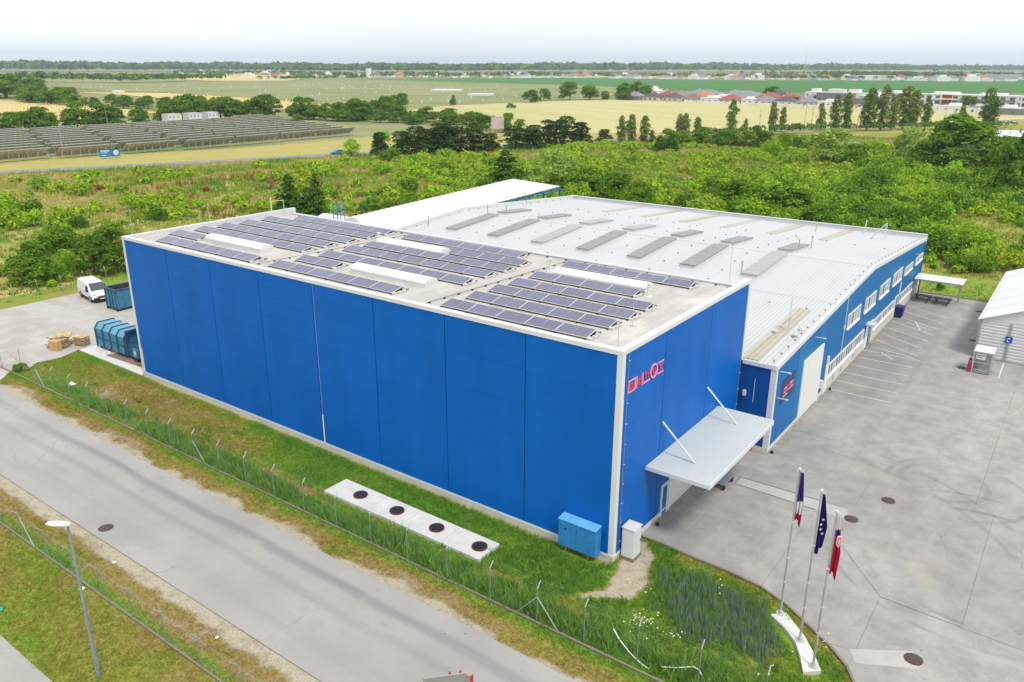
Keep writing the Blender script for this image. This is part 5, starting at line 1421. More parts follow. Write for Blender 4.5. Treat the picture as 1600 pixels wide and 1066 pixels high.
for x in np.linspace(ca, cb, 5):
    rb_ = MB(); o_ = .09
    pr2 = [(cy0 - o_, .2), (cy0 - o_, 2.09), (cy0 + .31, 2.6), (cy1 - .31, 2.6), (cy1 + o_, 2.09), (cy1 + o_, .2), (cy1 + .001, .2), (cy1 + .001, 2.055), (cy1 - .345, 2.525), (cy0 + .345, 2.525), (cy0 - .001, 2.055), (cy0 - .001, .2)]
    for i in range(5):
        q = [pr2[i], pr2[i + 1], pr2[10 - i], pr2[11 - i]]
        rb_.hexa([(x - .06, y, z) for y, z in q], [(x + .06, y, z) for y, z in q])
    rb_.obj('rib', M['teal_dark'], cp)
MB().box(ca, cb, cy0 - .05, cy0 - .004, 1.15, 1.28).obj('rail', M['teal_dark'], cp)
MB().box(cb + .05, -50.3, cy0 + .15, cy1 - .15, .35, 1.5).obj('press_box', M['teal_dark'], cp)
MB().box(cb + .05, cb + .25, cy0 + .1, cy0 + .35, .3, 2.75).box(cb + .05, cb + .25, cy1 - .35, cy1 - .1, .3, 2.75).box(cb + .05, cb + .25, cy0 + .35, cy1 - .35, 2.5, 2.75).obj('tipping_frame', M['teal_dark'], cp)
MB().box(-50.29, -50.0, cy0 + .3, cy1 - .3, .5, 1.9).obj('hopper_wall', M['rust_inside'], cp)
MB().box(-51.2, -50.4, cy0 - .12, cy0 + .14, .55, 1.35).obj('control_cabinet', M['teal'], cp)
MB().box(-50.9, -50.6, cy0 - .135, cy0 - .122, .85, 1.2).obj('label_plate', M['white_flat'], cp)
for x in (ca + .2, ca + 1.7, ca + 3.4, -51): MB().box(x, x + .14, cy0 + .1, cy0 + .3, .04, .35).box(x, x + .14, cy1 - .3, cy1 - .1, .04, .35).obj('foot', M['dark_metal'], cp)
MB().path([(-54.6, .55, .06), (-53.6, .72, .07), (-52.9, .62, .06), (-52.0, .8, .06)], .03, n=5).obj('cable', M['teal_dark'], None, 'loose blue cable lying in front of the waste compactor', 'cable')

# pallets
def pallet(x, y, z, rz, label, tilt=(0, 0)):
    o = empty('pallet', (0, 0, 0), label, 'pallet', 'wooden pallets by the gravel yard')
    for k in range(5): MB().box(-.6, .6, -.4 + k * .175, -.4 + k * .175 + .10, .122, .144).obj('deck_board', M['wood_pale'], o)
    for yy in (-.35, 0, .35): MB().box(-.6, .6, yy - .05, yy + .05, .022, .12).obj('stringer', M['wood_dark'], o)
    for k in range(3): MB().box(-.6 + k * .55, -.6 + k * .55 + .1, -.4, .4, 0, .021).obj('bottom_board', M['wood_pale'], o)
    o.location = (x, y, z); o.rotation_euler = (tilt[0], tilt[1], rz)
ORD = ['bottom', 'second', 'third', 'fourth', 'fifth', 'top']
for k in range(6): pallet(-59.9 + .03 * math.sin(k * 2.1), .75, .02 + k * .15, .35 + .05 * math.sin(k * 3), f'pale wooden pallet, {ORD[k]} of the neat stack at the apron corner')
for k in range(6): pallet(-60.9 + .05 * math.sin(k * 1.7), -.75, .02 + k * .15, .3 + .06 * math.sin(k * 2.3), f'pale wooden pallet, {ORD[k]} of the stack behind the cardboard box')
for k, (x, y, z, rz, tl) in enumerate(((-61.6, -1.1, .02, .9, (.0, .0)), (-61.7, -1.2, .18, .2, (.05, .02)), (-61.5, -1.0, .42, 1.2, (.2, .1)), (-61.3, -.7, .92, .5, (.12, -.16)), (-61.9, -.9, .62, .1, (-.15, .22)), (-61.0, -.3, 1.05, .8, (.25, .05)), (-61.6, .1, .02, .4, (0, 0)), (-61.6, .1, .2, .7, (.1, .1)), (-61.4, -.2, .6, .3, (.3, -.2)))):
    pallet(x, y, z, rz, f'pale broken pallet tossed on the heap, {["lowest", "crossing the lowest", "leaning in the middle", "high right", "tilting to the left", "topmost", "rear lowest", "rear upper", "rear leaning"][k]} one', tl)
MB().box(-61.0, -59.95, -1.75, -1.2, -.0, .95).obj('cardboard_box', M['cardboard'], None, 'brown cardboard box leaning by the pallet heap', 'box', bevel=.01)
bo = bpy.data.objects['cardboard_box']; recentre(bo, (-60.4, -1.5, 0)); bo.rotation_euler.z = .25

# conduit, litter, sign board
MB().path([(3.1, -5.45, .55), (3.6, -5.7, .3), (4.3, -6.0, .12), (5.0, -6.25, .05), (5.5, -6.35, .02)], .03, n=6).obj('conduit', M['hose'], None, 'white plastic conduit rising from the weeds, left piece', 'conduit')
MB().path([(6.0, -6.1, .25), (6.6, -5.8, .30), (7.2, -5.35, .35), (7.5, -5.35, .32), (7.9, -5.65, .1), (8.3, -6.0, .0)], .03, n=6).obj('conduit', M['hose'], None, 'white plastic conduit looping over the weeds, right piece', 'conduit')
def litter(x, y, r, lab, m='litter'):
    rg = random.Random(int(x * 100)); b = MB(); n = 7
    ring_ = [(x + r * (.7 + .5 * rg.random()) * math.cos(i * 6.283 / n), y + r * (.7 + .5 * rg.random()) * math.sin(i * 6.283 / n), .03 + .1 * r * rg.random()) for i in range(n)]
    c = (x, y, .05 + r * .8)
    for i in range(n): b.face(ring_[i], ring_[(i + 1) % n], c)
    b.face(*reversed(ring_)); b.obj('litter', M[m], None, lab, 'litter')
litter(-21.3, -18.75, .16, 'crumpled white bag at the foot of the near fence'); litter(-22.2, -16.5, .12, 'white scrap on the dirt strip by the near road'); litter(-12.3, -16.8, .1, 'small white scrap in the dry grass near the road edge')
litter(-23.0, -22.1, .22, 'green and white litter on the lower lawn', 'tarp_green'); litter(-50.3, -5.0, .35, 'flat white scrap in the grass near the entrance gate')
sb_ = empty('road_sign', (.3, -14.9, 0), 'grey board with red bolts at the lower edge of the road', 'sign')
MB().hexa([(-.3, -15.15, 1.6), (1.02, -13.98, 1.6), (1.07, -14.03, 1.6), (-.25, -15.2, 1.6)], [(-.3, -15.15, 2.85), (1.02, -13.98, 3.0), (1.07, -14.03, 3.0), (-.25, -15.2, 2.85)]).obj('board', M['grey_metal'], sb_)
MB().box(1.06, 1.28, -14.1, -13.92, 0, 3.0).obj('post', paint('rusty_grey', (.33, .27, .25), .7, var=.2), sb_)
MB().box(1.282, 1.30, -14.1, -13.92, 0, 2.98).obj('red_edge', M['gas_red'], sb_)
for k in (.25, .6): MB().tube((1.02 - 1.3 * k * .7, -13.98 - 1.17 * k * .7 + .03, 2.96 - k * .08), (1.02 - 1.3 * k * .7 - .05, -13.98 - 1.17 * k * .7 + .12, 2.98 - k * .08), .05, n=8).obj('bolt', M['gas_red'], sb_)

# ================================================================== VEGETATION
def project(x, y, z):
    d = np.stack([np.asarray(x) - 17.717, np.asarray(y) + 33.873, np.asarray(z) - 26.17], -1)
    w = d @ np.array(_f); w = np.where(w < .5, .5, w)
    return 800 + 1239.43 * (d @ np.array(_r2)) / w, 533 - 1239.43 * (d @ np.array(_u2)) / w, w
def in_view(x, y, z=0., m=60):
    u, v, w = project(x, y, np.zeros_like(np.asarray(x, float)) + z)
    return (u > -m) & (u < 1600 + m) & (v < 1066 + m) & (w > 1)

def leaf_cloud(C, Nn, size, rg, asp=.75):
    n = len(C)
    Nn = Nn / np.maximum(np.linalg.norm(Nn, axis=1, keepdims=True), 1e-6)
    a = rg.normal(size=(n, 3)); a -= (a * Nn).sum(1, keepdims=True) * Nn
    a /= np.maximum(np.linalg.norm(a, axis=1, keepdims=True), 1e-6)
    b = np.cross(Nn, a)
    s = np.asarray(size).reshape(-1, 1) * (.6 + .8 * rg.random((n, 1)))
    a *= s * .5; b *= s * .5 * asp
    V = np.stack([C - a, C + b * .9 - a * .1, C + a, C - b * .9 + a * .1], 1).reshape(-1, 3)
    Q = np.arange(4 * n).reshape(-1, 4)
    return V, Q
def lobed(rg, lobes, n, size, out=.9, up=.25):
    lobes = np.array(lobes, float)
    area = lobes[:, 3] * lobes[:, 5] + lobes[:, 3] ** 2
    k = rg.choice(len(lobes), n, p=area / area.sum())
    d = rg.normal(size=(n, 3)); d[:, 2] += up; d /= np.linalg.norm(d, axis=1, keepdims=True)
    low = d[:, 2] < -.35; d[low, 2] *= -.6
    r = .62 + .42 * rg.random((n, 1)) ** .6
    C = lobes[k, :3] + d * lobes[k][:, 3:6] * r
    # drop leaves buried in neighbouring lobes
    keep = np.ones(n, bool)
    for L_ in lobes:
        q = (((C - L_[:3]) / L_[3:6]) ** 2).sum(1)
        keep &= q > .30
    C, d = C[keep], d[keep]
    C[:, 2] = np.maximum(C[:, 2], .02)
    return leaf_cloud(C, d * out + rg.normal(size=d.shape) * .35, np.full(len(C), size), rg)
def shrub_mesh(seed, n, size, mat, tall=1.0, lobes_n=9, spread=1.0):
    rg = np.random.default_rng(seed); lo = []
    for i in range(lobes_n):
        a, r = rg.random() * 6.283, math.sqrt(rg.random()) * .68 * spread
        s = .30 + .26 * rg.random()
        lo.append((r * math.cos(a), r * math.sin(a), (.28 + .55 * rg.random() * (1 - r * .55)) * tall, s, s, s * (.75 + .4 * rg.random()) * tall))
    V, Q = lobed(rg, lo, n, size)
    m = int(n * .08)   # stray twigs that break the outline
    C = rg.normal(size=(m, 3)) * (.55, .55, .4 * tall) + (0, 0, .62 * tall); C[:, 2] = np.clip(C[:, 2], .05, 1.5 * tall)
    V2, Q2 = leaf_cloud(C, rg.normal(size=(m, 3)), np.full(m, size * .9), rg)
    return np.concatenate([V, V2]), np.concatenate([Q, Q2 + len(V)])
def scaled(V, dims):
    return V
SHR = {}
for kind, seeds in (('shrub', range(6)), ('dark', range(10, 13)), ('bright', range(20, 22)), ('purple', range(30, 31))):
    SHR[kind] = []
    for s in seeds:
        V, Q = shrub_mesh(100 + s, 1250, .165, None, tall=(.85, 1.05, 1.25)[s % 3], lobes_n=8 + s % 4)
        SHR[kind].append(np_mesh('shrub_foliage', V, Q, mat=LEAF[kind]))

def crown_mesh(seed, kind):
    """returns verts, quads in metres for a base tree of the kind and its (width, height)"""
    rg = np.random.default_rng(seed); lo = []
    if kind in ('broad', 'bright', 'willow'):
        w, h, n, sz = 7.5, 8.0, 3600, .42
        for i in range(26):
            a, t = rg.random() * 6.283, rg.random()
            rr = (.25 + .75 * math.sqrt(rg.random())) * w * .37 * (1 - .72 * t ** 2.2) * (.82 + .18 * min(1, t * 5))
            s = w * (.10 + .09 * rg.random())
            lo.append((rr * math.cos(a), rr * math.sin(a), h * (.11 + .78 * t), s, s, s * 1.0))
        if kind == 'willow': n, sz = 3000, .40
        V, Q = lobed(rg, lo, n, sz)
        m = 260; C = rg.normal(size=(m, 3)) * (w * .2, w * .2, h * .17) + (0, 0, h * .58)
        V2, Q2 = leaf_cloud(C, rg.normal(size=(m, 3)), np.full(m, sz), rg)
    elif kind == 'pine':
        w, h, n, sz = 6.5, 9.0, 3400, .42
        for i in range(36):
            t = rg.random(); a = rg.random() * 6.283
            rr = w * .38 * (1 - t * .72) * (.35 + .65 * rg.random()); s = .68 + .5 * rg.random()
            lo.append((rr * math.cos(a), rr * math.sin(a), h * (.06 + .87 * t), s * 1.3, s * 1.3, s * .8))
        V, Q = lobed(rg, lo, n, sz, .4, .4)
        m = 200; C = rg.normal(size=(m, 3)) * (.6, .6, h * .18) + (0, 0, h * .45)
        V2, Q2 = leaf_cloud(C, rg.normal(size=(m, 3)), np.full(m, sz), rg)
    elif kind == 'conifer':
        w, h, n, sz = 5.0, 8.0, 3200, .36
        for i in range(44):
            t = (i + rg.random()) / 44; a = i * 2.4 + rg.random()
            rr = w * .40 * (1 - t) ** .8 * (.55 + .5 * rg.random()); s = .30 + .62 * (1 - t)
            lo.append((rr * math.cos(a), rr * math.sin(a), h * (.04 + .94 * t), s, s, s * .7))
        V, Q = lobed(rg, lo, n, sz, .6, .2)
        m = 120; C = rg.normal(size=(m, 3)) * (.4, .4, h * .22) + (0, 0, h * .45)
        V2, Q2 = leaf_cloud(C, rg.normal(size=(m, 3)), np.full(m, sz), rg)
    else:  # poplar
        w, h, n, sz = 4.2, 14.0, 3600, .42
        for i in range(56):
            t = (i + rg.random()) / 56; a = rg.random() * 6.283
            env = math.sin(math.pi * min(1, .16 + .82 * t)) ** .55
            rr = w * .28 * env * rg.random() ** .6; s = .48 + .42 * env * rg.random()
            lo.append((rr * math.cos(a), rr * math.sin(a), h * (.08 + .88 * t), s, s, s * 1.9))
        V, Q = lobed(rg, lo, n, sz, .5, .1)
        m = 160; C = rg.normal(size=(m, 3)) * (w * .2, w * .2, h * .18) + (0, 0, h * .5)
        V2, Q2 = leaf_cloud(C, rg.normal(size=(m, 3)), np.full(m, sz), rg)
    V = np.concatenate([V, V2]); Q = np.concatenate([Q, Q2 + len(Q) * 4])
    ok = True
    V[:, 2] = np.maximum(V[:, 2], .05)
    return V, Q, w, h
def trunk_mesh(seed, kind, w, h, mat):
    rg = random.Random(seed); m = MB()
    r = h * (.022 if kind != 'poplar' else .014)
    top = h * (.62 if kind in ('broad', 'bright', 'willow') else .9)
    p = Vector((0, 0, -.2)); k = 5; rr = r
    for i in range(k):
        q = Vector((rg.uniform(-.02, .02) * w, rg.uniform(-.02, .02) * w, top * (i + 1) / k)); r2 = r * (1 - .8 * (i + 1) / k)
        m.tube(p, q, rr, r2, n=7, caps=False)
        for j in range(2):
            a = rg.random() * 6.283; ln = w * .34 * rg.uniform(.6, 1) * (1 - .12 * i)
            e = q + Vector((math.cos(a) * ln, math.sin(a) * ln, ln * rg.uniform(.3, .7)))
            if i > 0: m.tube(q, e, r2 * .6, r2 * .15, n=5, caps=False)
        p, rr = q, r2
    return m.mesh('trunk', mat=mat)
TREE = {}
for kind, leaf, cnt in (('broad', 'broad', 4), ('bright', 'bright', 1), ('willow', 'willow', 2), ('pine', 'pine', 3), ('conifer', 'conifer', 2), ('poplar', 'poplar', 4)):
    TREE[kind] = []
    for i in range(cnt):
        V, Q, w, h = crown_mesh(500 + i * 7 + len(TREE) * 31, kind)
        # true extent of the foliage
        ext = max(V[:, 0].max() - V[:, 0].min(), V[:, 1].max() - V[:, 1].min()); hh = np.percentile(V[:, 2], 99)
        ext = np.percentile(np.abs(V[:, :2]), 95) * 2
        TREE[kind].append((np_mesh('crown', V, Q, mat=LEAF[leaf]), trunk_mesh(900 + i, kind, w, h, M['bark_pale'] if kind == 'poplar' else M['bark']), ext, hh))
def tree(kind, x, y, h, w, label, group=None, i=None, name=None, z=None):
    cm, tm, bw, bh = TREE[kind][(i if i is not None else RNG.randrange(99)) % len(TREE[kind])]
    z0 = (float(scrub_z(np.array([x]), np.array([y]))[0]) if x > road_x(y) + 4 else -.1) if z is None else z
    o = empty(name or f'{kind}_tree', (x, y, z0), label, 'tree', group)
    o.scale = (w / bw, w / bw, h / bh); o.rotation_euler.z = RNG.random() * 6.283
    link_mesh('crown', cm, o); link_mesh('trunk', tm, o)
    return o

# trees along the far road
G1, G2 = 'dark pines along the far road', 'slim poplars along the far road'
tree('bright', -166.8, 136.1, 5.0, 5.2, 'round bright green tree alone beside the far road', i=0)
tree('pine', -161.1, 142.9, 7.0, 4.6, 'dark upright tree left of the pine group by the far road')
tree('bright', -163.5, 146.0, 7.0, 4.6, 'light green tree just behind the dark upright roadside tree', i=0)
for x, y, h, w in ((-155.7, 147.1, 7.6, 6.2), (-150.6, 148.7, 9.1, 7.2), (-146.4, 154.3, 10.1, 7.4), (-145.4, 159.8, 8.7, 6.6), (-144.7, 167.8, 8.0, 8.2), (-140.2, 171.3, 6.2, 5.2), (-151.5, 153.5, 8.0, 7), (-149, 158, 8.8, 6.5)):
    tree('pine', x, y, h * .96, w * 1.1, 'dark pine in the dense clump left of the small hoarding', G1)
for x, y, h, w in ((-141.5, 186.0, 7.4, 7.7), (-136.9, 189.6, 6.6, 5.8), (-136.3, 198.6, 8.9, 6.2), (-134.6, 205.7, 9.9, 7.0), (-129.2, 207.0, 8.1, 6.4), (-139, 193, 7.5, 6)):
    tree('pine', x, y, h * .98, w * 1.1, 'dark pine in the clump right of the small hoarding', G1)
tree('pine', -129.7, 225.2, 4.6, 5.2, 'low spreading pine standing alone by the far road')
POP = [(-121.4, 222.2, 9.6, 3.0), (-118.7, 224.3, 10.1, 3.4), (-116.1, 229.5, 9.5, 3.2), (-113.9, 231.2, 4.7, 2.0), (-116.5, 259.8, 8.8, 3.0), (-113.6, 258.5, 9.2, 3.4), (-117.3, 278.5, 6.8, 2.8), (-108.9, 293.4, 13.2, 4.2), (-104.3, 297.1, 5.9, 1.8), (-97.8, 310.9, 11.9, 3.3), (-94.5, 313.5, 10.2, 2.6), (-83.7, 331.2, 11.4, 3.3), (-78.9, 335.0, 14.6, 4.4), (-75.1, 338.1, 15.6, 4.0), (-67.6, 344.1, 17.5, 6.1), (-62.9, 347.8, 18.5, 5.8), (-60.0, 354.8, 14.2, 4.0), (-56.8, 362.1, 17.9, 7.0), (-53.4, 364.9, 16.3, 5.2), (-49.6, 372.7, 13.5, 4.2), (-38.8, 396.6, 9.8, 3.0), (-29.9, 409.1, 16.9, 6.0), (-27, 408, 12, 4)]
for i, (x, y, h, w) in enumerate(POP):
    lab = 'slim poplar in the left group in front of the wheat field' if i < 4 else 'slim poplar standing before the wheat field right of the pines' if i < 9 else 'tall poplar in the row before the housing estate'
    tree('poplar', x, y, h, w, lab, G2, i=i)
for x, y, h in ((-101, 304, 9), (-88, 322, 12), (-86, 325, 13), (-71, 341, 7), (-44, 384, 11), (-41, 388, 8), (-34, 402, 9)):
    m = MB().tube((0, 0, 0), (.2, .1, h), .10, .03, n=5)
    for k in range(14):
        a = RNG.random() * 6.283; zz = h * (.2 + .75 * RNG.random()); m.tube((.1, .05, zz), (.1 + .6 * math.cos(a), .05 + .6 * math.sin(a), zz + 1.3), .035, .015, n=4)
    o = m.obj('dead_tree', M['bark_pale'], None, 'bare dead stem in the poplar row before the wheat field', 'tree', 'bare stems among the poplars'); o.location = (x, y, 0)
# mixed trees at the edge of the scrub and beside the halls
G3 = 'broadleaf trees at the far edge of the scrubland'
for x, y, h, w in ((-94.4, 204, 6.9, 6.1), (-92.3, 224.6, 6.4, 7.8), (-88.0, 233.6, 5.2, 7.0), (-80.3, 234.0, 5.2, 7.2), (-73.0, 228.9, 6.0, 7.0), (-66, 228, 5.0, 6.5), (-60, 226, 4.6, 6.5), (-55, 230, 5, 7), (-84, 228, 5.6, 7), (-100, 226, 5, 6)):
    tree('broad', x, y, h, w, 'dark green round tree in the thicket before the poplar row', G3)
for x, y, h, w in ((-95.1, 199.1, 5.0, 5.0), (-92.2, 201.3, 4.7, 4.8)):
    tree('conifer', x, y, h, w, 'dark rounded conifer in the pair before the thicket', 'pair of rounded conifers')
tree('broad', -14.3, 217.8, 13.2, 17.0, 'huge dark broad tree at the right edge of the scrubland', i=1)
tree('broad', -20, 226, 10, 10, 'dark tree leaning out left of the huge broad tree')
for x, y, h, w in ((-19, 211, 7.5, 10), (-9, 212, 7.0, 10), (-14, 207, 5.5, 9), (-4, 220, 8, 9)):
    tree('broad', x, y, h, w, 'dark tree at the foot of the huge broad tree', 'trees at the foot of the huge broad tree')
tree('willow', -43.5, 202.7, 9.0, 11.0, 'grey green bushy tree left of the huge broad tree')
tree('willow', -28.9, 230.2, 8.6, 8.0, 'pale willow between the thicket and the huge broad tree')
tree('broad', -36, 196, 6.0, 8.0, 'mid green tree in front of the grey green bushy tree')
tree('broad', 4.3, 168, 13.0, 9.0, 'tall tree at the right picture edge beside the white roof')
tree('broad', -1.5, 205, 8.0, 8.0, 'tree in front of the white roofed shed at the right edge')
tree('conifer', -96.5, 56.1, 7.2, 5.0, 'dark cypress-like conifer left behind the warehouse', i=0)
tree('conifer', -93.6, 57.6, 5.2, 4.8, 'dark rounded conifer touching the cypress behind the warehouse', i=1)
tree('conifer', -90.4, 57.0, 7.9, 3.8, 'slim dark conifer right of the cypress behind the warehouse', i=1)
tree('conifer', -86.5, 106.5, 8.0, 8.4, 'dark spreading conifer behind the white shed roof', i=0)
tree('willow', -75.6, 109.1, 8.5, 10.0, 'pale feathery willow right of the dark spreading conifer')
G4 = 'leafy trees right behind the halls'
for k, (x, y, h, w) in enumerate(((-66.1, 105.8, 6.0, 7.8), (-56.8, 103.2, 5.8, 6.4), (-81.9, 71.1, 4.3, 4.7), (-85.2, 64.7, 4.2, 4.1), (-37.0, 113.7, 5.2, 6.5), (-25.3, 106.3, 5.8, 9.0), (-43.8, 117.8, 4.6, 5.4), (-55.1, 109.2, 4.0, 4.6), (-31, 108, 5.2, 7), (-50, 100, 4.4, 5.5), (-18, 98, 4.2, 6))):
    tree('broad', x, y, h, w, 'leafy green tree at the back of the factory site', G4)
for x, y, h, w in ((-86.0, 15.7, 5.2, 5.0), (-92.0, 11.2, 4.0, 5.0), (-94.7, 23.0, 4.2, 4.8), (-100, 18, 3.8, 5), (-88, 8, 3.2, 4.6), (-84.5, 21, 4.8, 4.5)):
    tree('broad', x, y, h, w, 'leafy green tree in the thicket behind the parked van', 'trees behind the parked van')
# trees left of the warehouse seen over the solar farm
G5 = 'hedgerow trees behind the solar farm'
for (x0, y0), (x1, y1), n, hh in (((-339, 108), (-347, 140), 7, 8.5), ((-347, 140), (-343, 186), 10, 8.5), ((-343, 186), (-352, 215), 7, 9.5), ((-352, 215), (-338, 240), 7, 9), ((-325, 246), (-285, 245), 8, 8.5), ((-285, 245), (-300, 290), 8, 8.5), ((-270, 250), (-240, 262), 5, 5.0)):
    for k in range(n):
        t_ = (k + RNG.random()) / n; h = hh * RNG.uniform(.75, 1.3)
        tree('broad', x0 + (x1 - x0) * t_ + RNG.uniform(-4, 4), y0 + (y1 - y0) * t_ + RNG.uniform(-4, 4), h, h * RNG.uniform(.9, 1.3), 'round green tree in the hedgerow behind the solar farm', G5)
G6 = 'hedge trees between the two wheat fields'
for k in range(26):
    t_ = k / 25; x = -640 + 230 * t_ + RNG.uniform(-6, 6); y = 246 - 4 * t_ + RNG.uniform(-5, 12)
    h = (11 if t_ < .35 else 7.5) * RNG.uniform(.7, 1.1)
    tree('broad', x, y, h, h * RNG.uniform(1.1, 1.6), 'dark green tree in the hedge along the left wheat field', G6)
for x, y, h, w in ((-724, 273, 18, 32), (-700, 262, 14, 22), (-690, 280, 15, 24), (-745, 262, 17, 25)):
    tree('broad', x, y, h, w, 'large dark tree at the left end of the wheat field hedge', 'large trees at the left horizon')
for x, y, h, w in ((-275, 205, 5.5, 6), (-262, 255, 8, 9), (-255, 268, 7, 9), (-300, 262, 9, 10), (-288, 275, 8, 10), (-310, 300, 7, 9), (-250, 280, 6, 9), (-225, 270, 5, 8), (-215, 258, 6, 8), (-205, 240, 7.5, 7), (-200, 246, 6, 6), (-192, 250, 7, 6.5), (-186, 238, 6, 6.5), (-178, 240, 5.5, 5), (-232, 262, 4.5, 8), (-245, 248, 4.2, 7)):
    tree('broad', x, y, h, w, 'green tree between the solar farm and the wheat field', 'trees right of the solar farm')
for k, (x, y, h, w) in enumerate(((-341.2, 333.8, 9, 7.5), (-336.1, 336.3, 10, 9), (-344.6, 394.6, 7, 4), (-338.2, 477.9, 9, 12), (-350.4, 513.2, 9, 9), (-341.6, 537.3, 14, 14), (-330.5, 550, 11, 16), (-318, 553, 7, 7), (-300, 400, 3, 6), (-312, 572, 11, 12), (-318, 585, 13, 10), (-309, 590, 14, 12), (-299, 590, 11, 12), (-306, 566, 6, 12))):
    tree('broad', x, y, h, w, 'isolated dark tree on the meadow edge beyond the wheat field', 'trees along the meadow edge')

# ---- scrub: jittered places, thinned by patchiness
xs_, ys_ = np.meshgrid(np.arange(-225, 70, 2.75), np.arange(-30, 300, 2.75))
sx = (xs_ + NP.uniform(-1.4, 1.4, xs_.shape)).ravel(); sy = (ys_ + NP.uniform(-1.4, 1.4, ys_.shape)).ravel()
ok = (sx > road_x(sy) + np.where(sy < 150, 24, 11)) & ((sx < -82.5) | (sy > 84.5)) & in_view(sx, sy) & ~((sx > -77) & (sx < -52) & (sy < 92))
allot = (sx > -85) & (sx < 8) & (sy > 243) & (sy < 335)
ok &= ~allot
dens = fnoise(sx, sy, 26, 12) * .55 + fnoise(sx, sy, 8, 15) * .45
fard = np.sqrt((sx - 17.7) ** 2 + (sy + 33.9) ** 2)
ok &= dens + .10 * NP.random(dens.shape) > np.where((sy > 84) & (sx > -45) & (sy < 150), .495, .535)
ok &= ~((sx > -150) & (sx < -108) & (sy > 52) & (sy < 84) & (NP.random(sx.shape) < .55))
sx, sy, dens = sx[ok], sy[ok], dens[ok]
srad = np.exp(NP.normal(np.log(1.45), .32, len(sx))) * (.8 + .9 * (dens - .42))
srad = np.where((sy > 84) & (sx > -40), srad * 1.35, srad)
srad = np.clip(srad, .7, 3.4)
shz = scrub_z(sx, sy)
_, _, sw = project(sx, sy, shz)
order = np.argsort(-(srad / sw))
kinds = NP.random(len(sx)); toneN = fnoise(sx, sy, 30, 21)
kd = np.where(kinds < .30 + .8 * (toneN - .45), 'dark', np.where(kinds > .93, 'bright', 'shrub'))
LABS = {'shrub': 'fresh green shrub growing wild in the scrubland', 'dark': 'dark green bush growing wild in the scrubland', 'bright': 'yellow green shrub growing wild in the scrubland'}
for i in order[:290]:
    k = str(kd[i]); me = SHR[k][int(NP.integers(len(SHR[k])))]
    o = link_mesh('shrub', me); o.location = (sx[i], sy[i], shz[i] - .05)
    s = float(srad[i]); o.scale = (s, s, s * float(NP.uniform(.75, 1.15))); o.rotation_euler.z = float(NP.random() * 6.28)
    where = 'left of the warehouse' if sx[i] < -80 and sy[i] < 60 else 'behind the white shed roof' if sx[i] < -55 else 'beyond the long factory roof' if sx[i] < -12 else 'behind the storage hall at the right'
    tag(o, LABS[k] + ' ' + where, 'shrub', {'shrub': 'fresh green shrubs of the scrubland', 'dark': 'dark bushes of the scrubland', 'bright': 'yellow green shrubs of the scrubland'}[k])
for x, y, s, lab in ((-152.6, 50.3, 1.7, 'reddish purple shrub in the scrub left of the warehouse'), (-133.4, 63.9, 1.1, 'small purple shrub above the left warehouse parapet'), (-47.2, 175.2, 1.3, 'reddish brown shrub in the scrub above the factory roof'), (-66.6, 155.5, 1.2, 'brownish red shrub in the scrub behind the white shed'), (-14.3, 152.7, 1.2, 'small maroon shrub in the scrub at the right'), (-50, 196, 1.8, 'rusty shrub left of the grey green bushy tree'), (-97, 60.5, 1.8, 'dark purple shrub at the foot of the cypress behind the warehouse')):
    o = link_mesh('shrub', SHR['purple'][0]); o.location = (x, y, float(scrub_z(np.array([x]), np.array([y]))[0]) - .05); o.scale = (s, s, s); tag(o, lab, 'shrub')
# the many smaller shrubs behind, as one mass
rest = order[290:]
protoV = []
for s in range(6):
    V, Q = shrub_mesh(300 + s, 230, .36, None, tall=(.8, 1.0, 1.2)[s % 3], lobes_n=6); protoV.append((V, Q))
Vs, Qs, Ts, off = [], [], [], 0
for i in rest:
    V, Q = protoV[int(i) % 6]; s = float(srad[i]); a = (int(i) * 1.7) % 6.283
    R_ = np.array([[math.cos(a), -math.sin(a), 0], [math.sin(a), math.cos(a), 0], [0, 0, 1]])
    Vs.append((V @ R_.T) * s * (1, 1, .9) + (sx[i], sy[i], shz[i] - .05)); Qs.append(Q + off); off += len(V)
    Ts.append(np.full(len(V), {'shrub': 0., 'dark': .55, 'bright': .78}[str(kd[i])] * .9 + .2 * ((int(i) * 7919) % 100) / 100.))
mass = link_mesh('shrub_mass', np_mesh('shrub_mass', np.concatenate(Vs), np.concatenate(Qs), attr=np.concatenate(Ts), mat=LEAF['shrub']))
tag(mass, 'dense low green shrub growth covering the scrubland', 'shrubs', kind='stuff')
print('shrubs', len(sx))

# ---- grasses
def tufts(px, py, pz, hgt, wid, tint, blades, rg, lean=1.1):
    n = len(px); k = n * blades
    bx = np.repeat(px, blades) + rg.normal(size=k) * np.repeat(wid, blades) * .5
    by = np.repeat(py, blades) + rg.normal(size=k) * np.repeat(wid, blades) * .5
    bz = np.repeat(pz, blades); h = np.repeat(hgt, blades) * rg.uniform(.5, 1.25, k)
    a = rg.random(k) * 6.283; w = np.repeat(wid, blades) * rg.uniform(.10, .22, k)
    dx, dy = np.cos(a) * w, np.sin(a) * w; b = rg.random(k) * 6.283; l = h * lean * rg.random(k)
    V = np.stack([np.stack([bx - dx, by - dy, bz], -1), np.stack([bx + dx, by + dy, bz], -1), np.stack([bx + np.cos(b) * l, by + np.sin(b) * l, bz + h], -1)], 1).reshape(-1, 3)
    T = np.arange(3 * k).reshape(-1, 3)
    t = np.repeat(np.clip(np.repeat(tint, blades) + rg.normal(size=k) * .07, 0, 1), 3)
    return V, T, t
def grass_obj(name, arrs, mat, label, cat='grass'):
    V, T, t = arrs
    o = link_mesh(name, np_mesh(name, V, tris=T, attr=t, mat=mat)); return tag(o, label, cat, kind='stuff')
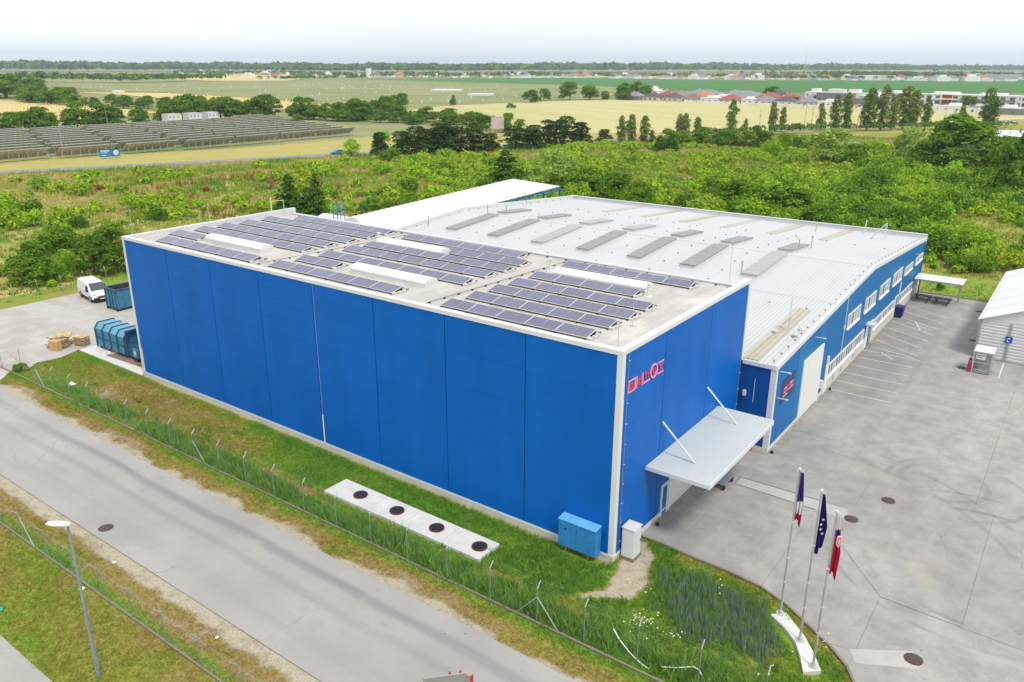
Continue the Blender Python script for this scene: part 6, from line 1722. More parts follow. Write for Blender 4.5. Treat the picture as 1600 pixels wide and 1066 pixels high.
def scatter(n, x0, x1, y0, y1, rg): return rg.uniform(x0, x1, n), rg.uniform(y0, y1, n)
# scrub grass
gx, gy = scatter(110000, -225, 60, -30, 300, NP)
k = (gx > road_x(gy) + 4.5) & ((gx < -81) | (gy > 83)) & in_view(gx, gy)
gx, gy = gx[k], gy[k]
gt0 = fnoise(gx, gy, 22, 31) * .6 + fnoise(gx, gy, 6, 33) * .4
gtint = np.clip((.60 - gt0) * 2.4 + .36, 0, 1)
_, _, gw = project(gx, gy, 0 * gx)
pick = NP.random(len(gx)) < np.clip(120 / gw, .25, 1); gx, gy, gtint, gw = gx[pick], gy[pick], gtint[pick], gw[pick]
sc = np.clip(gw / 110, .7, 2.0)
grass_obj('scrub_grass', tufts(gx, gy, scrub_z(gx, gy) - .03, .50 * sc * NP.uniform(.6, 1.3, len(gx)), .55 * sc, gtint, 6, NP), M['scrub_grass'], 'tall dry and green grass between the shrubs of the scrubland')
# rusty dock patch
gx, gy = scatter(900, -150, -104, 48, 90, NP)
k = fnoise(gx, gy, 9, 41) > .5; gx, gy = gx[k], gy[k]
V, T, t = tufts(gx, gy, scrub_z(gx, gy), np.full(len(gx), 1.5), np.full(len(gx), .35), np.zeros(len(gx)), 5, NP, .25)
tag(link_mesh('dock_stalks', np_mesh('dock_stalks', V, tris=T, mat=M['dock'])), 'rust coloured dock stalks in the scrub behind the left parapet', 'weeds', kind='stuff')
# verge grass
gx, gy = scatter(80000, -60, 14, -8.95, 3.2, NP)
k = in_plot(gx, gy) & (gx > gravel_edge(gy) + .1) & in_view(gx, gy) & ~((gx > -18.85) & (gx < -5.9) & (gy > -4.5) & (gy < -2.42)) & (np.abs(gy + 6.74) > .1) & ~((gx > -3.2) & (gx < -.6) & (gy > -.8)) & ~((gx < -47.5) & (gy > -.3))
fp_ = np.array(base)
k &= ~((gx > 8.6) & (gx < 12) & (np.abs((gy + .6) + (gx - 10.35) * 1.02) < .62))
gx, gy = gx[k], gy[k]; tn = lush(gx, gy); k = tn + NP.normal(size=len(tn)) * .05 > .17; gx, gy, tn = gx[k], gy[k], tn[k]
hg = .05 + .14 * tn ** 1.5
grass_obj('verge_grass', tufts(gx, gy, np.full(len(gx), -.05), hg, .10 + .06 * tn, tn, 5, NP), M['grass'], 'patchy mown grass of the verge around the warehouse')
gx, gy = scatter(42000, -58, 4, -22.9, -15.8, NP)
k = in_view(gx, gy, 0, 20) & (np.abs(gy + 18.43) > .09); gx, gy = gx[k], gy[k]; tn = lush(gx, gy); k = tn > .17; gx, gy, tn = gx[k], gy[k], tn[k]
grass_obj('near_grass', tufts(gx, gy, np.full(len(gx), -.05), .05 + .10 * tn, .09 + .05 * tn, tn, 5, NP), M['grass'], 'olive and brown grass of the lawn in front of the near road')
# weeds along the fence foot, taller growth in the plot
gx = NP.uniform(-52, 12, 5200); gy = -5.95 + NP.normal(size=5200) * .42 + np.interp(gx, [0, 2, 12], [0, .25, 1.0])
k = (gy > -6.6) & in_plot(gx, gy) & (fnoise(gx, gy, 3, 51) > np.interp(gx, [-50, -40, -10], [.55, .42, .36])); gx, gy = gx[k], gy[k]
grass_obj('fence_weeds', tufts(gx, gy, np.full(len(gx), -.05), NP.uniform(.25, .75, len(gx)), NP.uniform(.18, .34, len(gx)), NP.random(len(gx)), 7, NP, .85), M['weed'], 'tall green weeds along the foot of the verge fence', 'weeds')
gx, gy = scatter(2600, -6, 13, -6, 2.8, NP)
k = in_plot(gx, gy) & (lush(gx, gy) > .6) & (fnoise(gx, gy, 1.8, 57) > .42) & ~((gx > 8.4) & (np.abs((gy + .6) + (gx - 10.35) * 1.02) < .7)) & ~((gx < -.5) & (gy > -1)); gx, gy = gx[k], gy[k]
grass_obj('plot_weeds', tufts(gx, gy, np.full(len(gx), -.05), NP.uniform(.15, .45, len(gx)), NP.uniform(.15, .3, len(gx)), NP.random(len(gx)), 6, NP, 1.0), M['weed'], 'lush weeds in the grass plot by the flagpoles', 'weeds')
# blue flowering spikes
gx, gy = scatter(2100, 2.6, 10.2, -4.6, 1.6, NP)
ell = ((gx - 6.4) / 3.3) ** 2 + ((gy + 1.3 + .12 * (gx - 6.4)) / 2.1) ** 2
k = (ell * (.55 + .9 * NP.random(len(gx))) + (fnoise(gx, gy, 2.2, 61) - .5) * 2.6 < .8) & ~((gx > 8.2) & (np.abs((gy + .6) + (gx - 10.35) * 1.02) < .75)); gx, gy = gx[k], gy[k]
grass_obj('blue_spikes', tufts(gx, gy, np.full(len(gx), -.05), NP.uniform(.35, .85, len(gx)), NP.uniform(.10, .18, len(gx)), NP.random(len(gx)) ** 1.2, 5, NP, .12), M['spike'], 'grey blue flowering spikes crowded in the plot beside the flagpoles', 'flowers')
gx, gy = scatter(420, -52, 0, -6, -.8, NP); k = fnoise(gx, gy, 4, 71) > .62; gx, gy = gx[k], gy[k]
grass_obj('verge_herbs', tufts(gx, gy, np.full(len(gx), -.05), NP.uniform(.2, .5, len(gx)), NP.uniform(.18, .3, len(gx)), .5 + .5 * NP.random(len(gx)), 8, NP, .5), M['weed'], 'scattered green herbs in the warehouse verge', 'weeds')
fw = MB()
for cx, cy, rr, n in ((3.9, -4.1, .8, 46), (5.6, -4.0, .5, 12), (2.4, -1.6, .8, 6), (6, .9, .6, 5), (11.6, .0, .9, 5), (10.5, -3.0, 1.0, 5)):
    for k in range(n):
        x, y = cx + RNG.gauss(0, rr * .5), cy + RNG.gauss(0, rr * .5); z = .35 + RNG.random() * .3; s = .02 + .03 * RNG.random()
        fw.tube((x, y, z), (x, y, z + .03), s, s * .4, n=5)
fw.obj('flower_heads', M['flower_white'], None, 'white and cream flower heads over the plot weeds', 'flowers', kind='stuff')
gx, gy = scatter(900, 2.6, 33, 72.1, 81, NP)
grass_obj('rear_grass', tufts(gx, gy, np.full(900, -.06), np.full(900, .22), np.full(900, .25), .7 + .3 * NP.random(900), 6, NP), M['grass'], 'green grass behind the picnic shelter', 'grass')
sm = link_mesh('shrub', SHR['dark'][0]); sm.location = (4.6, 74.5, -.05); sm.scale = (.6, .6, .8); tag(sm, 'small dark bush on the lawn behind the picnic shelter', 'shrub')
sm = link_mesh('shrub', SHR['dark'][1]); sm.location = (-57.6, -6.1, -.05); sm.scale = (.8, .7, .6); tag(sm, 'dark green bush at the left entrance gate post', 'shrub')
tw = MB()
for k in range(9):
    a = k * .7; tw.tube((-42.2, -3.6, 0), (-42.2 + .5 * math.cos(a), -3.6 + .5 * math.sin(a), .35 + .3 * RNG.random()), .025, .01, n=4)
tw.obj('dry_twig', M['dock'], None, 'rusty dry twig plant in the verge left of the warehouse', 'plant')

# ================================================================== FAR THINGS
# ---- ground-mounted solar farm, seen from behind
def m_pvback():
    t = NT('panel_backs'); P = t.pos()
    s = t.sep(t.objc())
    g = t.math('LESS_THAN', t.math('ABSOLUTE', t.math('SUBTRACT', t.math('FRACT', t.math('MULTIPLY', s[1], .6)), .5)), .45)
    g2 = t.math('LESS_THAN', t.math('ABSOLUTE', t.math('SUBTRACT', t.math('FRACT', t.math('MULTIPLY', s[0], .95)), .5)), .44)
    c = t.mix(t.math('MULTIPLY', g, g2), (.7, .7, .69), t.mix(t.noise(P, .3, 3), (.36, .35, .33), (.48, .47, .44)))
    return t.principled(c, .6)
M['pv_back'] = m_pvback()
TL, TD = 18.0, 4.2        # table length, slope depth
tab = MB().hexa([(0, .15, 3.05), (0, TL - .15, 3.05), (-3.75, TL - .15, .7), (-3.75, .15, .7)], [(.03, .15, 3.10), (.03, TL - .15, 3.10), (-3.72, TL - .15, .75), (-3.72, .15, .75)]).mesh('panel_table', mat=M['pv_back'])
legs = MB(); top_ = MB().box(-.05, .06, .15, TL - .15, 3.09, 3.2)
for k in range(7): legs.box(-1.0, -.85, 1.2 + k * 2.6, 1.32 + k * 2.6, -.2, 2.55).tube((-.9, 1.26 + k * 2.6, 1.1), (-2.6, 1.26 + k * 2.6, 1.55), .05, n=4)
legs = legs.mesh('leg_frame', mat=M['galv']); top_ = top_.mesh('top_rail', mat=M['pv_frame'])
nrow = 12
for i in range(nrow):
    x = -221.5 - i * 9.0
    ya, yb = -60 + 0 * i, 190 + i * 3.1
    if i == 11: ya = 205
    r = empty('solar_table_row', (x, ya, 0), f'long row of ground-mounted solar tables seen from behind, {["nearest the road", "second from the road", "third from the road", "fourth from the road", "fifth from the road", "sixth from the road", "seventh from the road", "eighth from the road", "ninth from the road", "tenth from the road", "eleventh from the road", "short and farthest back"][i]}', 'solar panels', 'rows of the ground solar farm')
    y = yb - TL - (i % 3) * 1.1
    while y > ya - TL + (0 if i else 0):
        lean = .0
        xx = -max(0, 118 - y) * .16 if i == 0 else -max(0, 118 - y) * .16
        o = link_mesh('panel_table', tab, r); o.location = (xx, y - ya, 0)
        link_mesh('leg_frame', legs, o)['kind'] = 'stuff'; link_mesh('top_rail', top_, o)
        y -= TL + .6
# sign board, lamp posts, containers by the solar farm
sbd = empty('billboard', (-217.5, 87.5, 0), 'blue billboard with white lettering beside the far road', 'billboard')
bp = paint('billboard_blue', (.02, .16, .38), .5, var=.15)
MB().hexa([(-219.2, 86.2, .4), (-217.6, 91.6, .4), (-217.75, 91.65, .4), (-219.35, 86.25, .4)], [(-219.2, 86.2, 2.5), (-217.6, 91.6, 2.5), (-217.75, 91.65, 2.5), (-219.35, 86.25, 2.5)]).obj('panel', bp, sbd)
pr = MB()
for a, b, z0, z1 in ((.08, .5, 1.95, 2.25), (.08, .38, 1.5, 1.68), (.08, .32, .75, .95)):
    p0, p1 = (-219.2 + 1.6 * a + .03, 86.2 + 5.4 * a), (-219.2 + 1.6 * b + .03, 86.2 + 5.4 * b); pr.face((*p0, z0), (*p1, z0), (*p1, z1), (*p0, z1))
cx_, cy_ = -219.2 + 1.6 * .8 + .03, 86.2 + 5.4 * .8
pr.face(*[(cx_ + .29 * .75 * math.cos(q * .5236), cy_ + .95 * .75 * math.cos(q * .5236), 1.5 + .75 * math.sin(q * .5236)) for q in range(12)])
pr.obj('print', M['white_flat'], sbd)
for a in (.15, .85): MB().tube((-219.3 + 1.6 * a, 86.2 + 5.4 * a, 0), (-219.3 + 1.6 * a, 86.2 + 5.4 * a, 2.2), .06).obj('post', M['galv'], sbd)
hb = empty('hoarding', (-172, 216, 0), 'small pale hoarding on posts between the two pine clumps', 'billboard')
MB().hexa([(-173.5, 214.5, 3.2), (-170.6, 218.8, 3.2), (-170.8, 218.9, 3.2), (-173.7, 214.6, 3.2)], [(-173.5, 214.5, 7.4), (-170.6, 218.8, 7.4), (-170.8, 218.9, 7.4), (-173.7, 214.6, 7.4)]).obj('panel', paint('faded_poster', (.45, .38, .34), .7, var=.2, scale=.4), hb)
for dx, dy in ((-173.2, 215.1), (-171.2, 218.0)): MB().tube((dx, dy, 0), (dx, dy, 7), .12).obj('post', M['grey_metal'], hb)
for i, (y0_, y1_) in enumerate(((174.0, 180), (184.5, 190.5), (194.6, 199.2))):
    o = empty('equipment_container', (-327, y0_, 0), f'white equipment container behind the solar farm, {["left", "middle", "right"][i]} of three', 'container', 'white containers behind the solar farm')
    MB().box(-331, -326, y0_, y1_ + .8, .2, 4.6).obj('body', M['white_flat'], o)
    MB().box(-331.1, -325.9, y0_ - .1, y1_ + .9, 4.6, 4.85).obj('roof', M['parapet_grey'], o)
    MB().box(-325.995, -325.95, y0_ + .3, y1_ + .5, 1.9, 2.5).obj('yellow_stripe', M['yellow_paint'], o)
    for k in range(3): MB().box(-325.995, -325.95, y0_ + .6 + k * 1.9, y0_ + 1.6 + k * 1.9, 3.2, 4.0).obj('louvre', M['grey_metal'], o)
for x, y, h, lab in ((-236, 84, 9.5, 'left'), (-330, 148, 9, 'right')):
    MB().tube((x, y, 0), (x, y, h), .09, .05, n=8).tube((x, y, h), (x + .8, y + .1, h + .05), .04, n=6).box(x + .6, x + 1.1, y - .1, y + .25, h - .02, h + .08).obj('camera_mast', M['galv'], None, f'thin grey mast over the solar farm, {lab} one', 'mast')
fence('faint wire fence between the solar farm and the far road', [66 + 6.0 * i for i in range(24)], lambda y: float(np.interp(y, [60, 120, 190, 230], [-222, -211, -208, -205])), 1.9, 0, along='y', mesh=False, mat=M['lamp_grey'])

# ---- cars
def car(label, x, y, rz, paintm, i=0):
    o = empty('car', (0, 0, 0), label, 'car', 'cars on the far road')
    S2 = [(-2.1, .38, .72, .92, .72, .78, .62), (-1.95, .28, .78, 1.02, .82, .86, .66), (-1.45, .25, .84, 1.40, .86, .88, .62), (-.3, .24, .86, 1.50, .87, .90, .62), (.45, .24, .86, 1.40, .87, .90, .60), (1.2, .25, .84, .98, .86, .88, .72), (1.95, .28, .70, .80, .80, .84, .64), (2.12, .36, .58, .66, .68, .72, .54)]
    vehicle(S2, paintm).obj('body', paintm, o, bevel=.02)
    for s in (-1, 1):
        MB().hexa([(-1.5, s * .89, .92), (.95, s * .89, .92), (.4, s * .70, 1.33), (-1.3, s * .70, 1.35)], [(-1.5, s * .915, .92), (.95, s * .915, .92), (.4, s * .725, 1.33), (-1.3, s * .725, 1.35)]).obj('side_window', M['car_glass'], o)
        for xx in (-1.3, 1.35): MB().tube((xx, s * .66, .31), (xx, s * .90, .31), .31, n=14).obj('wheel', M['black_rubber'], o)
        MB().box(1.9, 2.1, s * .55 - .14, s * .55 + .14, .60, .70).obj('headlight', M['glass_pale'], o)
    MB().face((.50, -.58, 1.43), (1.18, -.70, 1.02), (1.18, .70, 1.02), (.50, .58, 1.43)).obj('windscreen', M['car_glass'], o)
    MB().face((-1.48, .58, 1.42), (-1.92, .64, 1.06), (-1.92, -.64, 1.06), (-1.48, -.58, 1.42)).obj('rear_window', M['car_glass'], o)
    o.location = (x, y, .0); o.rotation_euler.z = rz
rdir = lambda y: math.atan2(8, float(road_x(y + 4) - road_x(y - 4)))
car('teal car driving on the far road left of the round tree', -173.8, 136.8, rdir(137) + math.pi, paint('teal_car', (.02, .22, .30), .3, var=.05, spec=.6))
car('dark car on the far road between the pine clumps', -146.5, 181.0, rdir(181), paint('dark_car', (.05, .05, .055), .3, var=.05, spec=.6))
car('black car on the far road between the poplar groups', -65.5, 379.0, rdir(379), paint('black_car', (.03, .03, .035), .3, var=.05, spec=.6))
# tarpaulins and white roofed shed at the right edge
for x, y, w_, d_, rz, lab in ((-47.5, 246, 11, 6, .3, 'left'), (-30, 252, 14, 7, .2, 'right')):
    cs, sn = math.cos(rz), math.sin(rz)
    q = lambda a, b, z: (x + cs * a - sn * b, y + sn * a + cs * b, z)
    MB().hexa([q(-w_ / 2, -d_ / 2, 0), q(w_ / 2, -d_ / 2, 0), q(w_ / 2, d_ / 2, 0), q(-w_ / 2, d_ / 2, 0)], [q(-w_ / 2, -d_ / 2 + 1, 1.4), q(w_ / 2, -d_ / 2 + 1, 1.4), q(w_ / 2, d_ / 2, 2.6), q(-w_ / 2, d_ / 2, 2.6)]).obj('tarpaulin_shed', M['tarp_green'], None, f'turquoise tarpaulin shed among trees, {lab} of two', 'shed')
wsd = empty('white_shed', (-8, 262, 0), 'white roofed shed among trees at the right picture edge', 'shed')
MB().box(-13, 12, 238, 292, 0, 2.8).obj('wall', paint('pale_wall', (.5, .48, .36), .8), wsd)
MB().hexa([(-13.6, 237, 2.8), (12.6, 237, 2.8), (12.6, 293, 5.6), (-13.6, 293, 5.6)], [(-13.6, 237, 3.0), (12.6, 237, 3.0), (12.6, 293, 5.8), (-13.6, 293, 5.8)]).obj('roof', M['roof_white_bright'], wsd)

# ---- houses of the estate beyond the wheat
HM = {'dark': paint('dark_roof_tiles', (.085, .075, .085), .75, var=.15, scale=.3), 'red': paint('red_roof_tiles', (.30, .08, .06), .75, var=.12, scale=.3), 'grey': paint('grey_roof', (.20, .20, .215), .7, var=.12, scale=.3), 'brown': paint('brown_roof_tiles', (.20, .125, .105), .75, var=.15, scale=.3), 'orange': paint('orange_roof_tiles', (.45, .15, .075), .75, var=.12, scale=.3),
      'wwhite': paint('white_render', (.72, .71, .68), .8, var=.04), 'wcream': paint('cream_render', (.58, .52, .42), .8, var=.06), 'wgrey': paint('grey_render', (.20, .205, .23), .8, var=.06), 'wred': paint('red_cladding', (.30, .06, .04), .8), 'wbrown': paint('brown_cladding', (.17, .11, .09), .8)}
def house(x, y, rz, w, d, h, roof, wall, label, group, rh=3.4, win=True, flat=False, name='house'):
    o = empty(name, (0, 0, 0), label, 'house' if name == 'house' else 'building', group)
    MB().box(-w / 2, w / 2, -d / 2, d / 2, -.3, h).obj('wall', HM[wall], o)
    if flat:
        MB().box(-w / 2 - .15, w / 2 + .15, -d / 2 - .15, d / 2 + .15, h, h + .35).obj('roof', HM[roof], o)
        MB().box(-w * .2, w * .25, -d * .25, d * .3, h + .35, h + .35 + min(2.6, h * .4)).obj('roof_storey', HM['wwhite'], o)
    else:
        e = .5; rl = max(.1, w / 2 - d / 2)
        A_ = [(-w / 2 - e, -d / 2 - e, h), (w / 2 + e, -d / 2 - e, h), (w / 2 + e, d / 2 + e, h), (-w / 2 - e, d / 2 + e, h)]
        r0_, r1_ = (-rl, 0, h + rh), (rl, 0, h + rh)
        rf_ = MB().face(A_[0], A_[1], r1_, r0_).face(A_[1], A_[2], r1_).face(A_[2], A_[3], r0_, r1_).face(A_[3], A_[0], r0_).face(*reversed(A_))
        ro = rf_.obj('roof', HM[roof], o)
        MB().box(-w * .2, -w * .2 + .6, .2, .8, h + rh * .4, h + rh + .5).obj('chimney', HM['wwhite'], ro)
    if win:
        fl = max(1, int(h // 2.7))
        for f_ in range(fl):
            nn = max(2, int(w // 4.5))
            for k in range(nn):
                a = -w / 2 + w * (k + .5) / nn
                MB().box(a - .8, a + .8, -d / 2 - .06, -d / 2 - .001, .9 + f_ * 2.9, 2.2 + f_ * 2.9).obj('window', M['glass'], o)
            MB().box(w / 2 + .001, w / 2 + .06, -1.0, .8, .9 + f_ * 2.9, 2.2 + f_ * 2.9).obj('window', M['glass'], o)
    o.location = (x, y, -.05); o.rotation_euler.z = rz
    return o
GH = 'houses of the estate beyond the wheat field'
R1 = [(-299, 570, 14, 10, 'grey', 'wgrey'), (-281, 567, 14, 11, 'dark', 'wcream'), (-263, 565, 14, 11, 'dark', 'wcream'), (-246, 563, 15, 11, 'brown', 'wcream'), (-229.6, 562, 16, 9, 'wwhite', 'wwhite'), (-214, 560, 15, 12, 'red', 'wcream'), (-199, 558, 9, 9, 'wwhite', 'wwhite'), (-186, 556, 14, 11, 'grey', 'wwhite'), (-171, 554, 15, 11, 'dark', 'wwhite'), (-155, 552, 14, 11, 'grey', 'wcream'), (-139, 549, 15, 9, 'wwhite', 'wwhite'), (-123, 547, 16, 11, 'dark', 'wcream'), (-106, 544, 16, 11, 'dark', 'wwhite'), (-92, 541, 9, 9, 'wwhite', 'wwhite'), (-78, 538, 13, 10, 'wwhite', 'wwhite'), (-62, 535, 13, 10, 'wwhite', 'wwhite'), (-47, 531, 13, 10, 'wgrey', 'wwhite'), (-32, 528, 13, 10, 'wwhite', 'wgrey'), (-16, 526, 13, 10, 'wwhite', 'wwhite')]
DESC = {'dark': 'dark hipped roof', 'grey': 'grey hipped roof', 'brown': 'brown hipped roof', 'red': 'red hipped roof', 'orange': 'orange hipped roof', 'wwhite': 'flat white roof', 'wgrey': 'flat grey roof'}
for i, (x, y, w, d, rf_, wl_) in enumerate(R1):
    flat = rf_ in ('wwhite', 'wgrey')
    house(x, y, -.14, w, d, 3.0 if not flat else 3.6, rf_, wl_, f'bungalow with {DESC[rf_]} in the front row along the wheat field', GH, flat=flat)
R2 = [(-331, 640, 14, 10, 'dark', 'wcream', 3), (-306, 612, 20, 12, 'wwhite', 'wwhite', 6), (-289, 610, 14, 11, 'red', 'wwhite', 3.2), (-272, 606, 20, 12, 'grey', 'wwhite', 3.2), (-252, 602, 14, 11, 'orange', 'wcream', 3.4), (-236, 600, 16, 12, 'wwhite', 'wwhite', 3.5), (-216, 598, 20, 13, 'grey', 'wwhite', 3.4), (-197, 595, 15, 11, 'red', 'wwhite', 4), (-181, 592, 15, 11, 'red', 'wwhite', 4), (-163, 590, 16, 12, 'grey', 'wwhite', 3.4), (-146, 585, 24, 12, 'wgrey', 'wgrey', 8), (-122, 590, 16, 12, 'wwhite', 'wwhite', 6.5), (-105, 588, 14, 10, 'wwhite', 'wwhite', 6),
      (-330, 660, 16, 12, 'wwhite', 'wwhite', 6), (-312, 660, 18, 12, 'brown', 'wcream', 3.2), (-276, 655, 30, 16, 'grey', 'wwhite', 3.6), (-240, 650, 34, 18, 'grey', 'wwhite', 3.6), (-205, 645, 22, 14, 'dark', 'wwhite', 3.6), (-182, 660, 14, 10, 'wwhite', 'wwhite', 6.5), (-166, 656, 14, 10, 'wwhite', 'wwhite', 6.5), (-150, 652, 18, 10, 'wwhite', 'wwhite', 6.5), (-128, 648, 18, 12, 'grey', 'wwhite', 6)]
for x, y, w, d, rf_, wl_, h in R2:
    flat = rf_ in ('wwhite', 'wgrey')
    house(x, y, -.14 + RNG.uniform(-.05, .05), w, d, h, rf_, wl_, f'{"two-storey" if h > 5 else "low"} house with {DESC[rf_]} deeper in the estate', GH, flat=flat)
# garden walls and hedges of the front row
for k in range(18):
    t_ = k / 18; x = -245 + 215 * t_; y = 556 - 32 * t_
    MB().rbox((x, y, 0), (10.5, .4, 1.7), -.14, z0=-.1).obj('garden_wall', HM['wwhite'], None, 'white garden wall between the wheat field and the front row of houses', 'wall', 'garden walls of the estate')
# apartment blocks
for i, (x, y, w, lab) in enumerate(((-98, 572, 24, 'leftmost, partly behind the poplars'), (-70, 566, 26, 'second from left with red brown panels'), (-43, 559, 26, 'third from left'), (-17, 552, 22, 'rightmost at the picture edge'))):
    o = empty('apartment_block', (0, 0, 0), f'three-storey white apartment block with balconies, {lab}', 'apartment block', 'apartment blocks of the estate')
    MB().box(-w / 2, w / 2, -6, 6, -.3, 9.3).obj('wall', HM['wwhite'], o)
    MB().box(-w / 2 - .3, w / 2 + .3, -6.4, 6.3, 9.3, 9.7).obj('roof', HM['wwhite'], o)
    MB().box(-w * .35, w * .2, -3, 4, 9.7, 11.0).obj('roof_storey', HM['wwhite'], o)
    for f_ in range(3):
        MB().box(-w / 2 + 2, w / 2 - 1, -6.9, -6.001, f_ * 3.05 + .1, f_ * 3.05 + 1.0).obj('balcony', HM['wwhite'] if (f_ + i) % 2 else HM['wgrey'], o)
        for k in range(5):
            a = -w / 2 + w * (k + .5) / 5
            wn = MB().box(a - 1.5, a + 1.3, -6.06, -6.002, f_ * 3.05 + .9, f_ * 3.05 + 2.6).obj('window', M['glass'], o)
        MB().box(w / 2 + .001, w / 2 + .05, -2, 1.5, f_ * 3.05 + 1, f_ * 3.05 + 2.4).obj('window', M['glass'], o)
    MB().box(-w * .1, w * .12, -6.2, -6.07, 3.2, 9.2).obj('cladding_panel', HM['wred'] if i == 1 else HM['wbrown'], o)
    o.location = (x, y, 0); o.rotation_euler.z = -.14
for k in range(34):
    x = RNG.uniform(-325, -20); y = 560 - .11 * (x + 160) + RNG.choice((2, 22, 42, 75)) + RNG.uniform(-3, 3); h = RNG.uniform(3, 6.5)
    if y < 548 and x > -250: continue
    tree('broad', x, y, h, h * RNG.uniform(.8, 1.2), 'garden tree between the houses of the estate', 'garden trees of the estate')
tree('broad', -57, 556, 9, 13, 'large round tree between the second and third apartment blocks')
tree('broad', -228, 690, 10, 14, 'round tree behind the estate at the green field')

# ---- villages: small houses by the hundred, each one its own
proto = []
for rf_, wl_, w, d, h in (('red', 'wwhite', 13, 10, 4), ('brown', 'wwhite', 13, 10, 4.5), ('brown', 'wcream', 15, 10, 4), ('dark', 'wwhite', 14, 10, 4), ('wwhite', 'wwhite', 18, 10, 6), ('orange', 'wcream', 16, 10, 5), ('grey', 'wwhite', 26, 12, 4), ('wwhite', 'wwhite', 24, 10, 4), ('grey', 'wwhite', 16, 10, 5)):
    proto.append((house(0, 0, 0, w, d, h, rf_, wl_, 'x', 'houses of the far villages', rh=3.2, win=False, flat=rf_[0] == 'w'), rf_))
used = [False] * len(proto)
def far_house(x, y, where):
    k = RNG.randrange(len(proto)); src, rf_ = proto[k]
    o = src if not used[k] else copy_tree(src)
    used[k] = True
    o.location = (x, y, -.1); o.rotation_euler.z = RNG.uniform(-.6, .6); s = RNG.uniform(1.0, 1.55); o.scale = (s, s, s)
    o['label'] = f'small far house with {DESC[rf_]} {where}'; o['group'] = f'far houses {where}'
for k in range(90):
    t_ = RNG.random(); far_house(-1620 + 560 * t_ + RNG.uniform(-20, 60), 1150 + 420 * t_ + RNG.uniform(-60, 130), 'in the village at the left horizon')
for k in range(95):
    t_ = RNG.random(); far_house(-1060 + 900 * t_, 1560 + 260 * t_ + RNG.uniform(-30, 130), 'in the village beyond the green field')
for k in range(60):
    t_ = RNG.random(); far_house(-720 + 640 * t_, 2250 + RNG.uniform(-100, 350), 'scattered at the right horizon')
for k in range(10):
    far_house(-1950 + RNG.uniform(-40, 260), 1260 + RNG.uniform(-60, 120), 'left of the church village')
ct = empty('church_tower', (-1290, 1235, 0), 'white church tower rising above the left village', 'tower')
MB().box(-1294, -1286, 1231, 1239, 0, 20).obj('shaft', HM['wwhite'], ct)
MB().hexa([(-1294.5, 1230.5, 20), (-1285.5, 1230.5, 20), (-1285.5, 1239.5, 20), (-1294.5, 1239.5, 20)], [(-1290.2, 1234.8, 27), (-1289.8, 1234.8, 27), (-1289.8, 1235.2, 27), (-1290.2, 1235.2, 27)]).obj('spire', HM['dark'], ct)
for x, y, w, d, h, lab in ((-700, 3300, 320, 30, 14, 'long pale hall near the horizon right of centre'), (-385, 1780, 60, 14, 9, 'white long building at the edge of the green field'), (-160, 3500, 120, 30, 16, 'white factory hall at the right horizon')):
    o = empty('far_hall', (x, y, 0), lab, 'building')
    MB().rbox((x, y, 0), (w, d, h), -.1, z0=-.2).obj('wall', HM['wwhite'], o); MB().rbox((x, y, 0), (w + 2, d + 2, 1), -.1, z0=h - .2).obj('roof', HM['wwhite'], o)
MB().tube((-905, 3000, 0), (-905, 3000, 95), .8, .4, n=6).obj('radio_mast', M['galv'], None, 'thin radio mast on the horizon', 'mast')

# ---- woods: far-off masses
def woods(name, label, pts, width, hmean, n, size, seed):
    rg = np.random.default_rng(seed); pts = np.array(pts, float)
    seg = np.r_[0, np.cumsum(np.hypot(*np.diff(pts, axis=0).T))]
    t_ = rg.random(n) * seg[-1]; x = np.interp(t_, seg, pts[:, 0]); y = np.interp(t_, seg, pts[:, 1])
    x += rg.normal(size=n) * width * .25; y += rg.random(n) * width
    hh = hmean * (.55 + .6 * fnoise(x, y, 120, seed) + .25 * rg.random(n)); r = hh * rg.uniform(.35, .6, n)
    per = 26; k = n * per
    d = rg.normal(size=(k, 3)); d /= np.linalg.norm(d, axis=1, keepdims=True); d[:, 2] = np.where(d[:, 2] < -.3, -d[:, 2], d[:, 2])
    R_ = np.repeat(r, per)[:, None]; Hh = np.repeat(hh, per)[:, None]
    C = np.stack([np.repeat(x, per), np.repeat(y, per), np.repeat(hh, per) * .55], -1) + d * np.concatenate([R_, R_, Hh * .46], 1) * rg.uniform(.7, 1.0, (k, 1))
    V, Q = leaf_cloud(C, d + rg.normal(size=d.shape) * .4, np.repeat(r, per) * size, rg)
    V[:, 2] = np.maximum(V[:, 2], -.2)
    o = link_mesh(name, np_mesh(name, V, Q, attr=np.repeat(np.repeat(rg.random(n), per), 4), mat=LEAF['far'])); return tag(o, label, 'woods', kind='stuff')
woods('far_woodland', 'dark woodland band along the left horizon', [(-3500, 1000), (-3156, 1275), (-3013, 1540), (-2879, 1789), (-2813, 1910), (-2263, 1904), (-2087, 2182), (-1935, 2422)], 260, 30, 1500, .85, 1)
woods('horizon_woodland', 'blue green woodland band along the middle horizon', [(-1935, 2422), (-2002, 2731), (-1852, 2984), (-1608, 3399), (-1373, 3796), (-1136, 4199), (-995, 5273), (-784, 5663), (-497, 6195), (0, 6300)], 500, 34, 1500, .9, 2)
woods('left_copse', 'dark copse of trees between fields at the left', [(-1400, 520), (-1330, 560), (-1249, 583), (-1231, 602), (-1164, 605), (-1190, 660), (-1230, 740), (-1181, 780)], 50, 14, 150, .7, 3)
woods('hedge_line', 'dark tree line before the left village', [(-1154, 830), (-1164, 904), (-1191, 968), (-1168, 1010), (-1160, 1080)], 30, 9, 60, .7, 4)
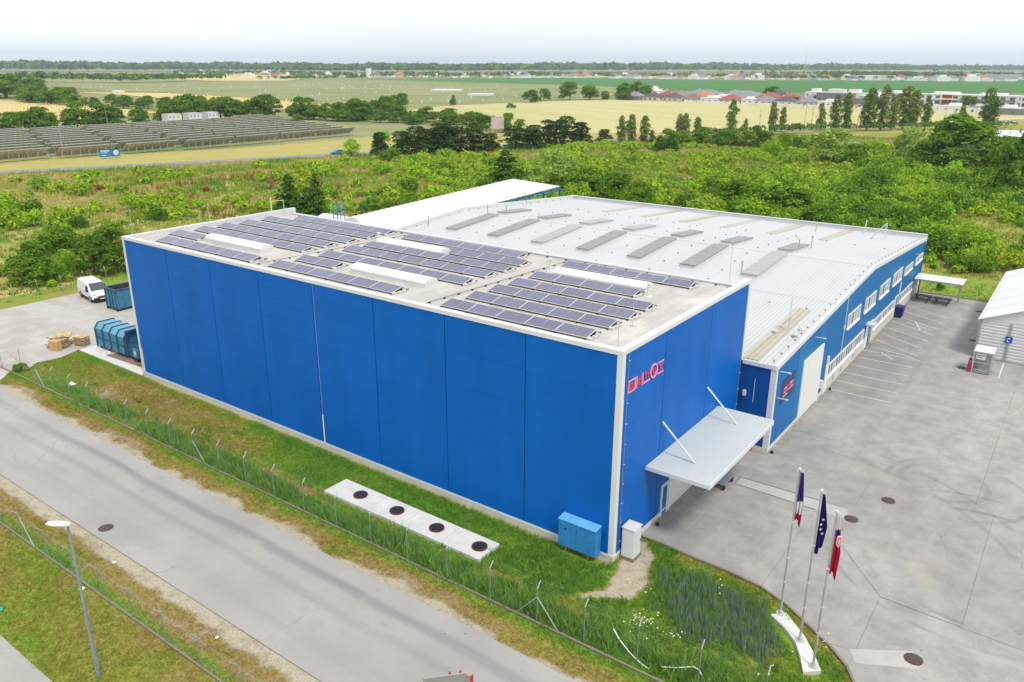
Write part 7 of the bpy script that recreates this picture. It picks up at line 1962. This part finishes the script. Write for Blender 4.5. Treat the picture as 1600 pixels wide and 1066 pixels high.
woods('village_trees', 'trees mixed among the houses of the left village', [(-2000, 1230), (-1650, 1180), (-1450, 1170), (-1237, 1265), (-1150, 1350), (-1204, 1451), (-1060, 1621)], 260, 11, 480, .75, 5)
woods('village_trees_right', 'trees mixed among the houses beyond the green field', [(-1060, 1630), (-850, 1640), (-600, 1670), (-440, 1700)], 240, 9.5, 380, .75, 6)
woods('right_copse', 'dark copse beyond the green field at the right', [(-560, 2020), (-505, 2060), (-458, 2110), (-387, 2080), (-341, 2120), (-300, 2180)], 90, 15, 150, .75, 7)
woods('right_tree_belt', 'tree belts between houses at the right horizon', [(-750, 2300), (-500, 2500), (-250, 2450), (-50, 2500)], 500, 12, 420, .8, 8)
woods('thicket', 'low thicket at the foot of the poplar row', [(-112, 250), (-100, 280), (-82, 318), (-60, 345), (-45, 366), (-20, 400)], 9, 3.2, 170, .55, 9)
woods('edge_thicket', 'green thicket behind the white roofed shed at the right edge', [(-22, 305), (0, 310), (20, 320), (30, 300)], 12, 5, 70, .55, 10)
woods('solar_hedge', 'low bushes along the end of the solar farm', [(-330, 262), (-280, 268), (-240, 262), (-215, 262)], 14, 3.6, 150, .55, 12)
# tree guards standing in the meadow
tg = MB().box(-.35, .35, -.35, .35, 0, 2.0).mesh('tree_guard', mat=M['white_flat'])
n = 0
while n < 120:
    x, y = RNG.uniform(-1000, -330), RNG.uniform(360, 900)
    u, v, w_ = project(np.array([x]), np.array([y]), np.array([0.]))
    lo_ = np.interp(u[0], [60, 300, 450, 640, 930, 1000], [136, 154, 167, 170, 154, 140]); hi_ = np.interp(u[0], [60, 240, 560, 900, 1000], [135, 132, 126, 135, 139])
    if not (60 < u[0] < 960 and hi_ + 2 < v[0] < lo_ - 1): continue
    o = link_mesh('tree_guard', tg); o.location = (x, y, -.1); o.scale = (1, 1, RNG.uniform(.6, 1.2)); tag(o, 'small white tree guard standing in the rough meadow', 'tree guard', 'white tree guards in the meadow'); n += 1
for x, y, w_, lab in ((-451, 560, 22, 'pale sheet roof lying in the meadow right of centre'), (-766, 392, 10, 'white tent at the left of the meadow'), (-560, 640, 30, 'pale gravel heap in the meadow')):
    MB().rbox((x, y, 0), (w_, w_ * .6, 2.0), .4, z0=-.1).obj('meadow_tent', M['white_flat'], None, lab, 'tent', bevel=.3)

# ---- haze: thin air over the plain
def m_haze():
    t = NT('haze_air')
    v = t.t.nodes.new('ShaderNodeVolumePrincipled')
    v.inputs['Color'].default_value = (.74, .88, 1.0, 1); v.inputs['Density'].default_value = HAZE; v.inputs['Anisotropy'].default_value = .0
    t.t.links.new(v.outputs[0], t.out.inputs['Volume']); return t.m
HAZE = 0.00009
if HAZE:
    MB().box(-14500, 14500, -3500, 15000, -3, 200).obj('haze', m_haze(), None, kind='stuff')
